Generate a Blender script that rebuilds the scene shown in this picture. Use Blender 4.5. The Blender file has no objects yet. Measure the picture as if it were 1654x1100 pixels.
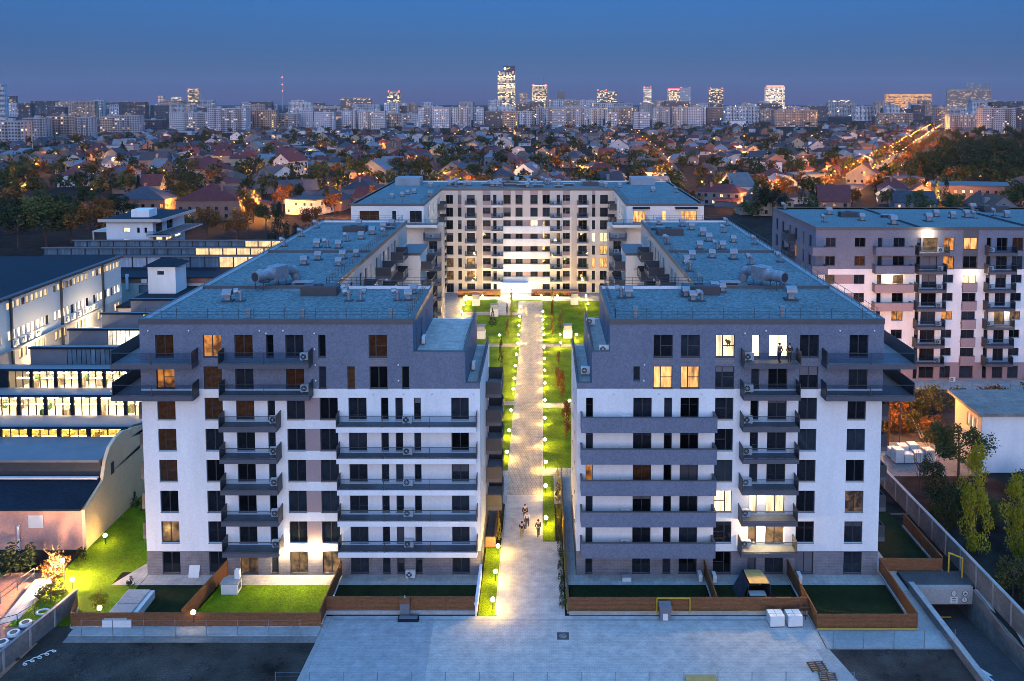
import bpy, math, random
from mathutils import Vector
R = math.radians
sc = bpy.context.scene
col = sc.collection
rnd = random.Random(7)

# ------------------------------------------------------------ camera, sky, sun, exposure
CAM_H, PITCH, FPX, PCX, PCY = 45.0, R(4.25), 1400.0, 875.0, 269.0
cd = bpy.data.cameras.new('camera')
cam = bpy.data.objects.new('camera', cd); col.objects.link(cam)
cam.location = (0, 0, CAM_H); cam.rotation_euler = (math.pi/2 - PITCH, 0, 0)
cd.sensor_width = 36; cd.lens = 36*FPX/1654
cd.shift_x = (827-PCX)/1654; cd.shift_y = -(550-PCY)/1654
cd.clip_start = 1; cd.clip_end = 40000
sc.camera = cam

SKYRAMP = ((0, (.050, .032, .13)), (.03, (.026, .026, .145)), (.06, (.012, .022, .155)), (.12, (.010, .04, .19)), (.5, (.21, .70, 1.6)), (1, (.28, .90, 1.95)))
w = bpy.data.worlds.new('World'); sc.world = w; w.use_nodes = True
nt = w.node_tree; bg = nt.nodes['Background']
sky = nt.nodes.new('ShaderNodeTexSky'); sky.sky_type = 'NISHITA'; sky.sun_disc = False
sky.sun_elevation = R(4.2); sky.sun_rotation = R(180); sky.ozone_density = 4.3
sky.air_density = 1.0; sky.dust_density = 1.0
geo = nt.nodes.new('ShaderNodeTexCoord'); sxyz = nt.nodes.new('ShaderNodeSeparateXYZ')
nt.links.new(geo.outputs['Generated'], sxyz.inputs[0])
ramp = nt.nodes.new('ShaderNodeValToRGB'); els = ramp.color_ramp.elements
ramp.color_ramp.interpolation = 'EASE'
for i, (p, c) in enumerate(SKYRAMP):       # dusk dome: earth shadow low in the east, lighter blue overhead
    e = els[i] if i < 2 else els.new(p)
    e.position = p; e.color = (*c, 1)
nt.links.new(sxyz.outputs[2], ramp.inputs[0])
mul = nt.nodes.new('ShaderNodeVectorMath'); mul.operation = 'SCALE'; mul.inputs['Scale'].default_value = 10
nt.links.new(ramp.outputs[0], mul.inputs[0])
add = nt.nodes.new('ShaderNodeVectorMath'); add.operation = 'ADD'
tint = nt.nodes.new('ShaderNodeVectorMath'); tint.operation = 'MULTIPLY'; tint.inputs[1].default_value = (.45, .75, 1.1)   # camera white balance of the dusk shot
nt.links.new(sky.outputs[0], tint.inputs[0]); nt.links.new(tint.outputs[0], add.inputs[0]); nt.links.new(mul.outputs[0], add.inputs[1])
nt.links.new(add.outputs[0], bg.inputs[0]); bg.inputs[1].default_value = .10
sun = bpy.data.lights.new('sun', 'SUN'); sun.energy = 1.75; sun.angle = R(40); sun.color = (.92, .81, .94)
so = bpy.data.objects.new('sun', sun); col.objects.link(so)
so.rotation_euler = (R(90-12), 0, R(0))          # shines towards +Y, from low behind the camera
sc.view_settings.view_transform = 'Standard'; sc.view_settings.look = 'None'
sc.view_settings.gamma = 1; sc.view_settings.use_curve_mapping = False
sc.view_settings.exposure = 0.0
sc.cycles.use_denoising = True; sc.cycles.filter_width = .85
sc.cycles.max_bounces = 6; sc.cycles.diffuse_bounces = 3; sc.cycles.transparent_max_bounces = 12
sc.cycles.sample_clamp_indirect = 4

# ------------------------------------------------------------ materials
def mat(name, c, rough=.8, var=.25, scale=1.0, bump=0., spec=.3, metal=0., fine=None, objrand=0., streak=0.):
    m = bpy.data.materials.new(name); m.use_nodes = True
    nt = m.node_tree; b = nt.nodes['Principled BSDF']
    b.inputs['Roughness'].default_value = rough; b.inputs['Metallic'].default_value = metal
    b.inputs['Specular IOR Level'].default_value = spec
    tc = nt.nodes.new('ShaderNodeTexCoord')
    n = nt.nodes.new('ShaderNodeTexNoise'); n.inputs['Scale'].default_value = scale; n.inputs['Detail'].default_value = 8
    n.inputs['Roughness'].default_value = .65
    mp = nt.nodes.new('ShaderNodeMapping'); nt.links.new(tc.outputs['Object'], mp.inputs[0])
    if streak: mp.inputs['Scale'].default_value = (1, 1, streak)
    nt.links.new(mp.outputs[0], n.inputs['Vector'])
    mr = nt.nodes.new('ShaderNodeMapRange'); mr.inputs[1].default_value = .3; mr.inputs[2].default_value = .7
    mr.inputs[3].default_value = 1-var; mr.inputs[4].default_value = 1+var
    nt.links.new(n.outputs['Fac'], mr.inputs[0])
    fac = mr.outputs[0]
    def mul(a, b_):
        q = nt.nodes.new('ShaderNodeMath'); q.operation = 'MULTIPLY'
        nt.links.new(a, q.inputs[0]); nt.links.new(b_, q.inputs[1]); return q.outputs[0]
    if fine:
        f = nt.nodes.new('ShaderNodeTexNoise'); f.inputs['Scale'].default_value = fine[0]; f.inputs['Detail'].default_value = 3
        nt.links.new(tc.outputs['Object'], f.inputs['Vector'])
        fr = nt.nodes.new('ShaderNodeMapRange'); fr.inputs[1].default_value = .35; fr.inputs[2].default_value = .65
        fr.inputs[3].default_value = 1-fine[1]; fr.inputs[4].default_value = 1+fine[1]
        nt.links.new(f.outputs['Fac'], fr.inputs[0]); fac = mul(fac, fr.outputs[0])
    if objrand:
        oi = nt.nodes.new('ShaderNodeObjectInfo'); rr = nt.nodes.new('ShaderNodeMapRange')
        rr.inputs[3].default_value = 1-objrand; rr.inputs[4].default_value = 1+objrand
        nt.links.new(oi.outputs['Random'], rr.inputs[0]); fac = mul(fac, rr.outputs[0])
    vm = nt.nodes.new('ShaderNodeVectorMath'); vm.operation = 'SCALE'; vm.inputs[0].default_value = c
    nt.links.new(fac, vm.inputs['Scale']); nt.links.new(vm.outputs[0], b.inputs['Base Color'])
    if bump:
        bn = nt.nodes.new('ShaderNodeBump'); bn.inputs['Strength'].default_value = bump; bn.inputs['Distance'].default_value = .05
        nt.links.new((f if fine else n).outputs['Fac'], bn.inputs['Height']); nt.links.new(bn.outputs[0], b.inputs['Normal'])
    return m

def brickmat(name, c, c2, mort, bw, bh, rough=.85, off=.5, msize=.012, axis='xy', bump=.3):
    m = bpy.data.materials.new(name); m.use_nodes = True
    nt = m.node_tree; b = nt.nodes['Principled BSDF']; b.inputs['Roughness'].default_value = rough
    b.inputs['Specular IOR Level'].default_value = .3
    tc = nt.nodes.new('ShaderNodeTexCoord'); sp = nt.nodes.new('ShaderNodeSeparateXYZ'); cb = nt.nodes.new('ShaderNodeCombineXYZ')
    nt.links.new(tc.outputs['Object'], sp.inputs[0])
    if axis == 'xy': nt.links.new(sp.outputs[0], cb.inputs[0]); nt.links.new(sp.outputs[1], cb.inputs[1])
    else:
        ad = nt.nodes.new('ShaderNodeMath'); ad.operation = 'ADD'
        nt.links.new(sp.outputs[0], ad.inputs[0]); nt.links.new(sp.outputs[1], ad.inputs[1])
        nt.links.new(ad.outputs[0], cb.inputs[0]); nt.links.new(sp.outputs[2], cb.inputs[1])
    t = nt.nodes.new('ShaderNodeTexBrick'); nt.links.new(cb.outputs[0], t.inputs['Vector'])
    t.inputs['Color1'].default_value = (*c, 1); t.inputs['Color2'].default_value = (*c2, 1); t.inputs['Mortar'].default_value = (*mort, 1)
    t.inputs['Scale'].default_value = 1; t.inputs['Brick Width'].default_value = bw; t.inputs['Row Height'].default_value = bh
    t.inputs['Mortar Size'].default_value = msize; t.offset = off
    n = nt.nodes.new('ShaderNodeTexNoise'); n.inputs['Scale'].default_value = .9; n.inputs['Detail'].default_value = 12; n.inputs['Roughness'].default_value = .72
    nt.links.new(tc.outputs['Object'], n.inputs['Vector'])
    mr = nt.nodes.new('ShaderNodeMapRange'); mr.inputs[1].default_value = .3; mr.inputs[2].default_value = .7
    mr.inputs[3].default_value = .72; mr.inputs[4].default_value = 1.28; nt.links.new(n.outputs['Fac'], mr.inputs[0])
    vm = nt.nodes.new('ShaderNodeVectorMath'); vm.operation = 'SCALE'
    nt.links.new(t.outputs['Color'], vm.inputs[0]); nt.links.new(mr.outputs[0], vm.inputs['Scale'])
    nt.links.new(vm.outputs[0], b.inputs['Base Color'])
    bn = nt.nodes.new('ShaderNodeBump'); bn.inputs['Strength'].default_value = bump; bn.inputs['Distance'].default_value = .02; bn.invert = True
    nt.links.new(t.outputs['Fac'], bn.inputs['Height']); nt.links.new(bn.outputs[0], b.inputs['Normal'])
    return m

def emit(name, c, s, noise=0., scale=1.5, objrand=0., stretch=(1, 1, 1)):
    m = bpy.data.materials.new(name); m.use_nodes = True
    nt = m.node_tree; b = nt.nodes['Principled BSDF']
    b.inputs['Base Color'].default_value = (.02, .02, .02, 1); b.inputs['Roughness'].default_value = .15
    b.inputs['Emission Color'].default_value = (*c, 1); b.inputs['Emission Strength'].default_value = s
    fac = None
    if noise:
        tc = nt.nodes.new('ShaderNodeTexCoord'); mp = nt.nodes.new('ShaderNodeMapping'); mp.inputs['Scale'].default_value = stretch
        nt.links.new(tc.outputs['Object'], mp.inputs[0])
        n = nt.nodes.new('ShaderNodeTexNoise'); n.inputs['Scale'].default_value = scale; n.inputs['Detail'].default_value = 3
        oi = nt.nodes.new('ShaderNodeObjectInfo'); ad = nt.nodes.new('ShaderNodeVectorMath')
        nt.links.new(mp.outputs[0], ad.inputs[0]); nt.links.new(oi.outputs['Location'], ad.inputs[1])
        nt.links.new(ad.outputs[0], n.inputs['Vector'])
        mr = nt.nodes.new('ShaderNodeMapRange'); mr.inputs[1].default_value = .35; mr.inputs[2].default_value = .65
        mr.inputs[3].default_value = s*(1-noise); mr.inputs[4].default_value = s*(1+noise*.6); nt.links.new(n.outputs['Fac'], mr.inputs[0])
        fac = mr.outputs[0]
    if objrand:
        oi = nt.nodes.new('ShaderNodeObjectInfo'); rr = nt.nodes.new('ShaderNodeMapRange')
        rr.inputs[3].default_value = (1-objrand)*(1 if fac else s); rr.inputs[4].default_value = (1+objrand)*(1 if fac else s)
        nt.links.new(oi.outputs['Random'], rr.inputs[0])
        if fac:
            q = nt.nodes.new('ShaderNodeMath'); q.operation = 'MULTIPLY'
            nt.links.new(fac, q.inputs[0]); nt.links.new(rr.outputs[0], q.inputs[1]); fac = q.outputs[0]
        else: fac = rr.outputs[0]
    if fac: nt.links.new(fac, b.inputs['Emission Strength'])
    return m

def glassmat(name, tint, a):
    m = bpy.data.materials.new(name); m.use_nodes = True
    nt = m.node_tree; nt.nodes.remove(nt.nodes['Principled BSDF']); out = nt.nodes['Material Output']
    t = nt.nodes.new('ShaderNodeBsdfTransparent'); t.inputs[0].default_value = (*tint, 1)
    g = nt.nodes.new('ShaderNodeBsdfGlossy'); g.inputs['Roughness'].default_value = .05; g.inputs[0].default_value = (.8, .85, .9, 1)
    fr = nt.nodes.new('ShaderNodeFresnel'); fr.inputs[0].default_value = 1.45
    mx = nt.nodes.new('ShaderNodeMixShader'); ad = nt.nodes.new('ShaderNodeMath'); ad.inputs[1].default_value = a
    nt.links.new(fr.outputs[0], ad.inputs[0]); nt.links.new(ad.outputs[0], mx.inputs[0])
    nt.links.new(t.outputs[0], mx.inputs[1]); nt.links.new(g.outputs[0], mx.inputs[2]); nt.links.new(mx.outputs[0], out.inputs[0])
    return m

M = dict(
 white=mat('white_render', (.60, .62, .635), .9, .10, .5, fine=(7, .05), streak=.2),
 grey=mat('grey_render', (.115, .135, .185), .85, .10, .4, fine=(7, .16), bump=.2, streak=.5),
 plinth=brickmat('plinth_cladding', (.145, .145, .165), (.17, .165, .18), (.1, .1, .11), .6, .15, axis='z'),
 panel=mat('taupe_panel', (.26, .20, .21), .8, .05, .5, fine=(8, .06)),
 cream=mat('cream_render', (.56, .54, .51), .9, .06, .35, fine=(7, .06)),
 beige=mat('beige_render', (.42, .38, .35), .9, .05, .4, fine=(7, .06)),
 frame=mat('anthracite_frame', (.018, .02, .025), .45, .1, 2, spec=.5),
 pane=mat('dark_window_glass', (.011, .015, .022), .04, .6, .7, spec=.5, objrand=.9),
 panew=mat('window_glass_painted_reflection', (.05, .022, .01), .05, .6, 2.2, spec=.5, objrand=.5),  # warm reflections of street lamps are put into the glass base colour
 dark=mat('dark_metal', (.03, .034, .042), .5, .15, 2, spec=.4),
 slab=mat('balcony_slab', (.075, .078, .095), .8, .08, .8, fine=(6, .08)),
 floor=mat('balcony_tiles', (.16, .165, .18), .7, .1, .8, fine=(4, .12)),
 coping=mat('metal_coping', (.05, .055, .065), .45, .12, 1, spec=.5),
 roof=mat('roof_gravel', (.112, .155, .168), .97, .13, .22, bump=.7, fine=(3.6, .34), spec=.08),
 steel=mat('galvanised_steel', (.20, .225, .255), .5, .3, 2, metal=.4),
 acw=mat('white_enamel', (.55, .55, .54), .5, .06, 2),
 glass=glassmat('balcony_glass', (.80, .85, .90), .02),
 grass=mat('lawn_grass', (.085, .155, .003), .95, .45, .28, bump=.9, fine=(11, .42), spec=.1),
 dgrass=mat('garden_grass_painted_shade', (.012, .02, .006), .95, .35, .6, bump=.9, fine=(11, .42), spec=.1),  # darker copy of the lawn grass, lack of lamp light put into its colour
 pave=brickmat('path_pavers', (.27, .24, .205), (.325, .29, .25), (.12, .105, .09), .3, .6, off=.5, msize=.02),
 plaza=brickmat('plaza_pavers', (.36, .345, .335), (.41, .39, .375), (.27, .26, .26), .4, .2, off=.5, msize=.012),
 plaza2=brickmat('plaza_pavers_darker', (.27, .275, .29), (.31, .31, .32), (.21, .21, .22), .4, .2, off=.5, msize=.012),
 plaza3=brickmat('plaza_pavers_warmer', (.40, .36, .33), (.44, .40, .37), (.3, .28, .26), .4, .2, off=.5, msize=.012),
 terr=brickmat('terrace_slabs', (.3, .29, .28), (.34, .33, .31), (.2, .2, .2), .5, .5, off=0, msize=.012),
 conc=mat('cast_concrete', (.27, .27, .27), .9, .2, .35, fine=(4, .1), bump=.2),
 dconc=mat('weathered_concrete', (.15, .145, .14), .9, .3, .4, fine=(3, .15), bump=.3),
 asph=mat('asphalt', (.055, .055, .06), .9, .25, .3, fine=(6, .2), bump=.3),
 soil=mat('bare_soil', (.042, .037, .033), 1, .75, .22, fine=(8, .3), bump=.9, spec=.1),
 earth=mat('town_ground', (.020, .017, .015), 1, .6, .03, fine=(.4, .4), spec=.05),
 wood=mat('brown_timber', (.15, .062, .024), .7, .3, 1.2, fine=(5, .2), streak=6),
 yellow=mat('yellow_paint', (.38, .25, .015), .6, .1, 2),
 redpave=mat('red_paving', (.30, .15, .10), .9, .2, .5, fine=(4, .15)),
 pinkw=mat('pink_render', (.42, .24, .2), .9, .12, .6, fine=(6, .1)),
 creamw=mat('cream_side_wall', (.5, .42, .29), .9, .12, .3, fine=(5, .06)),
 darkroof=mat('dark_sheet_roof', (.007, .014, .025), .8, .2, .3, fine=(4, .25), spec=.15),
 greysheet=mat('grey_sheet_metal', (.12, .13, .15), .55, .15, .5, spec=.4),
 brick=brickmat('red_brick', (.26, .085, .05), (.2, .065, .04), (.2, .18, .16), .24, .075, axis='z'),
 terracotta=brickmat('terracotta_brick', (.36,.15,.07), (.3,.12,.055), (.22,.15,.1), .24, .08, axis='z'),
 tyre=mat('tyre_rubber_stain', (.27, .27, .275), .9, .3, 1.5, fine=(5, .3)),
 tan=mat('tan_cloth', (.42,.27,.09), .9, .2, 2),
 darkcloth=mat('dark_cloth', (.02,.025,.04), .9, .3, 2),
 lit=emit('lit_warm_window', (1, .48, .15), 1.5, .7, .9, .35, (3, 3, .6)),
 litw=emit('lit_bright_window', (1, .72, .42), 1.9, .5, .8, .25, (3, 3, .6)),
 litb=emit('lit_balcony_window', (1, .66, .32), 5.5, .3, .8, .1, (3, 3, .6)),
 lito=emit('lit_orange_window', (1, .36, .06), .55, .85, 1.1, .4),
 litd=emit('lit_dim_window', (1, .52, .2), .16, .9, 1.3, .5),
 globe=emit('lamp_globe', (1, .80, .50), 22),
 orange=emit('sodium_lamp', (1, .36, .045), 3.2),
 whitel=emit('white_led', (1, .9, .72), 30),
 redl=emit('red_beacon', (1, .06, .03), 14),
)

# ------------------------------------------------------------ mesh helpers
class MB:
    def __init__(s): s.v = []; s.f = []; s.m = []
    def quad(s, a, b, c, d, m=0):
        n = len(s.v); s.v += [a, b, c, d]; s.f.append((n, n+1, n+2, n+3)); s.m.append(m)
    def poly(s, pts, m=0):
        n = len(s.v); s.v += list(pts); s.f.append(tuple(range(n, n+len(pts)))); s.m.append(m)
    def box(s, x0, y0, z0, x1, y1, z1, m=0):
        if x0 > x1: x0, x1 = x1, x0
        if y0 > y1: y0, y1 = y1, y0
        n = len(s.v)
        s.v += [(x0,y0,z0),(x1,y0,z0),(x1,y1,z0),(x0,y1,z0),(x0,y0,z1),(x1,y0,z1),(x1,y1,z1),(x0,y1,z1)]
        for f in ((0,3,2,1),(4,5,6,7),(0,1,5,4),(1,2,6,5),(2,3,7,6),(3,0,4,7)):
            s.f.append(tuple(n+i for i in f)); s.m.append(m)
        return s
    def bar(s, p, q, r, m=0, n=6, r2=None, cap=True):
        p, q = Vector(p), Vector(q); d = (q-p).normalized()
        a = d.orthogonal().normalized(); b = d.cross(a); r2 = r if r2 is None else r2
        k = len(s.v)
        for c, rr in ((p, r), (q, r2)):
            for i in range(n):
                t = 2*math.pi*i/n; s.v.append(tuple(c+a*math.cos(t)*rr+b*math.sin(t)*rr))
        for i in range(n):
            j = (i+1) % n; s.f.append((k+i, k+j, k+n+j, k+n+i)); s.m.append(m)
        if cap:
            s.f.append(tuple(k+n-1-i for i in range(n))); s.m.append(m)
            s.f.append(tuple(k+n+i for i in range(n))); s.m.append(m)
        return s
    def ball(s, c, r, m=0, nu=8, nv=6, sz=1.):
        k = len(s.v)
        for i in range(nv+1):
            th = math.pi*i/nv
            for j in range(nu):
                ph = 2*math.pi*j/nu
                s.v.append((c[0]+r*math.sin(th)*math.cos(ph), c[1]+r*math.sin(th)*math.sin(ph), c[2]+r*sz*math.cos(th)))
        for i in range(nv):
            for j in range(nu):
                s.f.append((k+i*nu+j, k+(i+1)*nu+j, k+(i+1)*nu+(j+1) % nu, k+i*nu+(j+1) % nu)); s.m.append(m)
        return s
    def prism(s, poly, z0, z1, m=0, mtop=None):
        n = len(poly); k = len(s.v)
        s.v += [(x, y, z0) for x, y in poly]+[(x, y, z1) for x, y in poly]
        for i in range(n):
            j = (i+1) % n; s.f.append((k+i, k+j, k+n+j, k+n+i)); s.m.append(m)
        s.f.append(tuple(k+n-1-i for i in range(n))); s.m.append(m)
        s.f.append(tuple(k+n+i for i in range(n))); s.m.append(m if mtop is None else mtop)
        return s
    def xprism(s, prof, x0, x1, m=0):       # profile in (y,z) swept along x
        n = len(prof); k = len(s.v)
        s.v += [(x0, y, z) for y, z in prof]+[(x1, y, z) for y, z in prof]
        for i in range(n):
            j = (i+1) % n; s.f.append((k+i, k+j, k+n+j, k+n+i)); s.m.append(m)
        s.f.append(tuple(k+n-1-i for i in range(n))); s.m.append(m)
        s.f.append(tuple(k+n+i for i in range(n))); s.m.append(m)
        return s
    def mesh(s, name, mats):
        me = bpy.data.meshes.new(name); me.from_pydata(s.v, [], s.f)
        mats = mats if isinstance(mats, (list, tuple)) else [mats]
        for x in mats: me.materials.append(M[x] if isinstance(x, str) else x)
        if len(mats) > 1: me.polygons.foreach_set('material_index', s.m)
        me.update(); return me
    def part(s, name, mats, root=None, smooth=False):   # vertices given in world axes about the root's base
        me = s.mesh(name, mats)
        if smooth: me.polygons.foreach_set('use_smooth', [True]*len(me.polygons))
        return put(name, me, root)

OFF = {}
def put(name, me, root=None, loc=(0, 0, 0), rz=0.):
    o = bpy.data.objects.new(name, me); col.objects.link(o)
    if root is not None: o.parent = root
    o.location = loc; o.rotation_euler = (0, 0, rz)
    return o
THINGS = []
def tag(o, label, cat, group=None):
    o['label'] = label; o['category'] = cat
    if group: o['group'] = group
    THINGS.append(o); return o
def thing(name, label, cat, loc=(0, 0, 0), rz=0., group=None):
    o = bpy.data.objects.new(name, None); col.objects.link(o); o.location = loc; o.rotation_euler = (0, 0, rz)
    o.empty_display_size = .5
    return tag(o, label, cat, group)
def struct(name, mb, mats):
    o = mb.part(name, mats); o['kind'] = 'structure'; return o
def stuff(o): o['kind'] = 'stuff'; return o
def light(root, loc, power, color, radius=.2):
    l = bpy.data.lights.new('bulb', 'POINT'); l.energy = power; l.color = color; l.shadow_soft_size = radius
    o = bpy.data.objects.new('bulb', l); col.objects.link(o); o.parent = root; o.location = loc; return o
def scr(p):                                  # where a point falls in the picture (for the wording of labels)
    X, Y, Z = p; s, c = math.sin(PITCH), math.cos(PITCH)
    D = Y*c+(CAM_H-Z)*s; v = (Z-CAM_H)*c+Y*s
    return PCX+FPX*X/D, PCY-FPX*v/D
def copy_tree(o, parent=None):
    c = o.copy(); col.objects.link(c); c.parent = parent
    for ch in KIDS.get(o.name, ()) if o.name in KIDS else o.children: copy_tree(ch, c)
    return c
KIDS = {}
# ------------------------------------------------------------ facades, windows, balconies
def wpart(mb, name, mats, root, smooth=False):     # vertices in world axes, root an unrotated thing
    o = mb.part(name, mats, root, smooth)
    if root is not None and root.parent is None: o.location = -root.location
    return o
def fp(face, u, o, z):                              # face = (dir, position); o = distance out of the wall
    d, a = face
    return {'S': (u, a-o, z), 'N': (u, a+o, z), 'E': (a+o, u, z), 'W': (a-o, u, z)}[d]
ROT = {'S': 0, 'N': math.pi, 'E': math.pi/2, 'W': -math.pi/2}
def fbox(mb, face, u0, u1, o0, o1, z0, z1, m=0):
    p, q = fp(face, u0, o0, z0), fp(face, u1, o1, z1); mb.box(*p, *q, m)

WIN = {}
def winmesh(w, h, style, glass):
    k = (round(w, 2), round(h, 2), style, glass)
    if k not in WIN:
        b = .07; fr = MB(); x = w/2
        if h > 1.2: fr.box(-x-.03, -.2, -.045, x+.03, .0, -.002)
        fr.box(-x, 0, 0, -x+b, .07, h); fr.box(x-b, 0, 0, x, .07, h)
        fr.box(-x+b, 0, 0, x-b, .07, b); fr.box(-x+b, 0, h-b, x-b, .07, h)
        c = None
        if style == 'two': c = 0.
        elif style == 'tilt': c = -.12*w
        elif style == 'tiltr': c = .12*w
        if c is not None: fr.box(c-.05, .005, b, c+.05, .065, h-b)
        if style == 'tilt': fr.box(c+.05, .01, h*.5-.04, x-b, .06, h*.5+.04)
        if style == 'tiltr': fr.box(-x+b, .01, h*.5-.04, c-.05, .06, h*.5+.04)
        pn = MB(); pn.box(-x+b*.5, .03, b*.5, x-b*.5, .045, h-b*.5)
        WIN[k] = (fr.mesh('window_frame', 'frame'), pn.mesh('window_pane', glass))
    return WIN[k]
M['blind'] = mat('roller_blind', (.075, .08, .095), .8, .1, 1, objrand=.5)
def w_blind(root, face, w, h, glass): return glass == 'pane' and h > 1.7 and face[0] == 'S' and BL_R.random() < .17
BL_R = random.Random(3)
def window(root, face, u0, u1, z0, z1, style='two', glass='pane', depth=.16):
    fm, pm = winmesh(u1-u0, z1-z0, style, glass)
    p = Vector(fp(face, (u0+u1)/2, -depth, z0)) - (root.location if root.parent is None else Vector())
    o = put('window', fm, root, p, ROT[face[0]]); put('pane', pm, o)
    if w_blind(root, face, u1-u0, z1-z0, glass):
        k = rnd.choice((.3, .45, .6, 1.)); mb = MB(); x = (u1-u0)/2-.08; mb.box(-x, .012, (z1-z0)*(1-k)+.08, x, .028, z1-z0-.08); mb.part('blind', 'blind', o)
    if glass in ('lit', 'litw', 'litb'): o['label'] = 'window lit from inside'
    elif glass == 'lito': o['label'] = 'window with an orange glow'
    return o
def facade(root, face, u0, u1, z0, z1, ops, zone, ucuts=(), zcuts=(), reveal=.18):
    ops = [o for o in ops if o[0] >= u0-.01 and o[1] <= u1+.01 and o[2] >= z0-.01 and o[3] <= z1+.01]
    U = sorted({round(x, 3) for o in ops for x in o[:2]} | {u0, u1} | {x for x in ucuts if u0 < x < u1})
    Z = sorted({round(x, 3) for o in ops for x in o[2:4]} | {z0, z1} | {x for x in zcuts if z0 < x < z1})
    mbs = {}
    for i in range(len(U)-1):
        for j in range(len(Z)-1):
            uc, zc = (U[i]+U[i+1])/2, (Z[j]+Z[j+1])/2
            if any(o[0] < uc < o[1] and o[2] < zc < o[3] for o in ops): continue
            mb = mbs.setdefault(zone(uc, zc), MB())
            mb.quad(fp(face, U[i], 0, Z[j]), fp(face, U[i+1], 0, Z[j]), fp(face, U[i+1], 0, Z[j+1]), fp(face, U[i], 0, Z[j+1]))
    for a, b, c, d, *r in ops:
        mb = mbs.setdefault(zone(a-.03, (c+d)/2), MB()); D = -reveal
        mb.quad(fp(face, a, 0, c), fp(face, a, D, c), fp(face, a, D, d), fp(face, a, 0, d))
        mb.quad(fp(face, b, 0, c), fp(face, b, D, c), fp(face, b, D, d), fp(face, b, 0, d))
        mb.quad(fp(face, a, 0, c), fp(face, b, 0, c), fp(face, b, D, c), fp(face, a, D, c))
        mb.quad(fp(face, a, 0, d), fp(face, b, 0, d), fp(face, b, D, d), fp(face, a, D, d))
        window(root, face, a, b, c, d, *r)
    for (nm, ml, *_), mb in mbs.items(): wpart(mb, nm, ml, root)

ACM = {}
def ac(root, p, face, name='air_conditioner', scale=1.):
    if not ACM:
        m = MB(); m.box(-.45, -.17, .08, .45, .17, .74); m.box(-.36, -.14, 0, -.28, .14, .08); m.box(.28, -.14, 0, .36, .14, .08)
        g = MB(); g.bar((-.12, -.172, .41), (-.12, -.19, .41), .27, n=14)
        h = MB(); h.bar((-.12, -.191, .41), (-.12, -.20, .41), .08, n=8)
        for i in range(4):
            t = math.pi*i/4; h.bar((-.12-.26*math.cos(t), -.197, .41-.26*math.sin(t)), (-.12+.26*math.cos(t), -.197, .41+.26*math.sin(t)), .012, n=4)
        ACM['b'] = m.mesh('ac', 'acw'); ACM['g'] = g.mesh('acg', 'dark'); ACM['h'] = h.mesh('ach', 'acw')
    q = Vector(p) - (root.location if root is not None and root.parent is None else Vector())
    o = put(name, ACM['b'], root, q, ROT[face]); put('fan', ACM['g'], o); put('fan_guard', ACM['h'], o)
    return o

def balcony(root, face, u0, u1, zf, dep, kind='glass', edge='slab', screens=(1, 1), scr_h=1.25, posts=3, acat=None, th=.42, acface=None):
    """zf = floor height. kind: glass / bars / solid"""
    mb = MB(); fbox(mb, face, u0, u1, 0.004, dep, zf-th, zf-.02); b = wpart(mb, 'balcony', edge, root)
    mb = MB(); fbox(mb, face, u0+.12, u1-.12, .05, dep-.12, zf-.018, zf+.03); mb.part('floor', 'floor', b)
    if kind == 'solid':
        mb = MB(); h = zf+.98
        fbox(mb, face, u0, u1, dep, dep+.14, zf-th, h)
        fbox(mb, face, u0, u0+.14, .004, dep, zf-.02, h); fbox(mb, face, u1-.14, u1, .004, dep, zf-.02, h)
        mb.part('parapet', edge if edge != 'slab' else 'grey', b)
        mb = MB(); fbox(mb, face, u0-.03, u1+.03, dep-.04, dep+.17, h, h+.06)
        fbox(mb, face, u0-.03, u0+.17, .03, dep-.04, h, h+.06); fbox(mb, face, u1-.17, u1+.03, .03, dep-.04, h, h+.06)
        mb.part('coping', 'coping', b)
    else:
        mb = MB(); h = zf+1.08
        fbox(mb, face, u0, u1, dep-.06, dep-.01, h-.05, h); fbox(mb, face, u0, u1, dep-.05, dep-.02, zf+.05, zf+.09)
        for i in range(posts):
            u = u0+.04+(u1-u0-.08)*i/(posts-1); fbox(mb, face, u-.03, u+.03, dep-.06, dep, zf-.02, h-.05)
        if kind == 'bars':
            n = int((u1-u0)/.16)
            for i in range(1, n):
                u = u0+(u1-u0)*i/n; fbox(mb, face, u-.012, u+.012, dep-.05, dep-.03, zf+.09, h-.05)
        mb.part('railing', 'dark', b)
        if kind == 'glass':
            for i in range(posts-1):
                a = u0+.04+(u1-u0-.08)*i/(posts-1)+.05; c = u0+.04+(u1-u0-.08)*(i+1)/(posts-1)-.05
                mb = MB(); fbox(mb, face, a, c, dep-.045, dep-.03, zf+.10, h-.06); mb.part('glass_panel', 'glass', b)
        for on, ua, ub in ((screens[0], u0, u0+.05), (screens[1], u1-.05, u1)):
            if on:
                mb = MB(); fbox(mb, face, ua, ub, .03, dep-.07, zf-.02, zf+scr_h); mb.part('side_screen', 'dark', b)
    if acat is not None:
        fd = acface or face[0]
        ac(b, fp(face, acat, dep*.62 if acface else .45, zf+.03), fd)
    return b

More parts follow.
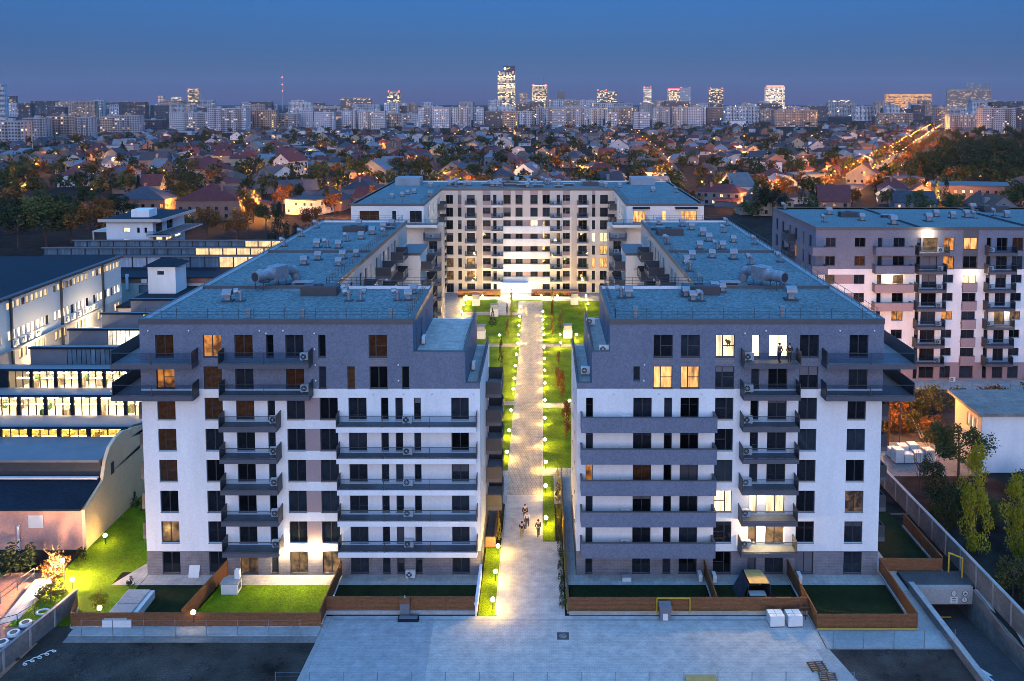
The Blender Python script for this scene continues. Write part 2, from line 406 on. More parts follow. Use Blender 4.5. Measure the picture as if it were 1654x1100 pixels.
def wboxes(name, m, root, *bs):
    for b in bs: mb = MB(); mb.box(*b); wpart(mb, name, m, root)
M['concl'] = mat('pale_roof_sheeting', (.2, .24, .27), .8, .2, .4)
def railing(root, pts, h=1.1, step=1.45, rails=3, name='roof_railing', m='dark', r=.022):
    mb = MB()
    for p, q in zip(pts[:-1], pts[1:]):
        p, q = Vector(p), Vector(q); L = (q-p).length; n = max(1, round(L/step))
        for i in range(n+1): c = p.lerp(q, i/n); mb.bar(c, c+Vector((0, 0, h)), r*1.2, n=4)
        for k in range(rails): z = Vector((0, 0, h*(k+1)/rails)); mb.bar(p+z, q+z, r, n=4)
    return wpart(mb, name, m, root)

def roof_slab(root, rects, z, edges, name='roof'):
    mb = MB()
    for x0, y0, x1, y1 in rects: mb.box(x0+.02, y0+.02, z-.5, x1-.02, y1-.02, z)
    r = wpart(mb, name, 'roof', root)
    for x0, y0, x1, y1 in edges:
        mb = MB(); mb.box(x0, y0, z-.2, x1, y1, z+.32); wpart(mb, 'parapet', 'coping', root)
    return r

VM = {}
def vents():
    m = MB(); m.box(-.42, -.42, 0, .42, .42, .12, 1); m.box(-.2, -.2, .12, .2, .2, .6, 0)
    prof = [(-.42, .55), (.42, .55)]+[(.42*math.cos(t), .62+.38*math.sin(t)) for t in [math.pi*i/8 for i in range(9)]]
    m.xprism(prof, -.36, .36); VM['hood'] = m.mesh('hood', ['steel', 'dark'])
    m = MB(); m.box(-.35, -.35, 0, .35, .35, .1, 1); m.bar((0, 0, .1), (0, 0, .75), .17, n=10)
    m.bar((0, 0, .7), (-.12, 0, .95), .2, n=10); m.bar((-.12, 0, .95), (-.5, 0, .85), .2, n=10, r2=.3); VM['cowl'] = m.mesh('cowl', ['steel', 'dark'])
    m = MB(); m.box(-.11, -.11, 0, .11, .11, .55, 0); m.box(-.16, -.2, .5, .16, .16, .72, 0); VM['flue'] = m.mesh('flue', ['steel', 'dark'])
    m = MB(); m.box(-1.9, -.95, 0, 1.9, .95, .95); m.box(-1.7, -.75, .95, 1.7, .75, 1.0)
    for i in range(12): t = 2*math.pi*i/12; s = 2*math.pi*(i+1)/12; m.bar((.5*math.cos(t)-.2, .4*math.sin(t), 1.04), (.5*math.cos(s)-.2, .4*math.sin(s), 1.04), .05, n=4)
    VM['shaft'] = m.mesh('shaft', 'dark')
    m = MB(); m.box(-.8, -.35, .0, .8, .35, .1); m.box(-.95, -.5, .35, .95, .5, .43, 1); m.box(-.7, -.3, .1, .7, .3, .35); VM['hatch'] = m.mesh('hatch', ['dark', 'steel'])
def vent(root, kind, x, y, z, rz=0., s=1.):
    if not VM: vents()
    o = put({'hood': 'roof_vent', 'cowl': 'exhaust_cowl', 'flue': 'roof_flue', 'shaft': 'smoke_shaft', 'hatch': 'roof_hatch'}[kind], VM[kind], root, Vector((x, y, z))-root.location, rz)
    o.scale = (s, s, s); return o
def big_fan(root, x, y, z, ang):
    c, s = math.cos(ang), math.sin(ang)
    def P(u, v, h): return (x+u*c-v*s, y+u*s+v*c, z+h)
    mb = MB()
    mb.bar(P(-2.6, 0, 1.5), P(-.9, 0, 1.5), .62, n=20, r2=.62); mb.bar(P(-.9, 0, 1.5), P(-.3, 0, 1.5), .62, n=20, r2=.8)
    d_ = MB()
    d_.bar(P(1.6, 0, 1.5), P(2.4, 0, 1.5), .8, n=20, r2=.55); d_.bar(P(2.4, 0, 1.5), P(3.2, 0, 1.3), .55, n=16); d_.bar(P(3.2, 0, 1.3), P(3.7, 0, .1), .5, n=16)
    o = wpart(mb, 'exhaust_fan', 'steel', root); d_.part('duct', 'steel', o)
    mb = MB(); q = [P(a, b, 0) for a, b in ((-.3, -.8), (1.6, -.8), (1.6, .8), (-.3, .8))]
    mb.prism([(a, b) for a, b, _ in q], z+.75, z+2.25); mb.part('fan_box', 'steel', o)
    mb = MB(); mb.bar(P(-2.62, 0, 1.5), P(-2.6, 0, 1.5), .5, n=20); mb.part('outlet', 'dark', o)
    mb = MB()
    for a in (-2, 0, 1.4):
        for b in (-.6, .6): mb.bar(P(a, b, 0), P(a, b, 1.0), .05, n=4)
    mb.prism([P(a, b, 0)[:2] for a, b in ((-.2, -1.0), (1.8, -1.0), (1.8, 1.0), (-.2, 1.0))], z+.02, z+.16)
    mb.part('fan_stand', 'dark', o)
    return o
WL = {}
def wall_light(root, face, u, z, on=0, power=0):
    if not WL:
        m = MB(); m.ball((0, -.1, 0), .09, nu=8, nv=6); m.box(-.05, -.05, -.06, .05, 0, .06); WL[0] = m.mesh('wl', 'acw')
        m = MB(); m.ball((0, -.12, 0), .17, nu=8, nv=6); m.box(-.05, -.05, -.06, .05, 0, .06); WL[1] = m.mesh('wl1', 'globe')
    p = fp(face, u, .0, z); o = put('wall_light', WL[on], root, Vector(p)-(root.location if root.parent is None else Vector()), ROT[face[0]])
    if power: light(o, (0, -.34, 0), power*3, (1, .68, .34), .12)
    return o

F = lambda k: 3.0*k
def wz(k): return F(k)+.22, F(k)+2.34
Y0, YB, XL, XR = 79.5, 94.2, -37.55, 31.95
ZT = 24.85

# ------------------------------------------------------------ left apartment block
LB = thing('apartment_block', 'white and grey eight storey apartment block on the left of the lamp lit path', 'apartment block', (-21.5, 86, 0), group='apartment blocks round the courtyard')
def zoneL(u, z):
    if z > 18.2: return ('window_spandrel', 'plinth') if (-16.17 < u < -14.44 and 20.3 < z < 21.2) else ('upper_wall', 'grey')
    if z < 2.42: return ('base_wall', 'plinth')
    if -22.25 < u < -20.85 and z < 17.5 and (z % 3) > .2 and (z % 3) < 2.36: return ('wall_panel', 'panel')
    return ('wall', 'white')
ops = []
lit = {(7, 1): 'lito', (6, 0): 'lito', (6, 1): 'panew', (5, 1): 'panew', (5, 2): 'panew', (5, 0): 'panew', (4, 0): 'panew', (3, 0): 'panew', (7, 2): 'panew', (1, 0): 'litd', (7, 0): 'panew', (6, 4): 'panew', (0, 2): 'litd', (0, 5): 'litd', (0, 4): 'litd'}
for k in range(8):
    a, b = wz(k); g = lambda c: lit.get((k, c), 'pane')
    ops += [(-36.1, -34.4, a, b, 'tilt' if k in (3, 4, 6) else 'two', g(0)), (-31.65, -29.95, a, b, 'tilt' if k in (5, 6) else 'two', g(1)), (-28.7, -27.0, a, b, 'two', g(2))]
    if k != 6: ops.append((-25.75, -25.05, a, b, 'one', g(3)))
    ops.append((-23.95, -22.25, a, b, 'two', g(4)))
    if k < 6:
        ops += [(-20.85, -19.15, a, b, 'two', g(5)), (-18.15, -16.45, a, b, 'two', 'pane'), (-15.1, -14.4, a, b, 'one', 'pane'),
                (-13.75, -13.05, a, b, 'one', 'pane'), (-12.0, -11.35, a, b, 'one', 'pane'), (-8.5, -6.85, a, b, 'two', 'pane')]
    else: ops.append((-20.88, -20.18, a, b, 'one', 'pane'))
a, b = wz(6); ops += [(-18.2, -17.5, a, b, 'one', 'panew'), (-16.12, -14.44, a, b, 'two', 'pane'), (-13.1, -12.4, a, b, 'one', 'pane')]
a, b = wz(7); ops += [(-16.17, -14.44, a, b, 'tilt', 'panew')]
fS = ('S', Y0)
facade(LB, fS, XL, -5.8, 0, 18.2, ops, zoneL, (-22.25, -20.85), (2.42,))
facade(LB, fS, XL, -7.15, 18.2, 21.2, ops, zoneL)
facade(LB, fS, XL, -12.0, 21.2, ZT, ops, zoneL)
wboxes('terrace_parapet', 'grey', LB, (-12, Y0+.001, 21.2, -7.15, Y0+.25, 21.75), (-7.15, Y0+.001, 18.2, -5.8, Y0+.25, 18.75))
mb = MB(); mb.box(-12.05, Y0-.03, 21.75, -7.12, Y0+.28, 21.81); mb.box(-7.4, Y0+.28, 21.75, -7.12, YB, 21.81)
mb.box(-7.12, Y0-.03, 18.75, -5.77, Y0+.28, 18.81); mb.box(-6.05, Y0+.28, 18.75, -5.77, YB, 18.81); wpart(mb, 'coping', 'coping', LB)
mb = MB(); mb.box(-12, Y0+.25, 21.0, -7.4, YB-.2, 21.2); wpart(mb, 'terrace', 'terr', LB)
mb = MB(); mb.box(-7.15, Y0+.25, 18.0, -6.05, YB-.2, 18.2); wpart(mb, 'terrace', 'terr', LB)
def zE(u, z): return ('side_wall', 'grey' if z > 18.2 else 'white') if z > 2.42 else ('base_wall', 'plinth')
facade(LB, ('E', -12.0), Y0, YB, 21.2, ZT, [(81.2, 82.0, 21.4, 23.5, 'one', 'pane'), (84.6, 86.2, 21.4, 23.5, 'two', 'pane'), (88.8, 89.6, 21.4, 23.5, 'one', 'pane')], zE)
facade(LB, ('E', -7.15), Y0, YB, 18.2, 21.75, [(81, 81.8, 18.4, 20.5, 'one', 'pane'), (84.2, 85.8, 18.4, 20.5, 'two', 'pane'), (88.4, 89.2, 18.4, 20.5, 'one', 'pane')], zE)
ops = []
for k in range(1, 6):
    a, b = wz(k); ops += [(88.0, 88.9, a, b, 'one', 'pane'), (90.0, 91.7, a, b, 'two', 'pane')]
facade(LB, ('E', -5.8), Y0, YB, 0, 18.75, ops, zE, (), (2.42,))
railing(LB, [(-7.28, Y0+.3, 21.8), (-7.28, YB, 21.8)], .75, 1.0, 2, 'terrace_railing'); railing(LB, [(-5.92, Y0+.3, 18.8), (-5.92, YB, 18.8)], .75, 1.0, 2, 'terrace_railing')
ac(LB, (-11.6, 84.0, 21.31), 'E'); ac(LB, (-6.8, 85.2, 18.31), 'E')
for k in range(1, 6):
    balcony(LB, ('E', -5.8), 87.3, 92.3, F(k)+.02, 1.65, 'glass', 'slab', (1, 1), 1.3, 3, 88.1, .4, 'S')
# wing behind
ops = []
for k in range(8):
    a, b = wz(k)
    for c, (u, wd, st) in enumerate(((97, .8, 'one'), (99.2, 1.7, 'two'), (102.6, 1.7, 'two'), (106, .8, 'one'), (108.2, 1.6, 'two'), (111.4, 1.7, 'two'), (115, .8, 'one'), (119, 1.7, 'two'), (122.2, .8, 'one'), (124.4, 1.6, 'two'), (128, 1.7, 'two'), (131.4, .8, 'one'), (134, 1.7, 'two'), (137.6, .8, 'one'))):
        ops.append((u, u+wd, a, b, st, 'lit' if (k, c) in ((2, 4), (4, 7), (1, 2)) else 'pane'))
facade(LB, ('E', -23.0), YB, 147, 0, ZT, ops, lambda u, z: ('courtyard_wall', 'beige' if z > 21.2 else 'cream'), (), (21.2,))
for k in range(1, 8):
    balcony(LB, ('E', -23.0), 105.4, 110.6, F(k), 1.9, 'glass', 'slab', (1, 1), 1.2, 3, 107.3, .35, 'S')
    balcony(LB, ('E', -23.0), 118.4, 123.6, F(k), 2.2, 'glass', 'slab', (1, 1), 1.2, 3, 119.5, .35, 'S')
    balcony(LB, ('E', -23.0), 130.6, 135.4, F(k), 1.9, 'glass', 'slab', (1, 1), 1.2, 3)
mb = MB(); mb.box(-22.99, 138, 0, -19.6, 147, 20.4); wpart(mb, 'projecting_bay', 'cream', LB)
mb = MB(); mb.box(-22.9, 137.9, 20.4, -19.5, 147.1, 20.8); wpart(mb, 'coping', 'coping', LB)
for k in range(1, 7):
    for u in (140, 143.6): window(LB, ('E', -19.6), u, u+1.5, *wz(k), 'two', 'pane', .02)
    balcony(LB, ('E', -19.6), 139.2, 145.6, F(k), 1.7, 'glass', 'slab', (1, 1), 1.2, 3, 140.4, .35, 'S')
    window(LB, ('S', 138), -21.7, -20.9, *wz(k), 'one', 'pane', .02)
mb = MB(); mb.box(XL, 79.51, 0, XL+.3, 147, ZT); mb.box(XL+.3, 146.7, 0, -23.01, 147, ZT); mb.box(-23, YB-.25, 0, -5.81, YB, 18.2); mb.box(-23, YB-.25, 18.2, -7.16, YB, 21.2); mb.box(-23, YB-.25, 21.2, -12.01, YB, ZT)
wpart(mb, 'outer_wall', 'white', LB)
zr = 24.55
roof_slab(LB, [(XL+.3, Y0+.2, -12.2, YB), (XL+.3, YB, -23.2, 146.8)], zr,
  [(XL-.04, Y0-.04, -11.96, Y0+.22), (XL-.04, Y0+.22, XL+.28, 147.04), (-12.2, Y0+.22, -11.96, YB+.04), (-23.0, YB-.2, -12.2, YB+.04), (-23.2, YB+.04, -22.96, 147.04), (XL+.28, 146.8, -23.2, 147.04), (XL+.28, YB-.14, -23.2, YB+.16), (XL+.28, 116.9, -23.2, 117.2)])
railing(LB, [(XL+.5, Y0+.35, zr+.3), (-12.5, Y0+.35, zr+.3), (-12.5, YB-.5, zr+.3)], .95)
railing(LB, [(-12.5, YB-.4, zr+.3), (-23.6, YB-.4, zr+.3), (-23.6, 146, zr+.3), (-37, 146, zr+.3)], 1.0)
railing(LB, [(XL+.5, 112, zr+.3), (XL+.5, 146, zr+.3)], .8, 2.2, 2)
big_fan(LB, -29.9, 95.2, zr, R(62)); vent(LB, 'shaft', -23.6, 91.3, zr)
for kd, x, y, rz, s in (('hood', -32.3, 88.0, 0, 1.3), ('cowl', -31.0, 88.0, 0, 1.2), ('cowl', -19.9, 88.2, 0, 1.15), ('cowl', -18.7, 88.2, math.pi, 1.15), ('cowl', -14.9, 88.4, 0, 1.15), ('hood', -13.8, 88.6, 0, 1.15), ('hood', -13.7, 91.6, 0, 1), ('hatch', -26.6, 95.6, 0, 1.2), ('cowl', -31.6, 97.6, 0, 1.3), ('cowl', -20.6, 90.6, 0, 1.1),
  ('flue', -27.7, 80.7, 0, 1.3), ('flue', -22.6, 80.7, 0, 1.3), ('flue', -14.3, 80.9, 0, 1.3), ('hood', -29.9, 108, 0, 1.2), ('hood', -29, 111.4, 0, 1.2), ('hood', -26, 112.2, 0, 1.2), ('hood', -25.4, 107.4, 0, 1.1), ('hood', -24.6, 114, 0, 1),
  ('hood', -31.6, 121, 0, 1.3), ('cowl', -30.2, 121, 0, 1.2), ('hood', -28.5, 120.6, 0, 1.2), ('cowl', -28.6, 126.6, 0, 1.2), ('hood', -27, 128.6, 0, 1.2), ('hood', -26.2, 133, 0, 1.3), ('hood', -25.4, 138, 0, 1.3), ('hood', -24.6, 141, 0, 1.3), ('hood', -30, 141, 0, 1.3), ('hatch', -25.6, 143, 0, 1.2),
  ('shaft', -29.6, 136.4, 0, .95), ('hatch', -24.6, 139, 0, 1), ('cowl', -36.6, 122, 0, 1.2), ('cowl', -36.6, 131, 0, 1.2), ('cowl', -36.6, 140, 0, 1.2), ('cowl', -24, 131.6, 0, 1.2)): vent(LB, kd, x, y, zr, rz, s)
# front balconies
for k in range(1, 6):
    balcony(LB, fS, -29.85, -24.5, F(k), 1.5, 'glass', 'slab', (1, 1), 1.15, 2, -25.0)
    balcony(LB, fS, -19.05, -6.05, F(k), 1.35, 'glass', 'white', (1, 1), 1.15, 4, -12.55, .5)
    balcony(LB, ('W', XL), 81.5, 85.5, F(k), 1.25, 'glass', 'slab', (1, 1), 1.2, 2)
for k in (6, 7):
    balcony(LB, fS, -29.75, -21.4, F(k), 1.5, 'glass', 'slab', (1, 1), 1.15, 3, -22.0)
    mb = MB(); z = F(k); mb.prism([(-39.6, 77.9), (-32.1, 77.9), (-32.1, Y0-.004), (XL-.004, Y0-.004), (XL-.004, 86), (-39.6, 86)], z-.45, z-.02); b = wpart(mb, 'corner_balcony', 'slab', LB)
    mb = MB(); mb.prism([(-39.45, 78.05), (-32.25, 78.05), (-32.25, Y0-.05), (XL-.05, Y0-.05), (XL-.05, 85.9), (-39.45, 85.9)], z-.018, z+.03); mb.part('floor', 'floor', b)
    mb = MB(); mb.box(-39.56, 77.96, z+1.02, -32.12, 78.02, z+1.07)
    for x in (-39.55, -35.9, -32.2): mb.box(x, 77.96, z-.02, x+.07, 78.02, z+1.02)
    mb.part('railing', 'dark', b)
    for x in (-39.45, -35.8): mb = MB(); mb.box(x, 77.98, z+.08, x+3.52, 77.995, z+1.0); mb.part('glass_panel', 'glass', b)
    mb = MB(); mb.box(-39.58, 78.05, z-.02, -39.52, 86, z+1.25); mb.part('side_screen', 'dark', b)
    mb = MB(); mb.box(-32.17, 78.05, z-.02, -32.11, Y0-.05, z+1.15); mb.part('side_screen', 'dark', b)
for u in (-38.6+1.9, -32.9, -26.3, -24.1): wall_light(LB, fS, u, 23.75)
for u, z in ((-25.9+.2, 23.5), (-21.2, 23.5), (-21.2, 22), (-21.15, 20.5), (-13.4, 20.5), (-13.4, 19), (-21.15, 19)): wall_light(LB, fS, u, z)
for u in (-15.8, -12.95, -10.3, -6.4): wall_light(LB, fS, u, 17.75)
wall_light(LB, fS, -24.45, 2.5, 1, 420); wall_light(LB, fS, -21.5, 2.5, 1, 420)

# ------------------------------------------------------------ right apartment block
RB = thing('apartment_block', 'white and grey eight storey apartment block with two people on a lit top floor balcony', 'apartment block', (16, 86, 0), group='apartment blocks round the courtyard')
def zoneR(u, z):
    if z > 18.2: return ('window_spandrel', 'plinth') if (20.55 < z < 21.2 and any(a < u < b for a, b in ((10.45, 12.25), (13, 14.8), (16.25, 18.05)))) else ('upper_wall', 'grey')
    if z < 2.42: return ('base_wall', 'plinth')
    return ('wall', 'white')
ops = []
lit = {(3, 0): 'lito', (2, 4): 'litw', (2, 5): 'litw', (2, 6): 'litw', (1, 5): 'litd', (1, 6): 'litd', (2, 8): 'litd', (6, 2): 'lit', (6, 3): 'lit', (7, 4): 'litw', (7, 5): 'litb', (7, 6): 'litb', (1, 7): 'pane', (3, 1): 'panew'}
COLS = ((4.15, 4.82, 'one'), (8.6, 10.33, 'two'), (11.5, 12.25, 'one'), (13.03, 14.75, 'two'), (16.28, 18.0, 'tiltr'), (19.6, 20.37, 'one'), (21.22, 23.0, 'two'), (24.1, 25.85, 'two'), (28.72, 30.45, 'two'))
TOPC = ((8.58, 9.2, 'one'), None, (10.45, 12.24, 'tilt'), (13.0, 14.78, 'tilt'), (16.25, 18.03, 'tilt'), (19.62, 20.38, 'one'), (21.22, 23.0, 'two'), (24.12, 25.9, 'two'), (28.75, 30.5, 'two'))
for k in range(8):
    a, b = wz(k)
    for c, cc in enumerate(COLS if k < 6 else TOPC):
        if cc is None or (k == 7 and c == 0): continue
        ops.append((cc[0], cc[1], a+(.75 if k == 6 and c == 0 else 0), b, cc[2], lit.get((k, c), 'pane')))
facade(RB, fS, 3.3, XR, 0, 18.2, ops, zoneR, (), (2.42,))
facade(RB, fS, 4.7, XR, 18.2, 21.2, ops, zoneR, (10.45, 12.24, 13.0, 14.78, 16.25, 18.03), (20.6, 21.15))
facade(RB, fS, 6.35, XR, 21.2, ZT, ops, zoneR)
wboxes('terrace_parapet', 'grey', RB, (4.7, Y0+.001, 21.2, 6.35, Y0+.25, 21.75), (3.3, Y0+.001, 18.2, 4.7, Y0+.25, 18.75))
mb = MB(); mb.box(4.67, Y0-.03, 21.75, 6.38, Y0+.28, 21.81); mb.box(4.67, Y0+.28, 21.75, 4.95, YB, 21.81); mb.box(3.27, Y0-.03, 18.75, 4.67, Y0+.28, 18.81); mb.box(3.27, Y0+.28, 18.75, 3.55, YB, 18.81); wpart(mb, 'coping', 'coping', RB)
mb = MB(); mb.box(4.95, Y0+.25, 21.0, 6.35, YB-.2, 21.2); wpart(mb, 'terrace', 'terr', RB)
mb = MB(); mb.box(3.55, Y0+.25, 18.0, 4.7, YB-.2, 18.2); wpart(mb, 'terrace', 'terr', RB)
def zW(u, z): return ('side_wall', 'grey' if z > 18.2 else 'white') if z > 2.42 else ('base_wall', 'plinth')
facade(RB, ('W', 6.35), Y0, YB, 21.2, ZT, [(82, 82.8, 21.4, 23.5, 'one', 'pane'), (86, 87.6, 21.4, 23.5, 'two', 'pane')], zW)
facade(RB, ('W', 4.7), Y0, YB, 18.2, 21.75, [(83, 83.8, 18.4, 20.5, 'one', 'pane'), (86, 87.6, 18.4, 20.5, 'two', 'pane')], zW)
ops = []
for k in range(1, 6): a, b = wz(k); ops += [(83.5, 84.3, a, b, 'one', 'pane'), (88, 89.6, a, b, 'two', 'pane')]
facade(RB, ('W', 3.3), Y0, YB, 0, 18.75, ops, zW, (), (2.42,))
railing(RB, [(4.8, Y0+.3, 21.8), (4.8, YB, 21.8)], .75, 1.0, 2, 'terrace_railing'); railing(RB, [(3.42, Y0+.3, 18.8), (3.42, YB, 18.8)], .75, 1.0, 2, 'terrace_railing')
ac(RB, (5.9, 80.6, 21.31), 'S'); ac(RB, (4.3, 83.6, 18.31), 'S'); ac(RB, (5.2, 91, 21.31), 'S')
ops = []
for k in range(8):
    a, b = wz(k)
    for c, (u, wd, st) in enumerate(((97, .8, 'one'), (99.2, 1.7, 'two'), (102.6, 1.7, 'two'), (106, .8, 'one'), (108.2, 1.6, 'two'), (111.4, 1.7, 'two'), (115, .8, 'one'), (119, 1.7, 'two'), (122.2, .8, 'one'), (124.4, 1.6, 'two'), (128, 1.7, 'two'), (131.4, .8, 'one'), (134, 1.7, 'two'), (137.6, .8, 'one'))):
        ops.append((u, u+wd, a, b, st, 'lit' if (k, c) in ((3, 5), (1, 7)) else 'pane'))
facade(RB, ('W', 17.0), YB, 147, 0, ZT, ops, lambda u, z: ('courtyard_wall', 'beige' if z > 21.2 else 'cream'), (), (21.2,))
for k in range(1, 8):
    balcony(RB, ('W', 17.0), 108.6, 113.8, F(k), 1.9, 'glass', 'slab', (1, 1), 1.2, 3, 109.6, .35, 'S')
    balcony(RB, ('W', 17.0), 118.4, 123.6, F(k), 2.2, 'glass', 'slab', (1, 1), 1.2, 3, 119.5, .35, 'S')
    balcony(RB, ('W', 17.0), 130.6, 135.4, F(k), 1.9, 'glass', 'slab', (1, 1), 1.2, 3, 131.6, .35, 'S')
mb = MB(); mb.box(13.6, 138, 0, 16.99, 147, 20.4); wpart(mb, 'projecting_bay', 'cream', RB)
mb = MB(); mb.box(13.5, 137.9, 20.4, 16.9, 147.1, 20.8); wpart(mb, 'coping', 'coping', RB)
for k in range(1, 7):
    for u in (140, 143.6): window(RB, ('W', 13.6), u, u+1.5, *wz(k), 'two', 'pane', .02)
    balcony(RB, ('W', 13.6), 139.2, 145.6, F(k), 1.7, 'glass', 'slab', (1, 1), 1.2, 3, 140.4, .35, 'S')
    window(RB, ('S', 138), 14.9, 15.7, *wz(k), 'one', 'pane', .02)
mb = MB(); mb.box(XR-.3, 79.51, 0, XR, 147, ZT); mb.box(17.01, 146.7, 0, XR-.3, 147, ZT); mb.box(3.31, YB-.25, 0, 17, YB, 18.2); mb.box(4.71, YB-.25, 18.2, 17, YB, 21.2); mb.box(6.36, YB-.25, 21.2, 17, YB, ZT)
wpart(mb, 'outer_wall', 'white', RB)
roof_slab(RB, [(6.55, Y0+.2, XR-.3, YB), (17.2, YB, XR-.3, 146.8)], zr,
  [(6.31, Y0-.04, XR+.04, Y0+.22), (XR-.28, Y0+.22, XR+.04, 147.04), (6.31, Y0+.22, 6.55, YB+.04), (6.55, YB-.2, 17.0, YB+.04), (16.96, YB+.04, 17.2, 147.04), (17.2, 146.8, XR-.28, 147.04), (17.2, YB-.14, XR-.28, YB+.16), (17.2, 116.9, XR-.28, 117.2)])
railing(RB, [(6.9, YB-.5, zr+.3), (6.9, Y0+.35, zr+.3), (XR-.5, Y0+.35, zr+.3)], .95)
railing(RB, [(6.9, YB-.4, zr+.3), (17.6, YB-.4, zr+.3), (17.6, 146, zr+.3), (31.4, 146, zr+.3)], 1.0)
railing(RB, [(XR-.5, Y0+.6, zr+.3), (XR-.5, 146, zr+.3)], .9, 2.2, 2)
big_fan(RB, 24.9, 94.8, zr, R(122)); vent(RB, 'shaft', 17.0, 91.6, zr)
for kd, x, y, rz, s in (('cowl', 8.3, 89.6, 0, 1.2), ('hood', 9.1, 89.8, 0, 1.2), ('hood', 15.2, 90.2, 0, 1.1), ('hood', 15.6, 88.2, 0, 1.1), ('cowl', 16.5, 88.1, 0, 1.1), ('hood', 18.6, 92.2, 0, 1.2), ('hood', 19.5, 92.4, 0, 1), ('hatch', 21, 95.6, 0, 1.2), ('hood', 25.8, 88.6, 0, 1.5), ('cowl', 27.2, 95.8, 0, 1.3), ('flue', 8.9, 81.3, 0, 1.5), ('flue', 22.9, 81.4, 0, 1.5),
  ('hood', 18.4, 109, 0, 1.1), ('hood', 19.6, 112, 0, 1.2), ('hood', 22.4, 113, 0, 1.2), ('hood', 25, 112, 0, 1.4), ('cowl', 26.4, 108, 0, 1.3), ('hood', 22, 119.8, 0, 1.2), ('cowl', 24.4, 119.6, 0, 1.2), ('hood', 25.2, 119.8, 0, 1.2), ('hood', 24.6, 126.6, 0, 1.3), ('hood', 28, 125.6, 0, 1.1), ('hood', 24.6, 131.6, 0, 1.4), ('hood', 24, 138, 0, 1.3), ('hood', 23.2, 142, 0, 1.3), ('hood', 19.6, 144, 0, 1.2),
  ('shaft', 19.8, 133, 0, 1.05), ('hatch', 18.6, 138, 0, 1.2), ('cowl', 18.2, 124, 0, 1.3), ('cowl', 18, 104, 0, 1.3), ('cowl', 30.6, 110, 0, 1.2), ('cowl', 30.8, 124, 0, 1.2), ('cowl', 30.8, 143, 0, 1.2), ('cowl', 28.6, 135, 0, 1.2)): vent(RB, kd, x, y, zr, rz, s)
for k in range(1, 6):
    balcony(RB, fS, 3.65, 16.2, F(k), 1.45, 'solid', 'grey', th=.45, acat=7.9)
    balcony(RB, ('E', XR), 81.0, 86.5, F(k), 1.25, 'glass', 'slab', (1, 1), 1.2, 2)
for k in range(1, 8):
    balcony(RB, fS, 18.6, 23.85, F(k), 1.5, 'glass', 'slab', (1, 1), 1.15, 2, 19.25)
for k in (6, 7):
    mb = MB(); z = F(k); mb.prism([(26.15, 77.9), (34.35, 77.9), (34.35, 86), (XR+.004, 86), (XR+.004, Y0-.004), (26.15, Y0-.004)], z-.45, z-.02); b = wpart(mb, 'corner_balcony', 'slab', RB)
    mb = MB(); mb.prism([(26.3, 78.05), (34.2, 78.05), (34.2, 85.9), (XR+.05, 85.9), (XR+.05, Y0-.05), (26.3, Y0-.05)], z-.018, z+.03); mb.part('floor', 'floor', b)
    mb = MB(); mb.box(26.17, 77.96, z+1.02, 34.3, 78.02, z+1.07)
    for x in (26.2, 30.2, 34.2): mb.box(x, 77.96, z-.02, x+.07, 78.02, z+1.02)
    mb.part('railing', 'dark', b)
    for x in (26.3, 30.3): mb = MB(); mb.box(x, 77.98, z+.08, x+3.87, 77.995, z+1.0); mb.part('glass_panel', 'glass', b)
    mb = MB(); mb.box(34.27, 78.05, z-.02, 34.33, 86, z+1.25); mb.part('side_screen', 'dark', b)
    mb = MB(); mb.box(26.17, 78.05, z-.02, 26.23, Y0-.05, z+1.15); mb.part('side_screen', 'dark', b)
for u, z in ((18.95, 23.5), (20.9, 23.75), (27.8, 23.75), (31.0, 23.75), (9.6, 20.5), (9.55, 19), (18.9, 20.4)): wall_light(RB, fS, u, z)
for u in (6.8, 11.0, 15.0): wall_light(RB, fS, u, 17.75)
wall_light(RB, fS, 20.8, 5.35, 1, 900)          # the lit first floor balcony
wall_light(RB, fS, 20.8, 8.35, 1, 160)

# ------------------------------------------------------------ far block closing the courtyard
FB = thing('apartment_block', 'cream eight storey apartment block closing the far end of the lit courtyard', 'apartment block', (-3.2, 202, 0), group='apartment blocks round the courtyard')
YF = 202.0
fF = ('S', YF)
ops = []; L8 = {(5, 7): 'litw', (4, 9): 'litd', (2, 12): 'lit', (4, 12): 'litw', (1, 0): 'litd', (2, 0): 'litd', (1, 2): 'litd', (2, 2): 'litd', (7, 14): 'litd', (1, 16): 'litd', (3, 16): 'litd', (4, 13): 'litw', (3, 13): 'lit', (2, 13): 'lit'}
FC = [(-22.44, -20.78, 'two'), (-19.67, -18.82, 'one'), (-17.6, -15.7, 'two'), (-13.84, -12.0, 'tilt'), (-11.4, -10.6, 'one'), (-8.99, -7.28, 'two'), (-6.16, -4.49, 'two'), (-2.67, -.95, 'two'), (.2, 1.89, 'two'), (3.5, 4.3, 'one'), (4.95, 6.6, 'tilt'), (8.6, 10.6, 'two'), (11.8, 12.57, 'one'), (13.7, 15.52, 'two')]
for k in range(8):
    a, b = wz(k)
    for c, (u0, u1, st) in enumerate(FC):
        if k == 0 and -9.5 < u0 < -2: continue
        za = a
        if 5 <= c <= 8 and 1 <= k <= 5: za = F(k)+1.0
        if c in (3, 10): za = F(k)+.9
        ops.append((u0, u1, za, b, st, L8.get((k, c), 'pane')))
ops.append((-8.0, -4.4, .05, 2.5, 'two', 'whitel2'))
M['whitel2'] = emit('bright_entrance_glass', (1, .9, .72), 7, .2, .5)
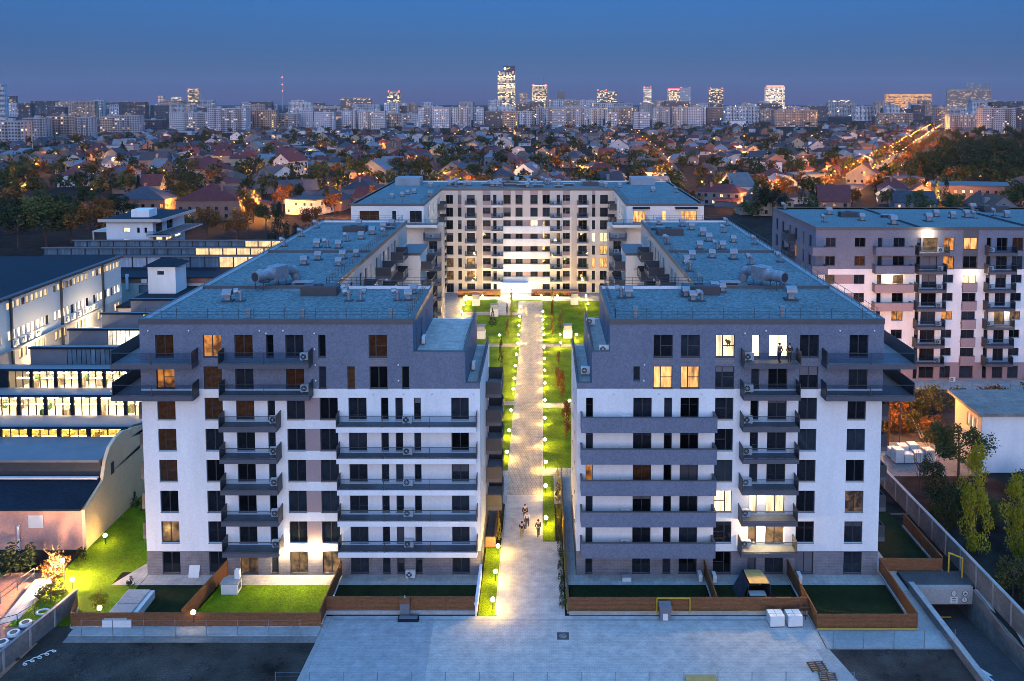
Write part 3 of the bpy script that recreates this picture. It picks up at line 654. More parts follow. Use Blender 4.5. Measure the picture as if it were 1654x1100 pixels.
def zoneF(u, z):
    k = z % 3
    if -9.05 < u < 1.95 and 2.9 < z < 18.2 and 1.0 < k < 2.36: return ('wall_panel', 'panel')
    if (-19.7 < u < -13.9 and u < -18.7 or 11.7 < u < 12.7) and z > 18.2: return ('wall_panel', 'panel')
    if (-9.05 < u < -7.2 or -6.2 < u < -4.4 or -2.7 < u < -.9 or .15 < u < 1.95) and z > 18.4 and k < .25 : return ('wall_panel', 'panel')
    if -11.95 > u > -13.9 and k < .9: return ('wall_panel', 'panel')
    if 4.9 < u < 6.65 and k < .9: return ('wall_panel', 'panel')
    if z <= 18.2 and (-15.4 < u < -14 or 7 < u < 8.3): return ('pilaster', 'beige', u > 0)
    if z > 18.2: return ('upper_wall', 'beige', 0 if u < -19.2 else 1 if u < 12.2 else 2)
    return ('wall', 'cream')
facade(FB, fF, -23.5, 16.9, 0, ZT, ops, zoneF, (-9.05, -7.2, -6.2, -4.4, -2.7, -.9, .15, 1.95, -15.4, -14, 7, 8.3), tuple(x for k in range(8) for x in (F(k), F(k)+.25, F(k)+.9, F(k)+1.0, F(k)+2.36)))
for k in range(1, 8):
    balcony(FB, fF, -17.95, -15.3, F(k), .9, 'glass', 'cream', (1, 1), 1.1, 2, None, .5)
    balcony(FB, fF, -11.75, -9.1, F(k), 1.2, 'glass', 'cream', (1, 1), 1.1, 2, -9.9, .5)
    balcony(FB, fF, 2.0, 4.7, F(k), 1.2, 'glass', 'cream', (1, 1), 1.1, 2, 2.8, .5)
    balcony(FB, fF, 8.3, 10.9, F(k), .9, 'glass', 'cream', (1, 1), 1.1, 2, None, .5)
    balcony(FB, ('E', -23.5), 194, 199, F(k), 1.6, 'glass', 'slab', (1, 1), 1.2, 2, 195, .35, 'S')
    balcony(FB, ('W', 16.9), 194, 199, F(k), 1.6, 'glass', 'slab', (1, 1), 1.2, 2, 195, .35, 'S')
    if k <= 5:
        mb = MB(); mb.box(-9.0, YF-.35, F(k)-.75, 1.95, YF-.003, F(k)+.9); wpart(mb, 'white_band', 'white', FB)
ops = []
for k in range(8):
    for u, wd, st in ((174.5, .8, 'one'), (178, 1.6, 'two'), (182, .8, 'one'), (186, 1.6, 'two'), (190.5, .8, 'one'), (194.6, 1.6, 'two'), (197.4, .8, 'one')): ops.append((u, u+wd, *wz(k), st, 'pane'))
facade(FB, ('E', -23.5), 171.5, YF, 0, ZT, ops, lambda u, z: ('courtyard_wall', 'cream'))
facade(FB, ('W', 16.9), 171.5, YF, 0, ZT, ops, lambda u, z: ('courtyard_wall', 'cream'))
def zt(u, z): return ('end_wall', 'cream')
facade(FB, ('S', 171.5), -38, -23.5, 0, ZT, [(-36.3, -32.4, 21.15, 23.4, 'two', 'panew'), (-29.8, -29, 21.1, 23.4, 'one', 'pane'), (-26.3, -23.9, 21.15, 23.4, 'two', 'pane')], zt)
facade(FB, ('S', 171.5), 16.9, 32.3, 0, ZT, [(18.2, 20.6, 21.1, 23.4, 'two', 'lit'), (24.0, 24.8, 21.1, 23.4, 'one', 'lit'), (27.8, 30.9, 21.1, 23.4, 'two', 'lit')], zt)
for u in ((18.1, 21.5), (26.5, 31)): mb = MB(); mb.box(u[0], 170.6, 23.9, u[1], 171.49, 24.2); wpart(mb, 'awning', 'darkroof', FB)
for s in (0, 1):
    u0, u1 = ((-29, -20.5), (14, 22))[s]
    balcony(FB, ('S', 171.5), u0, u1, 21.0, 3.2, 'bars', 'cream', (0, 1) if s == 0 else (1, 0), 1.2, 5, None, .5)
for s, (u0, u1) in enumerate(((-23.49, -19.9), (13.3, 16.89))):
    facade(FB, ('S', 171.4), u0, u1, 0, 20.5, [(u0+1.0, u0+2.6, *wz(k), 'two', 'pane') for k in range(7) if 3*k+2.4 < 20.4], lambda u, z: ('corner_wall', 'beige', s))
    mb = MB(); mb.box(u0 if s == 0 else u0+.01, 171.6, 0, u1-.01, 176, 20.49); wpart(mb, 'corner_bay', 'beige', FB)
    for k in range(1, 7): balcony(FB, ('S', 171.4), u0+.1, u1-.1, F(k), 1.7, 'glass', 'slab', (1, 1), 1.2, 2, u0+1.6, .4)
railing(FB, [(-38, 170.6, 21), (-29.2, 170.6, 21)], 1.1); railing(FB, [(22.2, 170.6, 21), (32, 170.6, 21)], 1.1)
mb = MB(); mb.box(-38, 171.51, 0, -37.7, 222, ZT); mb.box(32, 171.51, 0, 32.3, 222, ZT); mb.box(-37.7, 221.7, 0, 32, 222, ZT); wpart(mb, 'outer_wall', 'cream', FB)
mb = MB(); mb.box(-38, 170.4, 20.5, -29, 171.49, 20.95); mb.box(22, 170.4, 20.5, 32.2, 171.49, 20.95); wpart(mb, 'terrace', 'cream', FB)
roof_slab(FB, [(-37.7, 171.7, -23.7, 221.8), (17.1, 171.7, 32, 221.8), (-23.7, 202.2, 17.1, 221.8)], zr,
  [(-38.04, 171.46, -23.46, 171.7), (-38.04, 171.7, -37.7, 222.04), (-23.7, 171.7, -23.46, 202.2), (-23.46, 201.96, 16.86, 202.2), (16.86, 171.46, 32.34, 171.7), (16.86, 171.7, 17.1, 202.2), (32, 171.7, 32.34, 222.04), (-37.7, 221.8, 32, 222.04)])
railing(FB, [(-37.4, 172.2, zr+.3), (-24, 172.2, zr+.3), (-24, 202.6, zr+.3), (17.3, 202.6, zr+.3), (17.3, 172.2, zr+.3), (31.7, 172.2, zr+.3)], .9, 2, 2)
for i in range(44):
    x = rnd.uniform(-36.5, 31); y = rnd.uniform(206, 220) if -23 < x < 16.5 else rnd.uniform(175, 219)
    vent(FB, rnd.choice(['hood', 'hood', 'hood', 'cowl', 'hatch']), x, y, zr, 0, rnd.uniform(1.1, 1.6))
for x in (-8, 12): vent(FB, 'shaft', x, 212, zr, 0, 1.)
wboxes('stair_head', 'concl', FB, (-36, 212, zr, -30, 218, zr+1.9), (22, 213, zr, 28, 218, zr+1.9))
mb = MB(); mb.box(-9.2, 199.2, 2.75, -3.2, 201.99, 3.0); wpart(mb, 'entrance_canopy', 'white', FB)
light(FB, (-3.0, -4.2, 2.2), 3500, (1, .82, .56), .5)

# ------------------------------------------------------------ neighbour on the right
NB = thing('apartment_block', 'grey topped apartment block beyond the shrubs on the right with small windows', 'apartment block', (66, 150, 0))
yN = 137.9; zN = 25.0
ops = []
NL = {(7, 4): 'litd', (7, 6): 'lit', (6, 5): 'lito', (7, 5): 'lito', (5, 6): 'litw', (5, 2): 'litd', (5, 3): 'litd', (3, 1): 'lito', (3, 3): 'lito', (3, 9): 'litd', (3, 8): 'litd', (7, 9): 'panew', (6, 1): 'panew', (3, 5): 'lito', (5, 0): 'litd'}
for k in range(8):
    for c, (u0, u1, hh) in enumerate(((45.6, 47.2, 1.5), (50.3, 52.0, 1.5), (54.0, 54.7, 1.6), (56.5, 58.3, 1.5), (61.2, 63.6, 2.1), (64.6, 66.3, 1.3 if k < 6 else 2.1), (67.8, 70.0, 1.9), (71.5, 72.2, 2.1), (73.1, 74.8, 2.1), (75.6, 77.3, 1.3 if k < 6 else 2.1), (80, 81.6, 1.6), (84, 85.8, 1.6), (88, 90, 2))):
        if k == 0: hh = 2.0
        ops.append((u0, u1, F(k)+2.3-hh, F(k)+2.3, 'two' if u1-u0 > 1 else 'one', NL.get((k, c), 'pane')))
    ops.append((60.25, 60.9, F(k)+.2, F(k)+2.3, 'one', 'pane'))
def zoneN(u, z):
    k = z % 3
    if z > 18.2: return ('upper_wall', 'grey', u > 69) if not 67.6 < u < 70.2 else ('wall_panel', 'slab')
    if z < 2.9: return ('base_wall', 'panel')
    if 47.2 < u < 50.3 and .8 < k < 2.3: return ('wall_panel', 'panel')
    if 67.7 < u < 70.1 and k < .5: return ('wall_panel', 'panel')
    return ('wall', 'white')
facade(NB, ('S', yN), 44.0, 94, 0, zN, ops, zoneN, (47.2, 50.3, 67.65, 70.15), tuple(x for k in range(8) for x in (F(k)+.5, F(k)+.8, F(k)+2.3))+(2.9, 18.2))
for k in range(1, 8):
    if k > 3: balcony(NB, ('S', yN), 53.2, 59.4, F(k), 1.3, 'solid', 'panel' if k < 6 else 'grey', th=.35)
    balcony(NB, ('S', yN), 60.0, 64.6 if k < 7 else 64.9, F(k), 1.5, 'glass', 'slab', (1, 1), 1.2, 2, 63.9, .4)
    balcony(NB, ('S', yN), 71.2, 75.7, F(k), 1.5, 'glass', 'slab', (1, 1), 1.2, 2, 72.0, .4)
    balcony(NB, ('S', yN), 82, 87, F(k), 1.5, 'glass', 'slab', (1, 1), 1.2, 2, None, .4)
    if k < 6: balcony(NB, ('S', yN), 67.75, 70.05, F(k), .25, 'solid', 'panel', th=.5)
for k in (6, 7): balcony(NB, ('S', yN), 43.0, 45.5, F(k), 1.6, 'solid', 'grey', th=.35)
ops = []
for k in range(8):
    for u, wd in ((140, 1.6), (144, .8), (148, 1.6), (152, .8), (156, 1.6), (160, 1.6)): ops.append((u, u+wd, *wz(k), 'two' if wd > 1 else 'one', 'lito' if (k, u) in ((6, 148),) else 'pane'))
facade(NB, ('W', 44.0), yN, 164, 0, zN, ops, lambda u, z: ('side_wall', 'grey' if z > 6 else 'white'), (), (6,))
balcony(NB, ('W', 44.0), 149, 153, 21.0, 1.3, 'glass', 'slab'); balcony(NB, ('W', 44.0), 149, 153, 18.0, 1.3, 'glass', 'slab')
mb = MB(); mb.box(44.01, 163.7, 0, 94, 164, zN); mb.box(93.7, yN+.01, 0, 94, 163.7, zN); wpart(mb, 'outer_wall', 'white', NB)
roof_slab(NB, [(44.3, yN+.2, 93.8, 163.8)], zN-.3, [(43.96, yN-.04, 94, yN+.22), (43.96, yN+.22, 44.28, 164), (44.28, 163.7, 94, 164.04), (61.0, yN+.22, 61.3, 163.7), (79, yN+.22, 79.3, 163.7)])
for kd, x, y, s in (('cowl', 46, 163, 1.3), ('cowl', 48, 146, 1.2), ('hood', 52, 156, 1.4), ('shaft', 54.6, 153, .9), ('hood', 55, 148, 1.3), ('hood', 58.4, 143, 1.6), ('hatch', 61, 152, 1.3), ('hood', 66, 147, 1.5), ('hood', 70, 153, 1.3), ('hood', 72, 151, 1.3), ('hood', 75, 152, 1.4), ('cowl', 76, 151, 1.2), ('shaft', 84, 160, 1.2), ('hood', 82, 152, 1.3), ('cowl', 81, 154, 1.3), ('hood', 81, 162, 1.4)): vent(NB, kd, x, y, zN-.3, 0, s)
wall_light(NB, ('S', yN), 61.9, 24.0, 1, 600); wall_light(NB, ('S', yN), 56.3, 17.5, 1, 330); wall_light(NB, ('S', yN), 69, 17.3, 1, 130); wall_light(NB, ('S', yN), 74.5, 11.6, 1, 300)
ac(NB, (66.2, 136.9, .02), 'S'); ac(NB, (78.5, 136.9, .02), 'S')
# ------------------------------------------------------------ ground, courtyard and front yard
def sheet(name, x0, y0, x1, y1, z, m):
    mb = MB(); mb.quad((x0, y0, z), (x1, y0, z), (x1, y1, z), (x0, y1, z)); return struct(name, mb, m)
HX0, HX1, HY0, HY1 = 34.3, 39.9, 45.0, 92.0            # the ramp goes down through this opening
mb = MB()
for x0, x1, y0, y1 in ((-9000, HX0, -200, 14000), (HX1, 9000, -200, 14000), (HX0, HX1, -200, HY0), (HX0, HX1, HY1-15, 14000)):
    mb.quad((x0, y0, -.02), (x1, y0, -.02), (x1, y1, -.02), (x0, y1, -.02))
struct('ground', mb, 'earth')
sheet('courtyard_paving', -23.0, 94.2, 17.0, 201.99, 0, 'terr')
mb = MB(); mb.poly([(-4.1, 96.5, .012), (.1, 96.5, .012), (.1, 193.5, .012), (-4.1, 193.5, .012)]); struct('path', mb, 'pave')
mb = MB(); mb.poly([(-4.1, 72.99, .008), (2.05, 72.99, .008), (2.05, 85.9, .008), (.1, 85.9, .008), (.1, 96.49, .008), (-4.1, 96.49, .008)]); struct('path', mb, 'plaza')
mb = MB(); mb.poly([(-18.9, 50, .008), (24.6, 50, .008), (24.6, 64, .008), (23.5, 68.5, .008), (23.5, 72.9, .008), (2.05, 72.99, .008), (-18.4, 72.99, .008)]); struct('plaza_paving', mb, 'plaza')
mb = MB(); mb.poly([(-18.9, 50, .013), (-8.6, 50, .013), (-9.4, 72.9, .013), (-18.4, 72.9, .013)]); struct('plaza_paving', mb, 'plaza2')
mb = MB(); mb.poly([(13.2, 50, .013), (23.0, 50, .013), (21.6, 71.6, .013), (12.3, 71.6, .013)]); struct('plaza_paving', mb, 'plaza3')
sheet('drain_channel', -18.2, 72.3, 22.8, 72.42, .018, 'dconc')
mb = MB(); mb.poly([(-19.7, 50, .03), (-18.9, 50, .03), (-18.4, 72.9, .03), (-18.9, 72.9, .03), (-18.9, 69.2, .03)]); struct('kerb_strip', mb, 'conc')
mb = MB(); mb.poly([(23.0, 50, .03), (24.7, 50, .03), (24.7, 64, .03), (23.7, 68.3, .03), (22.6, 68.3, .03), (23.0, 64, .03)]); struct('kerb_strip', mb, 'conc')
for x0, y0, x1, y1 in ((.1, 101.7, 3.2, 103.7), (.1, 125, 9, 126.9), (.1, 157, 12, 158.8), (-12, 157, -4.1, 158.8), (-9, 126, -4.1, 127.6), (-16, 180.6, -4.1, 182.2)):
    sheet('cross_path', x0, y0, x1, y1, .016, 'pave')
gr = [(-14, 103, -4.15, 125.9), (-14, 127.7, -4.15, 156.9), (-14, 158.9, -4.15, 180.5), (.15, 103.8, 9, 124.9), (.15, 127, 12, 156.9), (.15, 158.9, 13, 193.6), (-17.5, 183.5, -10, 194.6), (-6.9, 183, -5.2, 194.6), (-5.2, 193.7, .1, 194.9),
      (.12, 85.9, 1.42, 101.5), (-5.6, 72.95, -4.12, 84.6), (-46, 71.4, -40.2, 100), (-40.2, 80, -37.6, 100), (-40.2, 71.35, -37.6, 77.8)]
for g in gr: sheet('lawn', *g, .05, 'grass')
mb = MB(); mb.poly([(.15, 171.5, .06), (-.2, 171.5, .06), (-.2, 171.6, .06), (.15, 171.6, .06)])
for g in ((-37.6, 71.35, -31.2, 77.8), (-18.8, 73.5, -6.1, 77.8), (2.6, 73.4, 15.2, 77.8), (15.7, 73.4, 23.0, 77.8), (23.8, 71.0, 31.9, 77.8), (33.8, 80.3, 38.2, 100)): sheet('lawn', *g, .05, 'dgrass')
sheet('lawn', -30.6, 71.35, -19.3, 77.8, .05, 'grass')
for g in ((-37.5, 77.8, -5.85, 79.52), (2.4, 77.8, 33.6, 79.52), (31.95, 79.52, 33.8, 100)): sheet('terrace_paving', *g, .06, 'terr')
mb = MB(); mb.poly([(-40.2, 77.8, .062), (-37.55, 77.8, .062), (-37.55, 84, .062)]); struct('terrace_paving', mb, 'terr')
sheet('patio', 2.42, 79.52, 3.28, 101, .03, 'conc'); sheet('patio', -5.75, 84.7, -4.75, 95, .02, 'dconc')
mb = MB(); mb.box(-4.12, 73.0, 0, -3.95, 101, .1); struct('kerb', mb, 'terr')
mb = MB(); mb.box(-40, 70.0, 0, -18.9, 71.1, .14); struct('kerb', mb, 'conc')
mb = MB(); mb.box(-40, 69.2, 0, -18.9, 69.99, .05); struct('kerb_strip', mb, 'dconc')
mb = MB(); mb.box(23.55, 68.3, .01, 33.9, 70.7, .12); struct('pavement', mb, 'conc')
sheet('pavement', 32.15, 70.71, 33.9, 79.9, .02, 'conc'); sheet('soil_lot', -43.2, 69.15, -40.0, 74.3, .004, 'soil')
mb = MB(); mb.poly([(-43.6, 50, .0), (-18.95, 50, .0), (-18.95, 69.15, .0), (-43, 69.15, .0)]); struct('soil_lot', mb, 'soil')
mb = MB(); mb.poly([(24.65, 50, .0), (33.9, 50, .0), (33.9, 68.25, .0), (23.7, 68.25, .0), (24.65, 64, .0)]); struct('soil_lot', mb, 'soil')
mb = MB(); mb.poly([(-70, 50, .002), (-43.7, 50, .002), (-41.6, 74.2, .002), (-43, 80, .002), (-70, 80, .002)]); struct('yard_paving', mb, 'redpave')
# mounds of soil on the empty lots
mb = MB()
for i in range(240):
    x, y = rnd.uniform(-42.5, -19.6), rnd.uniform(60, 68.8); r = rnd.uniform(.05, .28)
    if rnd.random() < .35: x = rnd.uniform(25.3, 33.5); y = rnd.uniform(60, 68)
    mb.ball((x, y, .0), r, nu=5, nv=3, sz=.6)
stuff(mb.part('rubble', 'soil'))

# ramp to the underground garage
mb = MB(); mb.quad((34.3, 45, .4), (39.9, 45, .4), (39.9, 78, -3.2), (34.3, 78, -3.2)); mb.quad((34.3, 78, -3.2), (39.9, 78, -3.2), (39.9, 92, -3.2), (34.3, 92, -3.2)); struct('ramp', mb, 'asph')
mb = MB(); c0 = (37.2, 67.5); 
def rz_(y): return .4-(y-45)*3.6/33+.012
mb.poly([(37.2, 63.2, rz_(63.2)), (37.4, 63.2, rz_(63.2)), (36.75, 68.2, rz_(68.2)), (36.55, 68.2, rz_(68.2))])
mb.poly([(36.2, 68.0, rz_(68)), (37.15, 68.1, rz_(68.1)), (36.45, 69.9, rz_(69.9))]); o = struct('road_marking', mb, 'acw')
t = thing('retaining_wall', 'low concrete parapet wall along the near side of the garage ramp', 'wall', (34.1, 62, 0))
mb = MB(); mb.box(33.9, 45, -3.4, 34.3, 77.0, .75); wpart(mb, 'wall', 'dconc', t); mb = MB(); mb.box(33.86, 45, .75, 34.34, 77.0, .83); wpart(mb, 'coping', 'conc', t)
t = thing('retaining_wall', 'concrete ramp side wall with pale sheeting draped over its top', 'wall', (40.0, 62, 0))
mb = MB(); mb.xprism([(45, -3.4), (77, -3.4), (77, .1), (75, .1), (71, -.4), (66, .35), (60, .5), (45, .6)], 39.9, 40.3); wpart(mb, 'wall', 'dconc', t)
mb = MB()
pr = [(45, .62), (60, .52), (66, .38), (71, -.36), (75, .12), (77, .12)]
for (ya, za), (yb, zb) in zip(pr[:-1], pr[1:]): mb.quad((39.86, ya, za-.12), (39.86, yb, zb-.12), (40.1, yb, zb+.05), (40.1, ya, za+.05)); mb.quad((40.1, ya, za+.05), (40.1, yb, zb+.05), (40.5, yb, .0), (40.5, ya, .0))
wpart(mb, 'sheeting', 'conc', t)
t = thing('garage_portal', 'concrete beam with round traffic signs above the garage ramp mouth', 'garage entrance', (37.1, 77.2, 0))
mb = MB(); mb.box(34.35, 77.0, -1.35, 39.85, 77.4, .3); wpart(mb, 'beam', 'conc', t)
mb = MB(); mb.box(34.0, 77.4, .02, 40.2, 79.8, .3); wpart(mb, 'slab', 'asph', t)
mb = MB(); mb.box(34.3, 91.8, -3.4, 40.3, 92, 0); mb.box(39.9, 77.0, -3.4, 40.3, 91.79, -.03); mb.box(34.0, 77.0, -3.4, 34.3, 91.79, -.03); mb.box(34.3, 77.41, -.4, 39.9, 91.79, -.1); wpart(mb, 'tunnel', 'dconc', t)
mb = MB(); mb.box(35.2, 77.5, -2.95, 38.2, 77.56, -2.86); wpart(mb, 'height_bar', 'yellow', t)
def text(s, size, root, loc, m='dark', name='lettering'):
    c = bpy.data.curves.new(name, 'FONT'); c.body = s; c.size = size; c.align_x = 'CENTER'; c.align_y = 'CENTER'; c.extrude = .004
    tmp = bpy.data.objects.new(name, c); col.objects.link(tmp); bpy.context.view_layer.update()
    me = bpy.data.meshes.new_from_object(tmp.evaluated_get(bpy.context.evaluated_depsgraph_get())); bpy.data.objects.remove(tmp)
    me.materials.clear(); me.materials.append(M[m]); o = put(name, me, root, loc); o.rotation_euler = (math.pi/2, 0, 0); return o
for x, z, lab, kind in ((38.1, -.28, 'round white traffic sign with a two figure limit above the garage ramp', '2.2'), (39.15, -.28, 'round traffic sign with a car mark at the top right of the garage beam', 'car'), (39.1, -.88, 'round blue white sign with a figure five below the car sign', '5')):
    s = thing('traffic_sign', lab, 'traffic sign', (x, 76.98, z))
    mb = MB(); mb.bar((0, 0, 0), (0, -.03, 0), .27, n=20); mb.part('disc', 'redsign', s) if False else mb.part('disc', 'acw', s)
    mb = MB()
    for i in range(20): a, b = 2*math.pi*i/20, 2*math.pi*(i+1)/20; mb.quad((.28*math.cos(a), -.034, .28*math.sin(a)), (.28*math.cos(b), -.034, .28*math.sin(b)), (.235*math.cos(b), -.034, .235*math.sin(b)), (.235*math.cos(a), -.034, .235*math.sin(a)))
    mb.part('rim', 'dark', s)
    if kind == 'car': mb = MB(); mb.box(-.14, -.05, -.09, .14, -.036, .0); mb.box(-.08, -.05, .0, .08, -.036, .08); mb.part('car_mark', 'dark', s)
    else: text(kind, .26 if kind != '5' else .34, s, (0, -.04, 0))
s = thing('notice_board', 'square white notice with three lines of print on the garage beam', 'notice', (38.12, 76.98, -.92))
mb = MB(); mb.box(-.34, -.04, -.31, .34, 0, .31); mb.part('board', 'acw', s)
mb = MB()
for z in (.16, .0, -.17): mb.box(-.2, -.045, z-.03, .2, -.041, z+.03)
stuff(mb.part('print_lines', 'dark', s))

# boundary walls
def wall(label, p, q, h, th, m, cap='conc', posts=0, name='boundary_wall', gap=3.0):
    p, q = Vector((*p, 0)), Vector((*q, 0)); d = q-p; t = thing(name, label, 'wall', p, math.atan2(d.y, d.x)); L = d.length
    n = max(1, round(L/gap))
    for i in range(n):
        a, b = L*i/n, L*(i+1)/n; mb = MB(); mb.box(a+.015, -th/2, -.1, b-.015, th/2, h); mb.part('wall_panel', m, t)
        if posts: mb = MB(); mb.box(a-.1, -th/2-.07, 0, a+.1, th/2-.001+.05, h+.06); mb.part('post', 'conc', t)
    mb = MB(); mb.box(-.1, -th/2-.05, h+.061, L+.1, th/2+.05, h+.13); mb.part('coping', cap, t); return t
wall('long weathered concrete wall running back past the garage ramp on the right', (40.9, 45), (40.1, 101), 2.1, .22, 'dconc', 'conc', 1)
wall('concrete panel wall between the soil lot and the red paved yard', (-43.7, 60), (-41.5, 74.3), 1.55, .16, 'dconc', 'greysheet', 1)
wall('low white garden wall beside the narrow lamp lit lawn at the path mouth', (-5.78, 72.95), (-5.78, 79.4), 1.0, .16, 'white', 'white')

# timber fences: slats, posts and rail
def fence(label, p, q, h, base=.0, yellow=0):
    p, q = Vector((*p, base)), Vector((*q, base)); d = q-p; t = thing('timber_fence', label, 'fence', p, math.atan2(d.y, d.x), group='brown timber garden fences'); L = d.length
    n = max(1, round(L/2.4)); k = int(h/.125)
    for i in range(n):
        a, b = L*i/n+.04, L*(i+1)/n-.04; mb = MB()
        for j in range(k): z = .06+j*(h-.08)/k; mb.box(a, -.014, z, b, .014, z+(h-.08)/k-.014)
        stuff(mb.part('slats', 'wood', t))
    for i in range(n+1):
        mb = MB(); a = L*i/n; mb.box(a-.035, -.03, 0, a+.035, .03, h); mb.part('post', 'wood', t)
    mb = MB(); mb.box(-.04, -.05, h, L+.04, .05, h+.04); mb.part('top_rail', 'wood', t)
    if base: mb = MB(); mb.box(-.05, -.12, -base, L+.05, .12, 0); mb.part('plinth', 'conc', t)
    if yellow: mb = MB(); mb.bar((0, -.2, .1), (L, -.2, .1), .05, n=6); mb.part('gas_pipe', 'yellow', t)
    return t
fence('brown slatted fence along the front of the two leftmost gardens', (-40.3, 71.25), (-18.95, 71.25), 1.2, .12)
fence('orange lit slatted fence between the dark garden and the lamp lit garden', (-30.9, 71.4), (-29.9, 79.4), 1.5, .05)
fence('slatted fence on the right side of the floodlit lawn', (-19.05, 71.4), (-19.05, 79.4), 1.5, .05)
fence('brown slatted fence in front of the left block beside the path mouth', (-18.95, 73.3), (-5.9, 73.3), 1.25, .3)
fence('brown slatted fence with a yellow gas pipe and grey cabinet in front', (2.45, 73.2), (23.4, 73.2), 1.25, .3, 1)
fence('slatted divider fence beside the two leaning air conditioners', (15.45, 73.4), (15.45, 79.4), 1.5, .05)
fence('orange lit divider fence right of the tan topped garden store', (23.45, 70.95), (23.35, 79.4), 1.5, .1)
fence('brown slatted fence in front of the corner garden near the ramp', (23.5, 70.85), (32.0, 70.85), 1.25, .2, 1)
fence('orange brown slatted fence between the corner garden and the ramp', (32.05, 70.9), (32.3, 79.9), 1.3, .2)
fence('dark slatted fence crossing just behind the garage ramp mouth', (32.4, 80.0), (38.3, 80.0), 1.3, .1)
fence('orange brown slatted fence on the right of the side lawn', (38.4, 80.1), (38.4, 89), 1.3, .2)
fence('long slatted fence behind the row of clipped shrubs by the path', (2.35, 73.4), (2.35, 101.5), 1.3, .1)
fence('short slatted fence at the left end of the front gardens', (-41.4, 74.2), (-40.4, 71.3), 1.2, .1)

# grid fence posts in front
def wire_fence(label, xs, y, h, z0=0):
    t = thing('wire_fence', label, 'fence', (xs[0], y, z0))
    for x in xs:
        mb = MB(); mb.bar((x-xs[0], 0, 0), (x-xs[0], 0, h), .03, n=6); mb.part('post', 'steel', t)
    mb = MB()
    for z in (.1, .5, .9, 1.3, h-.05):
        if z < h: mb.bar((0, 0, z), (xs[-1]-xs[0], 0, z), .006, n=3)
    stuff(mb.part('wire', 'steel', t)); return t
wire_fence('thin wire fence with pale posts beside the kerb of the left soil lot', [-38.6+2.62*i for i in range(8)], 69.6, 1.75)
wire_fence('thin wire fence with dark posts along the near edge of the plaza', [-20.5+2.62*i for i in range(18)], 63.6, 1.3)
wire_fence('thin wire fence with pale posts beside the right soil lot', [24.0+2.5*i for i in range(5)], 68.25, 1.75)

# lamps: a globe on a short post, with its light
LM = {}
def garden_lamp(x, y, label, power=4100, h=.5, z=0., group='globe lamps lighting the path and lawns', yl=0):
    if not LM:
        m = MB(); m.bar((0, 0, 0), (0, 0, .72), .045, n=8); m.bar((0, 0, .70), (0, 0, .76), .09, n=8); LM['p'] = m.mesh('lp', 'dark')
        m = MB(); m.ball((0, 0, .92), .20, nu=12, nv=8); me = m.mesh('lg', 'globe'); me.polygons.foreach_set('use_smooth', [True]*len(me.polygons)); LM['g'] = me
    t = thing('garden_lamp', label, 'lamp', (x, y, z+.05), 0, group)
    put('post', LM['p'], t); put('globe', LM['g'], t); light(t, (0, 0, .92), power, (1, .57, .11), .22); return t
ORD = ['first', 'second', 'third', 'fourth', 'fifth', 'sixth', 'seventh', 'eighth', 'ninth', 'tenth', 'eleventh', 'twelfth', 'thirteenth', 'fourteenth', 'fifteenth', 'sixteenth', 'seventeenth', 'eighteenth', 'nineteenth', 'twentieth']
for i, (x, y) in enumerate([(-4.35, 73.9), (-4.35, 78.5), (-4.35, 83.2), (-4.4, 106.5), (-4.4, 113.7), (-4.4, 121.3), (-4.4, 130.6), (-4.4, 135.7), (-4.45, 142.3), (-4.45, 149), (-4.45, 156), (-4.45, 161.7), (-4.5, 168.6), (-4.55, 175.8), (-4.6, 184.3)]):
    garden_lamp(x, y, 'glowing globe lamp on the left edge of the path, %s from the street' % ORD[i])
for i, (x, y) in enumerate([(.45, 89.1), (.45, 96.8), (.5, 103.4), (.42, 110.5), (.45, 118.3), (.5, 125.6), (.5, 133.4), (.5, 139.9), (.45, 146.5), (.4, 153.3), (.35, 161.7), (.25, 166.6), (.25, 173.1), (.25, 180.1)]):
    garden_lamp(x, y, 'glowing globe lamp on the right edge of the path, %s from the street' % ORD[i])
for x, y, lb in ((-16.9, 186.2, 'globe lamp on the small far left lawn, middle of its row of three'), (-17.0, 190.6, 'globe lamp on the small far left lawn, farthest but one'), (-17.2, 194.6, 'globe lamp at the far corner of the small left lawn'), (-13.5, 195, 'globe lamp behind the white shaft on the small left lawn'), (-7.6, 195.2, 'globe lamp beside the bright entrance, left of it'), (-3.4, 195.0, 'globe lamp beside the bright entrance, just right of it'), (-.1, 195, 'globe lamp on the low white kerb right of the entrance'), (3.6, 195, 'globe lamp on the low white kerb by the right planter'), (10.1, 195, 'globe lamp at the far right corner of the court lawn'), (10.1, 190.9, 'globe lamp near the right planter, middle of its row of three'), (10.1, 187, 'globe lamp near the right planter, nearest of its row of three'),
    (-16.9, 180, 'globe lamp on the paved strip at the far left of the court'), (-8, 161.5, 'globe lamp alone on the lawn left of the path'), (3.5, 161.9, 'globe lamp on the lawn left of the right white shaft'), (6.6, 161.9, 'globe lamp on the lawn right of the right white shaft'), (3.5, 156.4, 'globe lamp at the edge of the lawn before the cross path'), (4.1, 125.3, 'globe lamp at the right end of the near cross path')):
    garden_lamp(x, y, lb, 4600)
garden_lamp(-43.4, 77.1, 'globe lamp at the near end of the left side lawn by the lit wall', 1100); garden_lamp(-44.5, 85.3, 'globe lamp at the foot of the tall cream wall', 1700)
garden_lamp(-38.6, 72.6, 'globe lamp behind the front fence by the two white lids', 600); garden_lamp(-29.8, 71.05, 'globe lamp on the front fence below the floodlit lawn', 300, z=.55)
t = thing('flood_light', 'bright white flood light on a post at the wall end of the red yard', 'flood light', (-45.0, 78.6, 0))
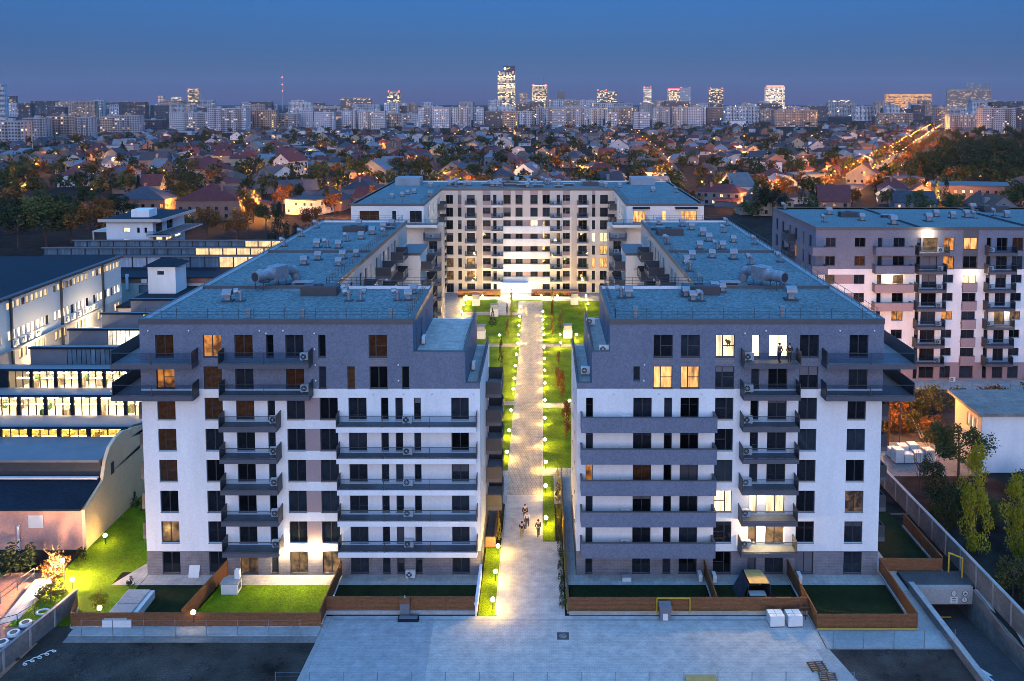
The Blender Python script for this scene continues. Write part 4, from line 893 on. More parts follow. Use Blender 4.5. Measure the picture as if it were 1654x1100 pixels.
mb = MB(); mb.bar((0, 0, 0), (0, 0, 2.0), .05, n=8); mb.part('post', 'dark', t); mb = MB(); mb.box(-.16, -.3, 1.95, .16, -.1, 2.25); mb.part('lamp_head', 'whitel', t); light(t, (-.1, -.55, 2.1), 9000, (1, .60, .30), .2)

for x in (-19.6, 13.4):
    for i, y in enumerate((104, 117, 129, 153, 163)): garden_lamp(x, y, 'globe lamp by the wall of the %s courtyard wing, %s from the street' % ('left' if x < 0 else 'right', ORD[i]), 6500)
# white ventilation shafts on the court lawns
def shaft(x, y, label, w=1.7, h=1.5):
    t = thing('ventilation_shaft', label, 'ventilation shaft', (x, y, .05), group='white ventilation shafts on the court lawns')
    mb = MB(); mb.box(-w/2, -w/2, 0, w/2, w/2, h); mb.part('body', 'white', t)
    mb = MB(); mb.box(-w/2+.12, -w/2+.12, h, w/2-.12, w/2-.12, h+.9); mb.part('head', 'acw', t)
    mb = MB()
    for z in (.1, .25, .4, .55, .7): mb.box(-w/2+.08, -w/2+.08, h+z, w/2-.08, w/2-.08, h+z+.05)
    stuff(mb.part('louvres', 'steel', t)); mb = MB(); mb.box(-w/2, -w/2, h+.9, w/2, w/2, h+1.0); mb.part('cap', 'steel', t)
shaft(-14.6, 189.9, 'white ventilation shaft on the small far left lawn'); shaft(-10, 180.2, 'white ventilation shaft behind the young dark conifer'); shaft(-11.6, 162.8, 'white ventilation shaft beside the left stepped terrace'); shaft(5, 163.3, 'white ventilation shaft between two globe lamps, right lawn'); shaft(7.3, 190.6, 'white ventilation shaft near the right planter at the far end')
# planters and kerbs at the far end
for x0, x1, lab in ((-19.5, -9.6, 'terracotta brick planter left of the bright entrance'), (-2.4, 8.6, 'terracotta brick planter right of the bright entrance')):
    t = thing('planter', lab, 'planter', ((x0+x1)/2, 198, 0)); mb = MB(); mb.box(x0, 198.2, 0, x1, 200.2, 1.3); wpart(mb, 'wall', 'terracotta', t)
    mb = MB(); mb.box(x0+.2, 197.3, 0, x1-.2, 198.15, .45); wpart(mb, 'soil_bed', 'soil', t)
for x0, x1, lab in ((-18, -9.9, 'low white bench wall left of the entrance walk'), (-3.0, 8.8, 'low white bench wall right of the entrance walk')):
    mb = MB(); mb.box(x0, 195.6, 0, x1, 196.2, .5); tag(mb.part('bench_wall', 'white'), lab, 'wall')
t = thing('planter', 'small terracotta planter at the left end of the path mouth', 'planter', (-5.2, 85.2, 0)); mb = MB(); mb.box(-5.7, 84.75, 0, -4.7, 84.95, 1.1); mb.box(-4.85, 84.95, 0, -4.7, 93, 1.1); wpart(mb, 'wall', 'terracotta', t); mb = MB(); mb.box(-5.7, 84.95, 0, -4.86, 85.7, .5); wpart(mb, 'soil_bed', 'soil', t)
t = thing('garden_bench', 'white bench slab on the path by the far cross path', 'bench', (-3.6, 157.6, 0)); mb = MB(); mb.box(-.9, -.35, .38, .9, .35, .5); mb.part('seat', 'white', t)
for x in (-.6, .6): mb = MB(); mb.box(x-.12, -.28, 0, x+.12, .28, .38); mb.part('leg', 'conc', t)

# things in the front gardens and on the plaza
t = thing('skylight_box', 'long white concrete box with two pale lids on the dark left garden', 'skylight box', (-36.3, 73.4, 0))
mb = MB(); mb.box(-1.35, -2.3, 0, 1.15, 2.3, .75); mb.part('body', 'acw', t)
for y in (-1.15, 1.15): mb = MB(); mb.box(-1.2, y-1.05, .75, .75, y+1.05, .9); mb.part('lid', 'conc', t)
t = thing('grill_cabinet', 'white garden fireplace cabinet on the floodlit lawn by the fence', 'garden fireplace', (-28.6, 76.8, 0))
mb = MB(); mb.box(-.75, -.6, 0, .75, .6, 1.0); mb.part('body', 'acw', t); mb = MB(); mb.box(-.82, -.66, 1.0, .82, .5, 1.12); mb.part('worktop', 'conc', t); mb = MB(); mb.box(.25, .15, 1.12, .7, .6, 1.9); mb.part('chimney', 'acw', t); mb = MB(); mb.box(.751, -.3, .3, .77, .3, .8); mb.part('firebox', 'dark', t)
t = thing('garden_swing', 'dark covered garden swing with a tan canopy behind the right fence', 'garden swing', (19.5, 76.3, 0))
mb = MB(); mb.poly([(-.75, -1.2, 1.75), (1.05, -1.2, 1.75), (.85, .3, 1.9), (-.85, .3, 1.9)]); mb.poly([(-.85, .3, 1.9), (.85, .3, 1.9), (.7, 1.2, 1.72), (-.75, 1.2, 1.72)]); mb.part('canopy', 'tan', t)
mb = MB(); mb.poly([(-.86, 1.2, 1.7), (-.86, -1.15, 1.7), (-1.5, -1.4, 0), (-1.9, 1.0, 0)]); mb.poly([(-.8, 1.2, 1.7), (.75, 1.2, 1.7), (.8, 1.4, 0), (-1.8, 1.1, 0)]); mb.poly([(1.04, -1.15, 1.72), (.85, .3, 1.85), (.74, 1.2, 1.7), (.9, 1.35, 0), (1.2, -1.3, 0)]); mb.part('side_curtain', 'darkcloth', t)
mb = MB()
for x, y in ((-.9, -1.25), (1.1, -1.25), (-.9, 1.2), (.8, 1.2)): mb.bar((x*1.15, y, 0), (x*.95, y, 1.74), .035, n=5)
mb.part('frame', 'dark', t); mb = MB(); mb.box(-.7, -1.1, .5, .8, -.4, .62); mb.part('seat', 'acw', t)
def loose_ac(x, y, z, face, label):
    t = thing('air_conditioner', label, 'air conditioner', (x, y, z), {'S': 0, 'E': math.pi/2, 'W': -math.pi/2}[face]); ac(t, t.location, 'S', 'casing')
    return t
loose_ac(-12.4, 78.9, .1, 'S', 'white air conditioner standing on the left block terrace paving'); loose_ac(14.9, 78.6, .08, 'E', 'white air conditioner left of the slatted divider fence'); loose_ac(16.2, 78.4, .08, 'E', 'white air conditioner right of the slatted divider fence'); loose_ac(24.2, 78.4, .08, 'E', 'white air conditioner behind the orange divider fence near the corner')
t = thing('storage_box', 'small white box lying on the terrace by the right block', 'box', (8.0, 78.6, .06)); mb = MB(); mb.box(-.42, -.25, 0, .42, .25, .35); mb.part('body', 'acw', t); mb = MB(); mb.box(-.44, -.27, .35, .44, .27, .42); mb.part('lid', 'conc', t)
t = thing('leaning_board', 'white board leaning on the base wall of the left block', 'board', (-33.0, 79.3, .06)); mb = MB(); mb.poly([(-.5, -.28, 0), (.5, -.28, 0), (.5, .1, 1.0), (-.5, .1, 1.0)]); mb.poly([(-.5, -.24, 0), (.5, -.24, 0), (.5, .14, 1.0), (-.5, .14, 1.0)]); mb.poly([(-.5, -.28, 0), (-.5, .1, 1.0), (-.5, .14, 1.0), (-.5, -.24, 0)]); mb.poly([(.5, -.28, 0), (.5, .1, 1.0), (.5, .14, 1.0), (.5, -.24, 0)]); mb.part('panel', 'acw', t)
for x, lab in ((20.2, 'left one of two white wrapped blocks on the plaza'), (21.75, 'right one of two white wrapped blocks on the plaza')):
    t = thing('wrapped_block', lab, 'pallet load', (x, 71.8, 0), R(3), group='white wrapped blocks by the fence'); mb = MB(); mb.box(-.62, -.55, .12, .62, .55, 1.02); mb.part('load', 'acw', t); mb = MB(); mb.box(-.6, -.53, 0, .6, .53, .1); mb.part('pallet', 'wood', t)
    mb = MB(); mb.box(-.6, -.1, 1.02, .6, -.06, 1.035); mb.box(-.05, -.5, 1.02, -.01, .5, 1.04); mb.part('strap', 'conc', t)
t = thing('gas_cabinet', 'grey utility cabinet pillar in front of the yellow pipe', 'utility cabinet', (10.75, 72.5, 0))
mb = MB(); mb.box(-.45, -.32, 0, .45, .32, 1.0); mb.part('body', 'greysheet', t); mb = MB(); mb.xprism([(-.4, 1.0), (.4, 1.0), (.4, 1.45), (-.4, 1.3)], -.52, .52); mb.part('hood', 'greysheet', t); mb = MB(); mb.box(-.22, -.35, .1, .2, -.321, .7); mb.part('door', 'acw', t)
def hoop(label, pts, r=.06):
    t = thing('pipe_frame', label, 'pipe', pts[0]); mb = MB()
    for p, q in zip(pts[:-1], pts[1:]): mb.bar(Vector(p)-t.location, Vector(q)-t.location, r, n=8)
    mb.part('pipe', 'yellow', t); return t
hoop('yellow gas pipe frame over the grey utility cabinet', [(10.1, 72.95, .3), (10.1, 72.95, 1.65), (13.0, 72.95, 1.65), (13.0, 72.95, .3)])
hoop('yellow pipe hoop by the concrete wall above the ramp', [(38.8, 79.6, .3), (38.8, 79.6, 2.2), (39.6, 78.6, 2.2), (39.6, 78.6, .1)], .08)
hoop('long yellow pipe along the fence beside the clipped shrubs', [(2.22, 73.3, .4), (2.22, 100, .4)], .05)
t = thing('metal_gate', 'small dark metal kissing gate right of the wrapped blocks', 'gate', (23.0, 72.4, 0)); mb = MB()
for x in (-.5, 0, .5): mb.bar((x, 0, 0), (x, 0, 1.15), .035, n=5); mb.bar((x, .5, 0), (x, .5, 1.15), .035, n=5); mb.bar((x, 0, 1.15), (x, .5, 1.15), .035, n=5)
mb.bar((-.5, 0, 1.15), (.5, 0, 1.15), .035, n=5); mb.part('frame', 'dark', t)
t = thing('post_box', 'brown covered letter box column on the left front fence', 'letter box', (-12.0, 73.0, 0)); mb = MB(); mb.box(-.42, -.2, 0, .42, .2, 1.25); mb.part('body', 'greysheet', t); mb = MB(); mb.box(-.48, -.3, 1.25, .48, .28, 1.65); mb.part('hood', 'wood', t)
mb = MB(); mb.bar((0, 0, 1.65), (0, 0, 1.85), .04, n=6); mb.part('knob', 'acw', t)
t = thing('trough', 'flat dark trough on the plaza below the left fence', 'trough', (-11.6, 72.3, 0)); mb = MB(); mb.box(-.9, -.25, 0, .9, .25, .28); mb.part('trough', 'darkroof', t); mb = MB(); mb.box(-.8, -.2, .28, .8, .2, .34); mb.part('lid', 'greysheet', t)
t = thing('manhole', 'square manhole cover with a dark round grate in the plaza', 'manhole', (1.8, 70.1, .01)); mb = MB(); mb.box(-.5, -.5, 0, .5, .5, .012); mb.part('frame', 'asph', t); mb = MB(); mb.bar((0, 0, .012), (0, 0, .022), .34, n=20); mb.part('cover', 'dconc', t)
for x, y, rz, lab in ((22.0, 66.0, .1, 'broken timber pallet lying nearest the right soil lot'), (22.4, 64.7, -.12, 'second broken timber pallet nearer the picture edge')):
    t = thing('timber_pallet', lab, 'pallet', (x, y, .01), rz)
    for i in range(5): mb = MB(); mb.box(-.7, -.55+i*.26, .1, .7, -.45+i*.26, .13); mb.part('board', 'wood', t)
    for xx in (-.6, 0, .6): mb = MB(); mb.box(xx-.05, -.55, 0, xx+.05, .6, .098); mb.part('bearer', 'wood', t)
mb = MB(); mb.box(11.2, 63.2, .01, 13.6, 64.6, .4); tag(mb.part('cardboard_crate', 'tan'), 'tan crate on the plaza at the bottom edge of the view', 'crate')
# hose on the soil, rubble and cables
mb = MB(); pts = [(-41.6+.05*i+.28*math.sin(i*.9), 66.2+.06*i+.22*math.cos(i*.9), .08) for i in range(34)]
for p, q in zip(pts[:-1], pts[1:]): mb.bar(p, q, .035, n=5)
tag(mb.part('hose', 'acw'), 'pale hose in loose loops on the soil beside the left wall', 'hose')
# yard on the left
for i, y in enumerate((67.9, 69.2, 70.6)):
    t = thing('condenser_unit', 'round topped air condenser behind the left wall, %s' % ('nearest of three', 'middle of three', 'farthest of three')[i], 'condenser', (-44.2+.16*i, y, 0), R(8), group='air condensers behind the left wall')
    mb = MB(); mb.box(-.5, -.5, 0, .5, .5, .75); mb.part('casing', 'greysheet', t); mb = MB(); mb.bar((0, 0, .75), (0, 0, .95), .5, n=16, r2=.46); mb.part('fan_ring', 'acw', t); mb = MB(); mb.bar((0, 0, .951), (0, 0, .96), .3, n=12); mb.part('fan', 'dark', t)
def hrail(label, pts, h=1.0):
    t = thing('hand_rail', label, 'railing', pts[0]); mb = MB()
    for p, q in zip(pts[:-1], pts[1:]):
        p, q = Vector(p)-t.location, Vector(q)-t.location; n = max(1, round((q-p).length/1.6))
        for z in (h, h*.5): mb.bar(p+Vector((0, 0, z)), q+Vector((0, 0, z)), .03, n=5)
        for i in range(n+1): c = p.lerp(q, i/n); pm = MB(); pm.bar(c, c+Vector((0, 0, h)), .035, n=5); pm.part('post', 'dark', t)
    mb.part('rail', 'dark', t)
hrail('dark hand rail round the yard in front of the condensers', [(-49.5, 69.0, 0), (-45.2, 71.6, 0), (-44.0, 74.6, 0)])
hrail('pale hand rail climbing beside the yard steps', [(-49.0, 72.8, 0), (-47.2, 77.6, .8)])
mb = MB(); mb.xprism([(71.8, 0), (77.5, 0), (77.5, .8)], -47.0, -45.6); tag(mb.part('access_ramp', 'terr'), 'pale ramp rising through the red paved yard', 'ramp')
mb = MB()
for a in range(14): t0, t1 = 2*math.pi*a/14, 2*math.pi*(a+1)/14; mb.bar((-44.0+.55*math.cos(t0), 73.4+.4*math.sin(t0), .12), (-44.0+.55*math.cos(t1), 73.4+.4*math.sin(t1), .12), .09, n=5)
tag(mb.part('hose_ring', 'acw'), 'white ring of hose under the orange lit bush', 'hose')
# ------------------------------------------------------------ works and houses on the left
M['clear'] = glassmat('clear_glass', (.93, .95, .95), .01)
M['strip'] = emit('ceiling_light_strip', (1, .66, .32), 85)
M['stripy'] = emit('yellow_light_strip', (1, .56, .07), 62)
M['inner'] = mat('office_white', (.62, .60, .56), .9, .05, 1)
M['desk'] = mat('office_furniture', (.22, .19, .16), .7, .5, 1.5, objrand=.5)
M['plantg'] = mat('office_plant', (.05, .12, .02), .8, .4, 3)
M['shopy'] = emit('yellow_glazing', (1, .62, .02), 1.3, .35, 1.2)
M['shopw'] = emit('white_glazing', (1, .86, .66), 1.9, .45, .9, .3)
M['shopwarm'] = emit('warm_glazing', (1, .68, .34), 1.25, .3, .7, .2)
M['bluepane'] = mat('opaque_blue_glazing', (.09, .15, .20), .35, .25, .8, spec=.5, objrand=.25)
M['palepane'] = mat('pale_glazing', (.40, .42, .47), .4, .15, .6, spec=.4, objrand=.1)

SH = thing('factory_hall', 'sawtooth roofed hall on the left with three brightly lit glass bands', 'factory hall', (-60, 95, 0))
HXL, HXR = -76.0, -46.2
TY = [95, 105.5, 116, 126.5, 137, 147.5, 158]
def tooth(i, root, y, x0, x1, ztop, zsill, ynext, zback):
    mb = MB(); mb.xprism([(y-.5, ztop+.12), (y+.3, ztop+.12), (ynext-.25, zback+.15), (ynext-.25, zback), (y+.3, ztop-.1), (y-.5, ztop-.05)], x0-.1, x1+.1); wpart(mb, 'roof_slope', 'greysheet', root)
    mb = MB(); mb.box(x0, y-.62, ztop-.1, x1+.1, y-.5, ztop+.2); wpart(mb, 'fascia', 'darkroof', root)
    mb = MB(); mb.box(x0, y-.35, zsill-.75, x1, y-.05, zsill-.02); mb.box(x0, y-.6, zsill-.12, x1, y-.35, zsill-.02); wpart(mb, 'sill', 'greysheet', root)
for i, y in enumerate(TY):
    x0 = HXL if i > 2 else -92
    tooth(i, SH, y, x0, HXR, 8.62, 5.95, TY[i+1] if i < 6 else 166, 6.0)
    zs, zt = 5.95, 8.5
    if i < 3:                                   # glazed office bands with rooms behind
        pitch = 3.32; n = 7; xs = HXR-1.3-((0, .9, 2.2)[i])
        mb = MB(); mb.box(-92, y-.2, zs, xs-n*pitch, y-.1, zt); mb.box(xs+.2, y-.2, zs, HXR, y-.1, zt); wpart(mb, 'blind_panel', 'darkroof', SH)
        mb = MB(); mb.box(-80, y+.1, 3.0, HXR-.3, y+6.2, 3.1); mb.box(-80, y+6.1, 3.1, HXR-.3, y+6.2, 7.2); mb.box(xs+.3, y+.1, 3.1, xs+.4, y+6, 7.6); wpart(mb, 'room', 'inner', SH)
        for b in range(n):
            xa = xs-(b+1)*pitch
            mb = MB(); mb.box(xa-.22, y-.3, zs, xa+.12, y+.1, zt); wpart(mb, 'pillar', 'darkroof', SH)
            for q in range(3):
                a = xa+.16+q*(pitch-.42)/3; c = a+(pitch-.42)/3-.05
                mb = MB(); mb.box(a, y-.16, zs, a+.05, y-.08, zt); mb.box(c-.02, y-.16, zs, c+.03, y-.08, zt); mb.box(a+.05, y-.16, zt-.06, c-.02, y-.08, zt); mb.box(a+.05, y-.16, zs, c-.02, y-.08, zs+.06)
                fr = wpart(mb, 'window', 'frame', SH); mb = MB(); mb.box(a+.04, y-.125, zs+.05, c-.01, y-.11, zt-.05); mb.part('pane', 'clear', fr)
            mb = MB()
            for yy in (1.2, 3.4): mb.box(xa+.5, y+yy, 6.95, xa+pitch-.6, y+yy+.35, 7.02)
            wpart(mb, 'light_strip', 'stripy' if i == 0 else 'strip', SH)
            for q in range(2):
                px, py = xa+rnd.uniform(.4, 2.6), y+rnd.uniform(.5, 4.6); h = rnd.uniform(.7, 1.5)
                if rnd.random() < .75: mb = MB(); mb.box(px, py, 5.2, px+rnd.uniform(.3, 1.1), py+.5, 5.3+h); wpart(mb, 'desk', 'desk', SH)
                else:
                    mb = MB(); mb.ball((px, py, 6.1), .35, nu=6, nv=5, sz=1.5); wpart(mb, 'pot_plant', 'plantg', SH)
            mb = MB(); mb.box(xa, y+.3, 5.1, xa+pitch-.02, y+6.05, 5.2); wpart(mb, 'office_floor', 'inner', SH)
    else:
        mb = MB(); mb.box(x0, y-.12, zs-.6, x0+5.5+.8*(i-3), y-.05, zt); wpart(mb, 'blind_panel', 'greysheet', SH)
        x = x0+5.5+.8*(i-3)
        while x < HXR-.8:
            mb = MB(); mb.box(x+.02, y-.1, zs-.6, x+.66, y-.06, zt)
            g = 'bluepane'
            r = rnd.random()
            if i == 4: g = 'shopw' if r < .8 and x < -63 else ('bluepane' if r < .5 else 'shopw')
            if i == 5: g = 'shopy' if x < -62 or r < .4 else 'bluepane'
            if i == 6: g = 'palepane' if r < .5 else 'bluepane'
            wpart(mb, 'pane', g, SH)
            mb = MB(); mb.box(x-.04, y-.16, zs-.6, x+.02, y-.04, zt); wpart(mb, 'mullion', 'darkroof', SH); x += .7
# right hand fire wall with its arched first bay
prof = [(84.2, 0), (166, 0)]
for y in reversed(TY): prof += [((TY+[168.5])[TY.index(y)+1]-.4, 5.9), (y-.7, 8.75), (y-.71, 5.5 if y > 95 else 7.7)]
prof += [(94.0, 8.7), (92.5, 9.1), (91.0, 9.0), (89.6, 8.5), (88.6, 7.4), (87.9, 5.6), (84.2, 4.2)]
mb = MB(); mb.xprism(prof, HXR, HXR+.35); wpart(mb, 'fire_wall', 'creamw', SH)
mb = MB(); mb.box(HXR+.3, 89.6, 5.4, HXR+.37, 90.3, 6.7); wpart(mb, 'window', 'frame', SH)
mb = MB(); mb.box(-92, 84.3, 0, HXR-.05, 84.6, 4.2); wpart(mb, 'front_wall', 'pinkw', SH)
mb = MB(); mb.xprism([(83.8, 4.25), (88.2, 5.7), (88.2, 5.85), (83.8, 4.42)], -92, HXR+.1); wpart(mb, 'lean_to_roof', 'darkroof', SH)
mb = MB(); mb.box(-92, 88.3, 5.0, HXR-.05, 88.6, 7.5); wpart(mb, 'clerestory_wall', 'dark', SH)
mb = MB(); mb.box(-92, 87.9, 7.5, HXR-.02, 94.3, 7.75); wpart(mb, 'canopy', 'greysheet', SH)
mb = MB(); mb.box(-92, 87.5, 5.86, HXR-.05, 87.9, 6.05); wpart(mb, 'gutter', 'acw', SH)
for u0, z0 in ((-54.0, 1.0), (-53.6, 2.7), (-57.5, 2.7), (-50.4, .8), (-61, 2.7)): window(SH, ('S', 84.3), u0, u0+.85, z0, z0+.8, 'one', 'pane', .02)
mb = MB(); mb.box(-51.6, 84.22, 2.3, -50.1, 84.29, 3.6); wpart(mb, 'wall_board', 'acw', SH)
mb = MB(); mb.bar((-55.9, 84.2, 0), (-55.9, 84.2, 4.2), .06, n=6); mb.bar((-52.6, 84.15, 0), (-52.6, 84.15, 2.6), .14, n=8); wpart(mb, 'drain_pipe', 'acw', SH)

# long wing with two window bands
LH = thing('factory_building', 'long pale factory wing with two lit window bands and a wide dark roof', 'factory building', (-110, 130, 0))
ZH = 13.6
ops = []; u = 96.0; i = 0
while u < 172.4:
    if i % 10 not in (9,):
        r = rnd.random()
        ops.append((u, u+1.0, 11.9, 13.1, 'one', 'shopwarm' if u > 118 and r < .8 else ('pane' if r < .8 else 'litd')))
        r = rnd.random()
        ops.append((u, u+1.0, 6.9, 8.5, 'one', 'shopw' if u > 110 and r < .86 else 'pane'))
        if r < .5: ops.append((u, u+1.0, 3.4, 4.9, 'one', 'shopwarm'))
    u += 1.32; i += 1
facade(LH, ('E', -85.0), 95, 173, 0, ZH, ops, lambda u, z: ('wall', 'cream') if z > 5.6 else ('lower_wall', 'beige'), (), (5.6,), reveal=.15)
for y in (108, 122, 136.5, 151, 165.5): mb = MB(); mb.box(-85, y-.2, 0, -84.7, y+.2, ZH); wpart(mb, 'drain_pipe', 'dark', LH)
mb = MB(); mb.xprism([(94.6, ZH+.1), (173.4, ZH+.1), (173.4, ZH+.5), (94.6, ZH+.5)], -85.6, -84.6); wpart(mb, 'eaves', 'dark', LH)
mb = MB(); mb.box(-160, 94.8, ZH-.4, -85.5, 173.2, ZH+.35); wpart(mb, 'roof', 'darkroof', LH)
mb = MB(); mb.box(-159, 172.7, 0, -85.01, 173, ZH-.4); mb.box(-159, 95, 0, -85.01, 95.3, ZH-.4); wpart(mb, 'end_wall', 'cream', LH)
for i, (x, y) in enumerate(((-102, 132), (-96, 150), (-120, 140), (-112, 160))): vent(LH, 'hood', x, y, ZH+.35, 0, 1.5)
for y in (119, 121.2, 123.4, 137, 139, 141, 143.2, 152, 154, 156, 158, 160, 162): o = ac(LH, (-84.75, y, 5.75), 'E'); o.scale = (1.5, 1.6, 1.6)
mb = MB(); mb.box(-84.9, 117, 5.5, -84.3, 164, 5.7); wpart(mb, 'ledge', 'conc', LH)
for y in (121, 142, 158): light(LH, Vector((-82.5, y, 4.5))-LH.location, 3000, (1, .74, .42), .5)

# roofs and little buildings between
t = thing('service_building', 'brick and plaster service building with a dark window beyond the factory wing', 'service building', (-80, 190, 0))
facade(t, ('S', 188), -96, -66, 0, 6.5, [(-88.6, -85.4, 3.2, 4.9, 'one', 'bluepane')], lambda u, z: ('wall', 'beige') if z < 5.3 else ('brick_band', 'brick'), (), (5.3,))
mb = MB(); mb.xprism([(187.6, 6.5), (199.4, 6.2), (199.4, 6.4), (187.6, 6.7)], -96.2, -64); wpart(mb, 'roof', 'darkroof', t); mb = MB(); mb.box(-66.2, 188.01, 0, -66, 199, 6.2); wpart(mb, 'wall', 'beige', t)
mb = MB(); mb.box(-91.2, 187.5, 4, -90.6, 187.98, 7.4); wpart(mb, 'chimney', 'acw', t); mb = MB(); mb.box(-87.8, 187.6, 5.4, -86.6, 187.98, 6.3); wpart(mb, 'wall_sign', 'acw', t)
t = thing('low_shed', 'low dark flat roof between the sawtooth hall and the stair tower', 'shed', (-64, 176, 0)); mb = MB(); mb.box(-83.8, 168.7, 0, -46, 187.4, 4.4); wpart(mb, 'wall', 'beige', t); mb = MB(); mb.box(-84, 168.5, 4.4, -45.8, 187.5, 4.8); wpart(mb, 'roof', 'darkroof', t)
t = thing('stair_tower', 'small white stair tower with a dark hipped roof above the yard', 'stair tower', (-80, 182, 0))
facade(t, ('S', 180.0), -82.8, -77.0, 0, 10.6, [(-80.8, -79.4, 8.8, 9.6, 'one', 'pane')], lambda u, z: ('wall', 'white')); facade(t, ('E', -77.0), 180, 185.5, 0, 10.6, [], lambda u, z: ('wall', 'white'))
mb = MB(); mb.box(-82.79, 185.2, 0, -77.01, 185.5, 10.6); mb.box(-82.8, 180.01, 0, -82.5, 185.2, 10.6); wpart(mb, 'wall', 'white', t)
mb = MB(); a, b, c_, d_, e, g = (-83.6, 179.3, 10.6), (-76.2, 179.3, 10.6), (-76.2, 186.2, 10.6), (-83.6, 186.2, 10.6), (-80.8, 182.7, 12.1), (-79, 182.7, 12.1)
mb.poly([a, b, g, e]); mb.poly([b, c_, g]); mb.poly([c_, d_, e, g]); mb.poly([d_, a, e]); mb.poly([a, d_, c_, b]); wpart(mb, 'roof', 'darkroof', t)
H2 = thing('glazed_hall', 'low glazed hall with three stepped rows of panes left of the wing', 'factory hall', (-85, 205, 0))
for y, x0, x1, zs, zt, litx in ((200, -99, -58, 6.6, 9.0, -77), (210, -122, -60, 7.8, 9.3, -86), (220, -120, -60, 8.1, 9.5, -79)):
    mb = MB(); mb.xprism([(y-.5, zt+.1), (y+9.4, zt-1.4), (y+9.4, zt-1.1), (y-.5, zt+.45)], x0, x1); wpart(mb, 'roof_slope', 'darkroof', H2)
    mb = MB(); mb.box(x0, y-.1, 0, x1, y+.2, zs); wpart(mb, 'wall', 'dark', H2); mb = MB(); mb.box(x0, y-.75, zt+.12, x1, y-.5, zt+.42); wpart(mb, 'fascia', 'greysheet', H2)
    x = x0+.3; w_ = 3.15
    while x < x1-w_:
        for q in range(4): mb = MB(); mb.box(x+q*w_/4+.02, y-.06, zs, x+(q+1)*w_/4-.02, y-.02, zt); wpart(mb, 'pane', 'shopwarm' if x > litx else ('palepane' if y == 200 and x < -91.5 else 'bluepane'), H2)
        mb = MB(); mb.box(x+w_-.02, y-.2, zs, x+w_+.22, y, zt); wpart(mb, 'pillar', 'dark', H2); x += w_+.22

# the pale villa behind the halls
V = thing('villa', 'pale flat roofed villa with a wrap around balcony behind the glazed hall', 'villa', (-110, 240, 0))
facade(V, ('S', 235), -119, -106.3, 0, 12.6, [(-114.4, -112.6, 9.6, 10.8, 'one', 'litw'), (-110.6, -109.9, 9.4, 10.8, 'one', 'pane'), (-108.6, -107.9, 9.4, 10.8, 'one', 'pane'), (-114.4, -112.6, 6.4, 7.6, 'one', 'litw'), (-110.4, -109.8, 6.4, 7.2, 'one', 'pane'), (-108.4, -107.8, 6.4, 7.2, 'one', 'pane')], lambda u, z: ('wall', 'white'))
facade(V, ('E', -106.3), 235, 256, 0, 12.6, [(237, 241, 9.2, 11.6, 'two', 'pane'), (244, 248, 9.2, 11.6, 'two', 'pane'), (237, 241, 6, 8.2, 'two', 'shopwarm'), (243, 247, 6, 8.2, 'two', 'shopwarm'), (249, 253, 6, 8.2, 'two', 'shopw')], lambda u, z: ('wall', 'white'))
mb = MB(); mb.box(-118.99, 255.7, 0, -106.31, 256, 12.6); mb.box(-119, 235.01, 0, -118.7, 255.7, 12.6); wpart(mb, 'wall', 'white', V)
mb = MB(); mb.box(-120.4, 233.6, 12.6, -103.5, 257, 13.1); wpart(mb, 'roof', 'darkroof', V); mb = MB(); mb.box(-120.5, 233.4, 12.5, -103.4, 233.59, 13.3); mb.box(-103.49, 233.59, 12.5, -103.3, 257.1, 13.3); wpart(mb, 'fascia', 'beige', V)
mb = MB(); mb.box(-114, 239, 13.1, -109, 244, 15.2); wpart(mb, 'chimney', 'white', V)
balcony(V, ('E', -106.3), 233.5, 257, 8.9, 5.0, 'bars', 'beige', (0, 0), 1.1, 8); balcony(V, ('S', 235), -107.5, -101.4, 8.9, 1.6, 'glass', 'beige', (0, 0), 1.1, 3)
mb = MB(); mb.box(-123.5, 236, 9.4, -119.01, 244, 9.7); mb.box(-123.4, 236.1, 0, -123.1, 236.4, 9.4); wpart(mb, 'porch_roof', 'beige', V)

# ------------------------------------------------------------ the far side on the right
S = thing('storage_shed', 'low storage building with a blue lit end wall beyond the poplars', 'storage building', (62, 104, 0))
facade(S, ('W', 53.4), 102.5, 109.3, 0, 7.2, [(103.6, 104.3, 4.6, 6.2, 'one', 'litw'), (104.6, 105.3, 4.6, 6.2, 'one', 'litw'), (105.6, 106.3, 4.7, 6.3, 'one', 'litw'), (104.2, 105, 1.3, 3.2, 'one', 'lit')], lambda u, z: ('wall', 'beige'))
facade(S, ('S', 102.5), 53.4, 84, 0, 7.2, [], lambda u, z: ('end_wall', 'white'))
mb = MB(); mb.box(53.41, 109.0, 0, 84, 109.3, 7); wpart(mb, 'wall', 'beige', S)
mb = MB(); mb.xprism([(101.9, 7.2), (109.9, 7.5), (109.9, 7.85), (101.9, 7.55)], 52.6, 84.5); wpart(mb, 'roof', 'dconc', S)
mb = MB(); mb.box(63, 106, 7.5, 64.2, 107.4, 9.8); wpart(mb, 'chimney', 'conc', S)
for i in range(7):
    t = thing('wrapped_block', 'white wrapped pallet load in the yard behind the right block', 'pallet load', (44.6+(i % 4)*1.25, 105.6+(i//4)*1.6, 0), rnd.uniform(-.1, .1), 'white wrapped loads in the yard')
    h = rnd.uniform(1.2, 1.8); mb = MB(); mb.box(-.55, -.6, .13, .55, .6, h); mb.part('load', 'acw', t); mb = MB(); mb.box(-.55, -.6, 0, .55, .6, .1); mb.part('pallet', 'wood', t)
for i in range(4):
    mb = MB(); y = 104+i*3; mb.bar((49+i*.6, y, .15), (52+i*.3, y+8, .15), .1, n=5); tag(mb.part('steel_pipe', 'steel'), 'steel pipe lying in the orange lit yard by the street lamp', 'pipe', 'steel pipes in the yard')
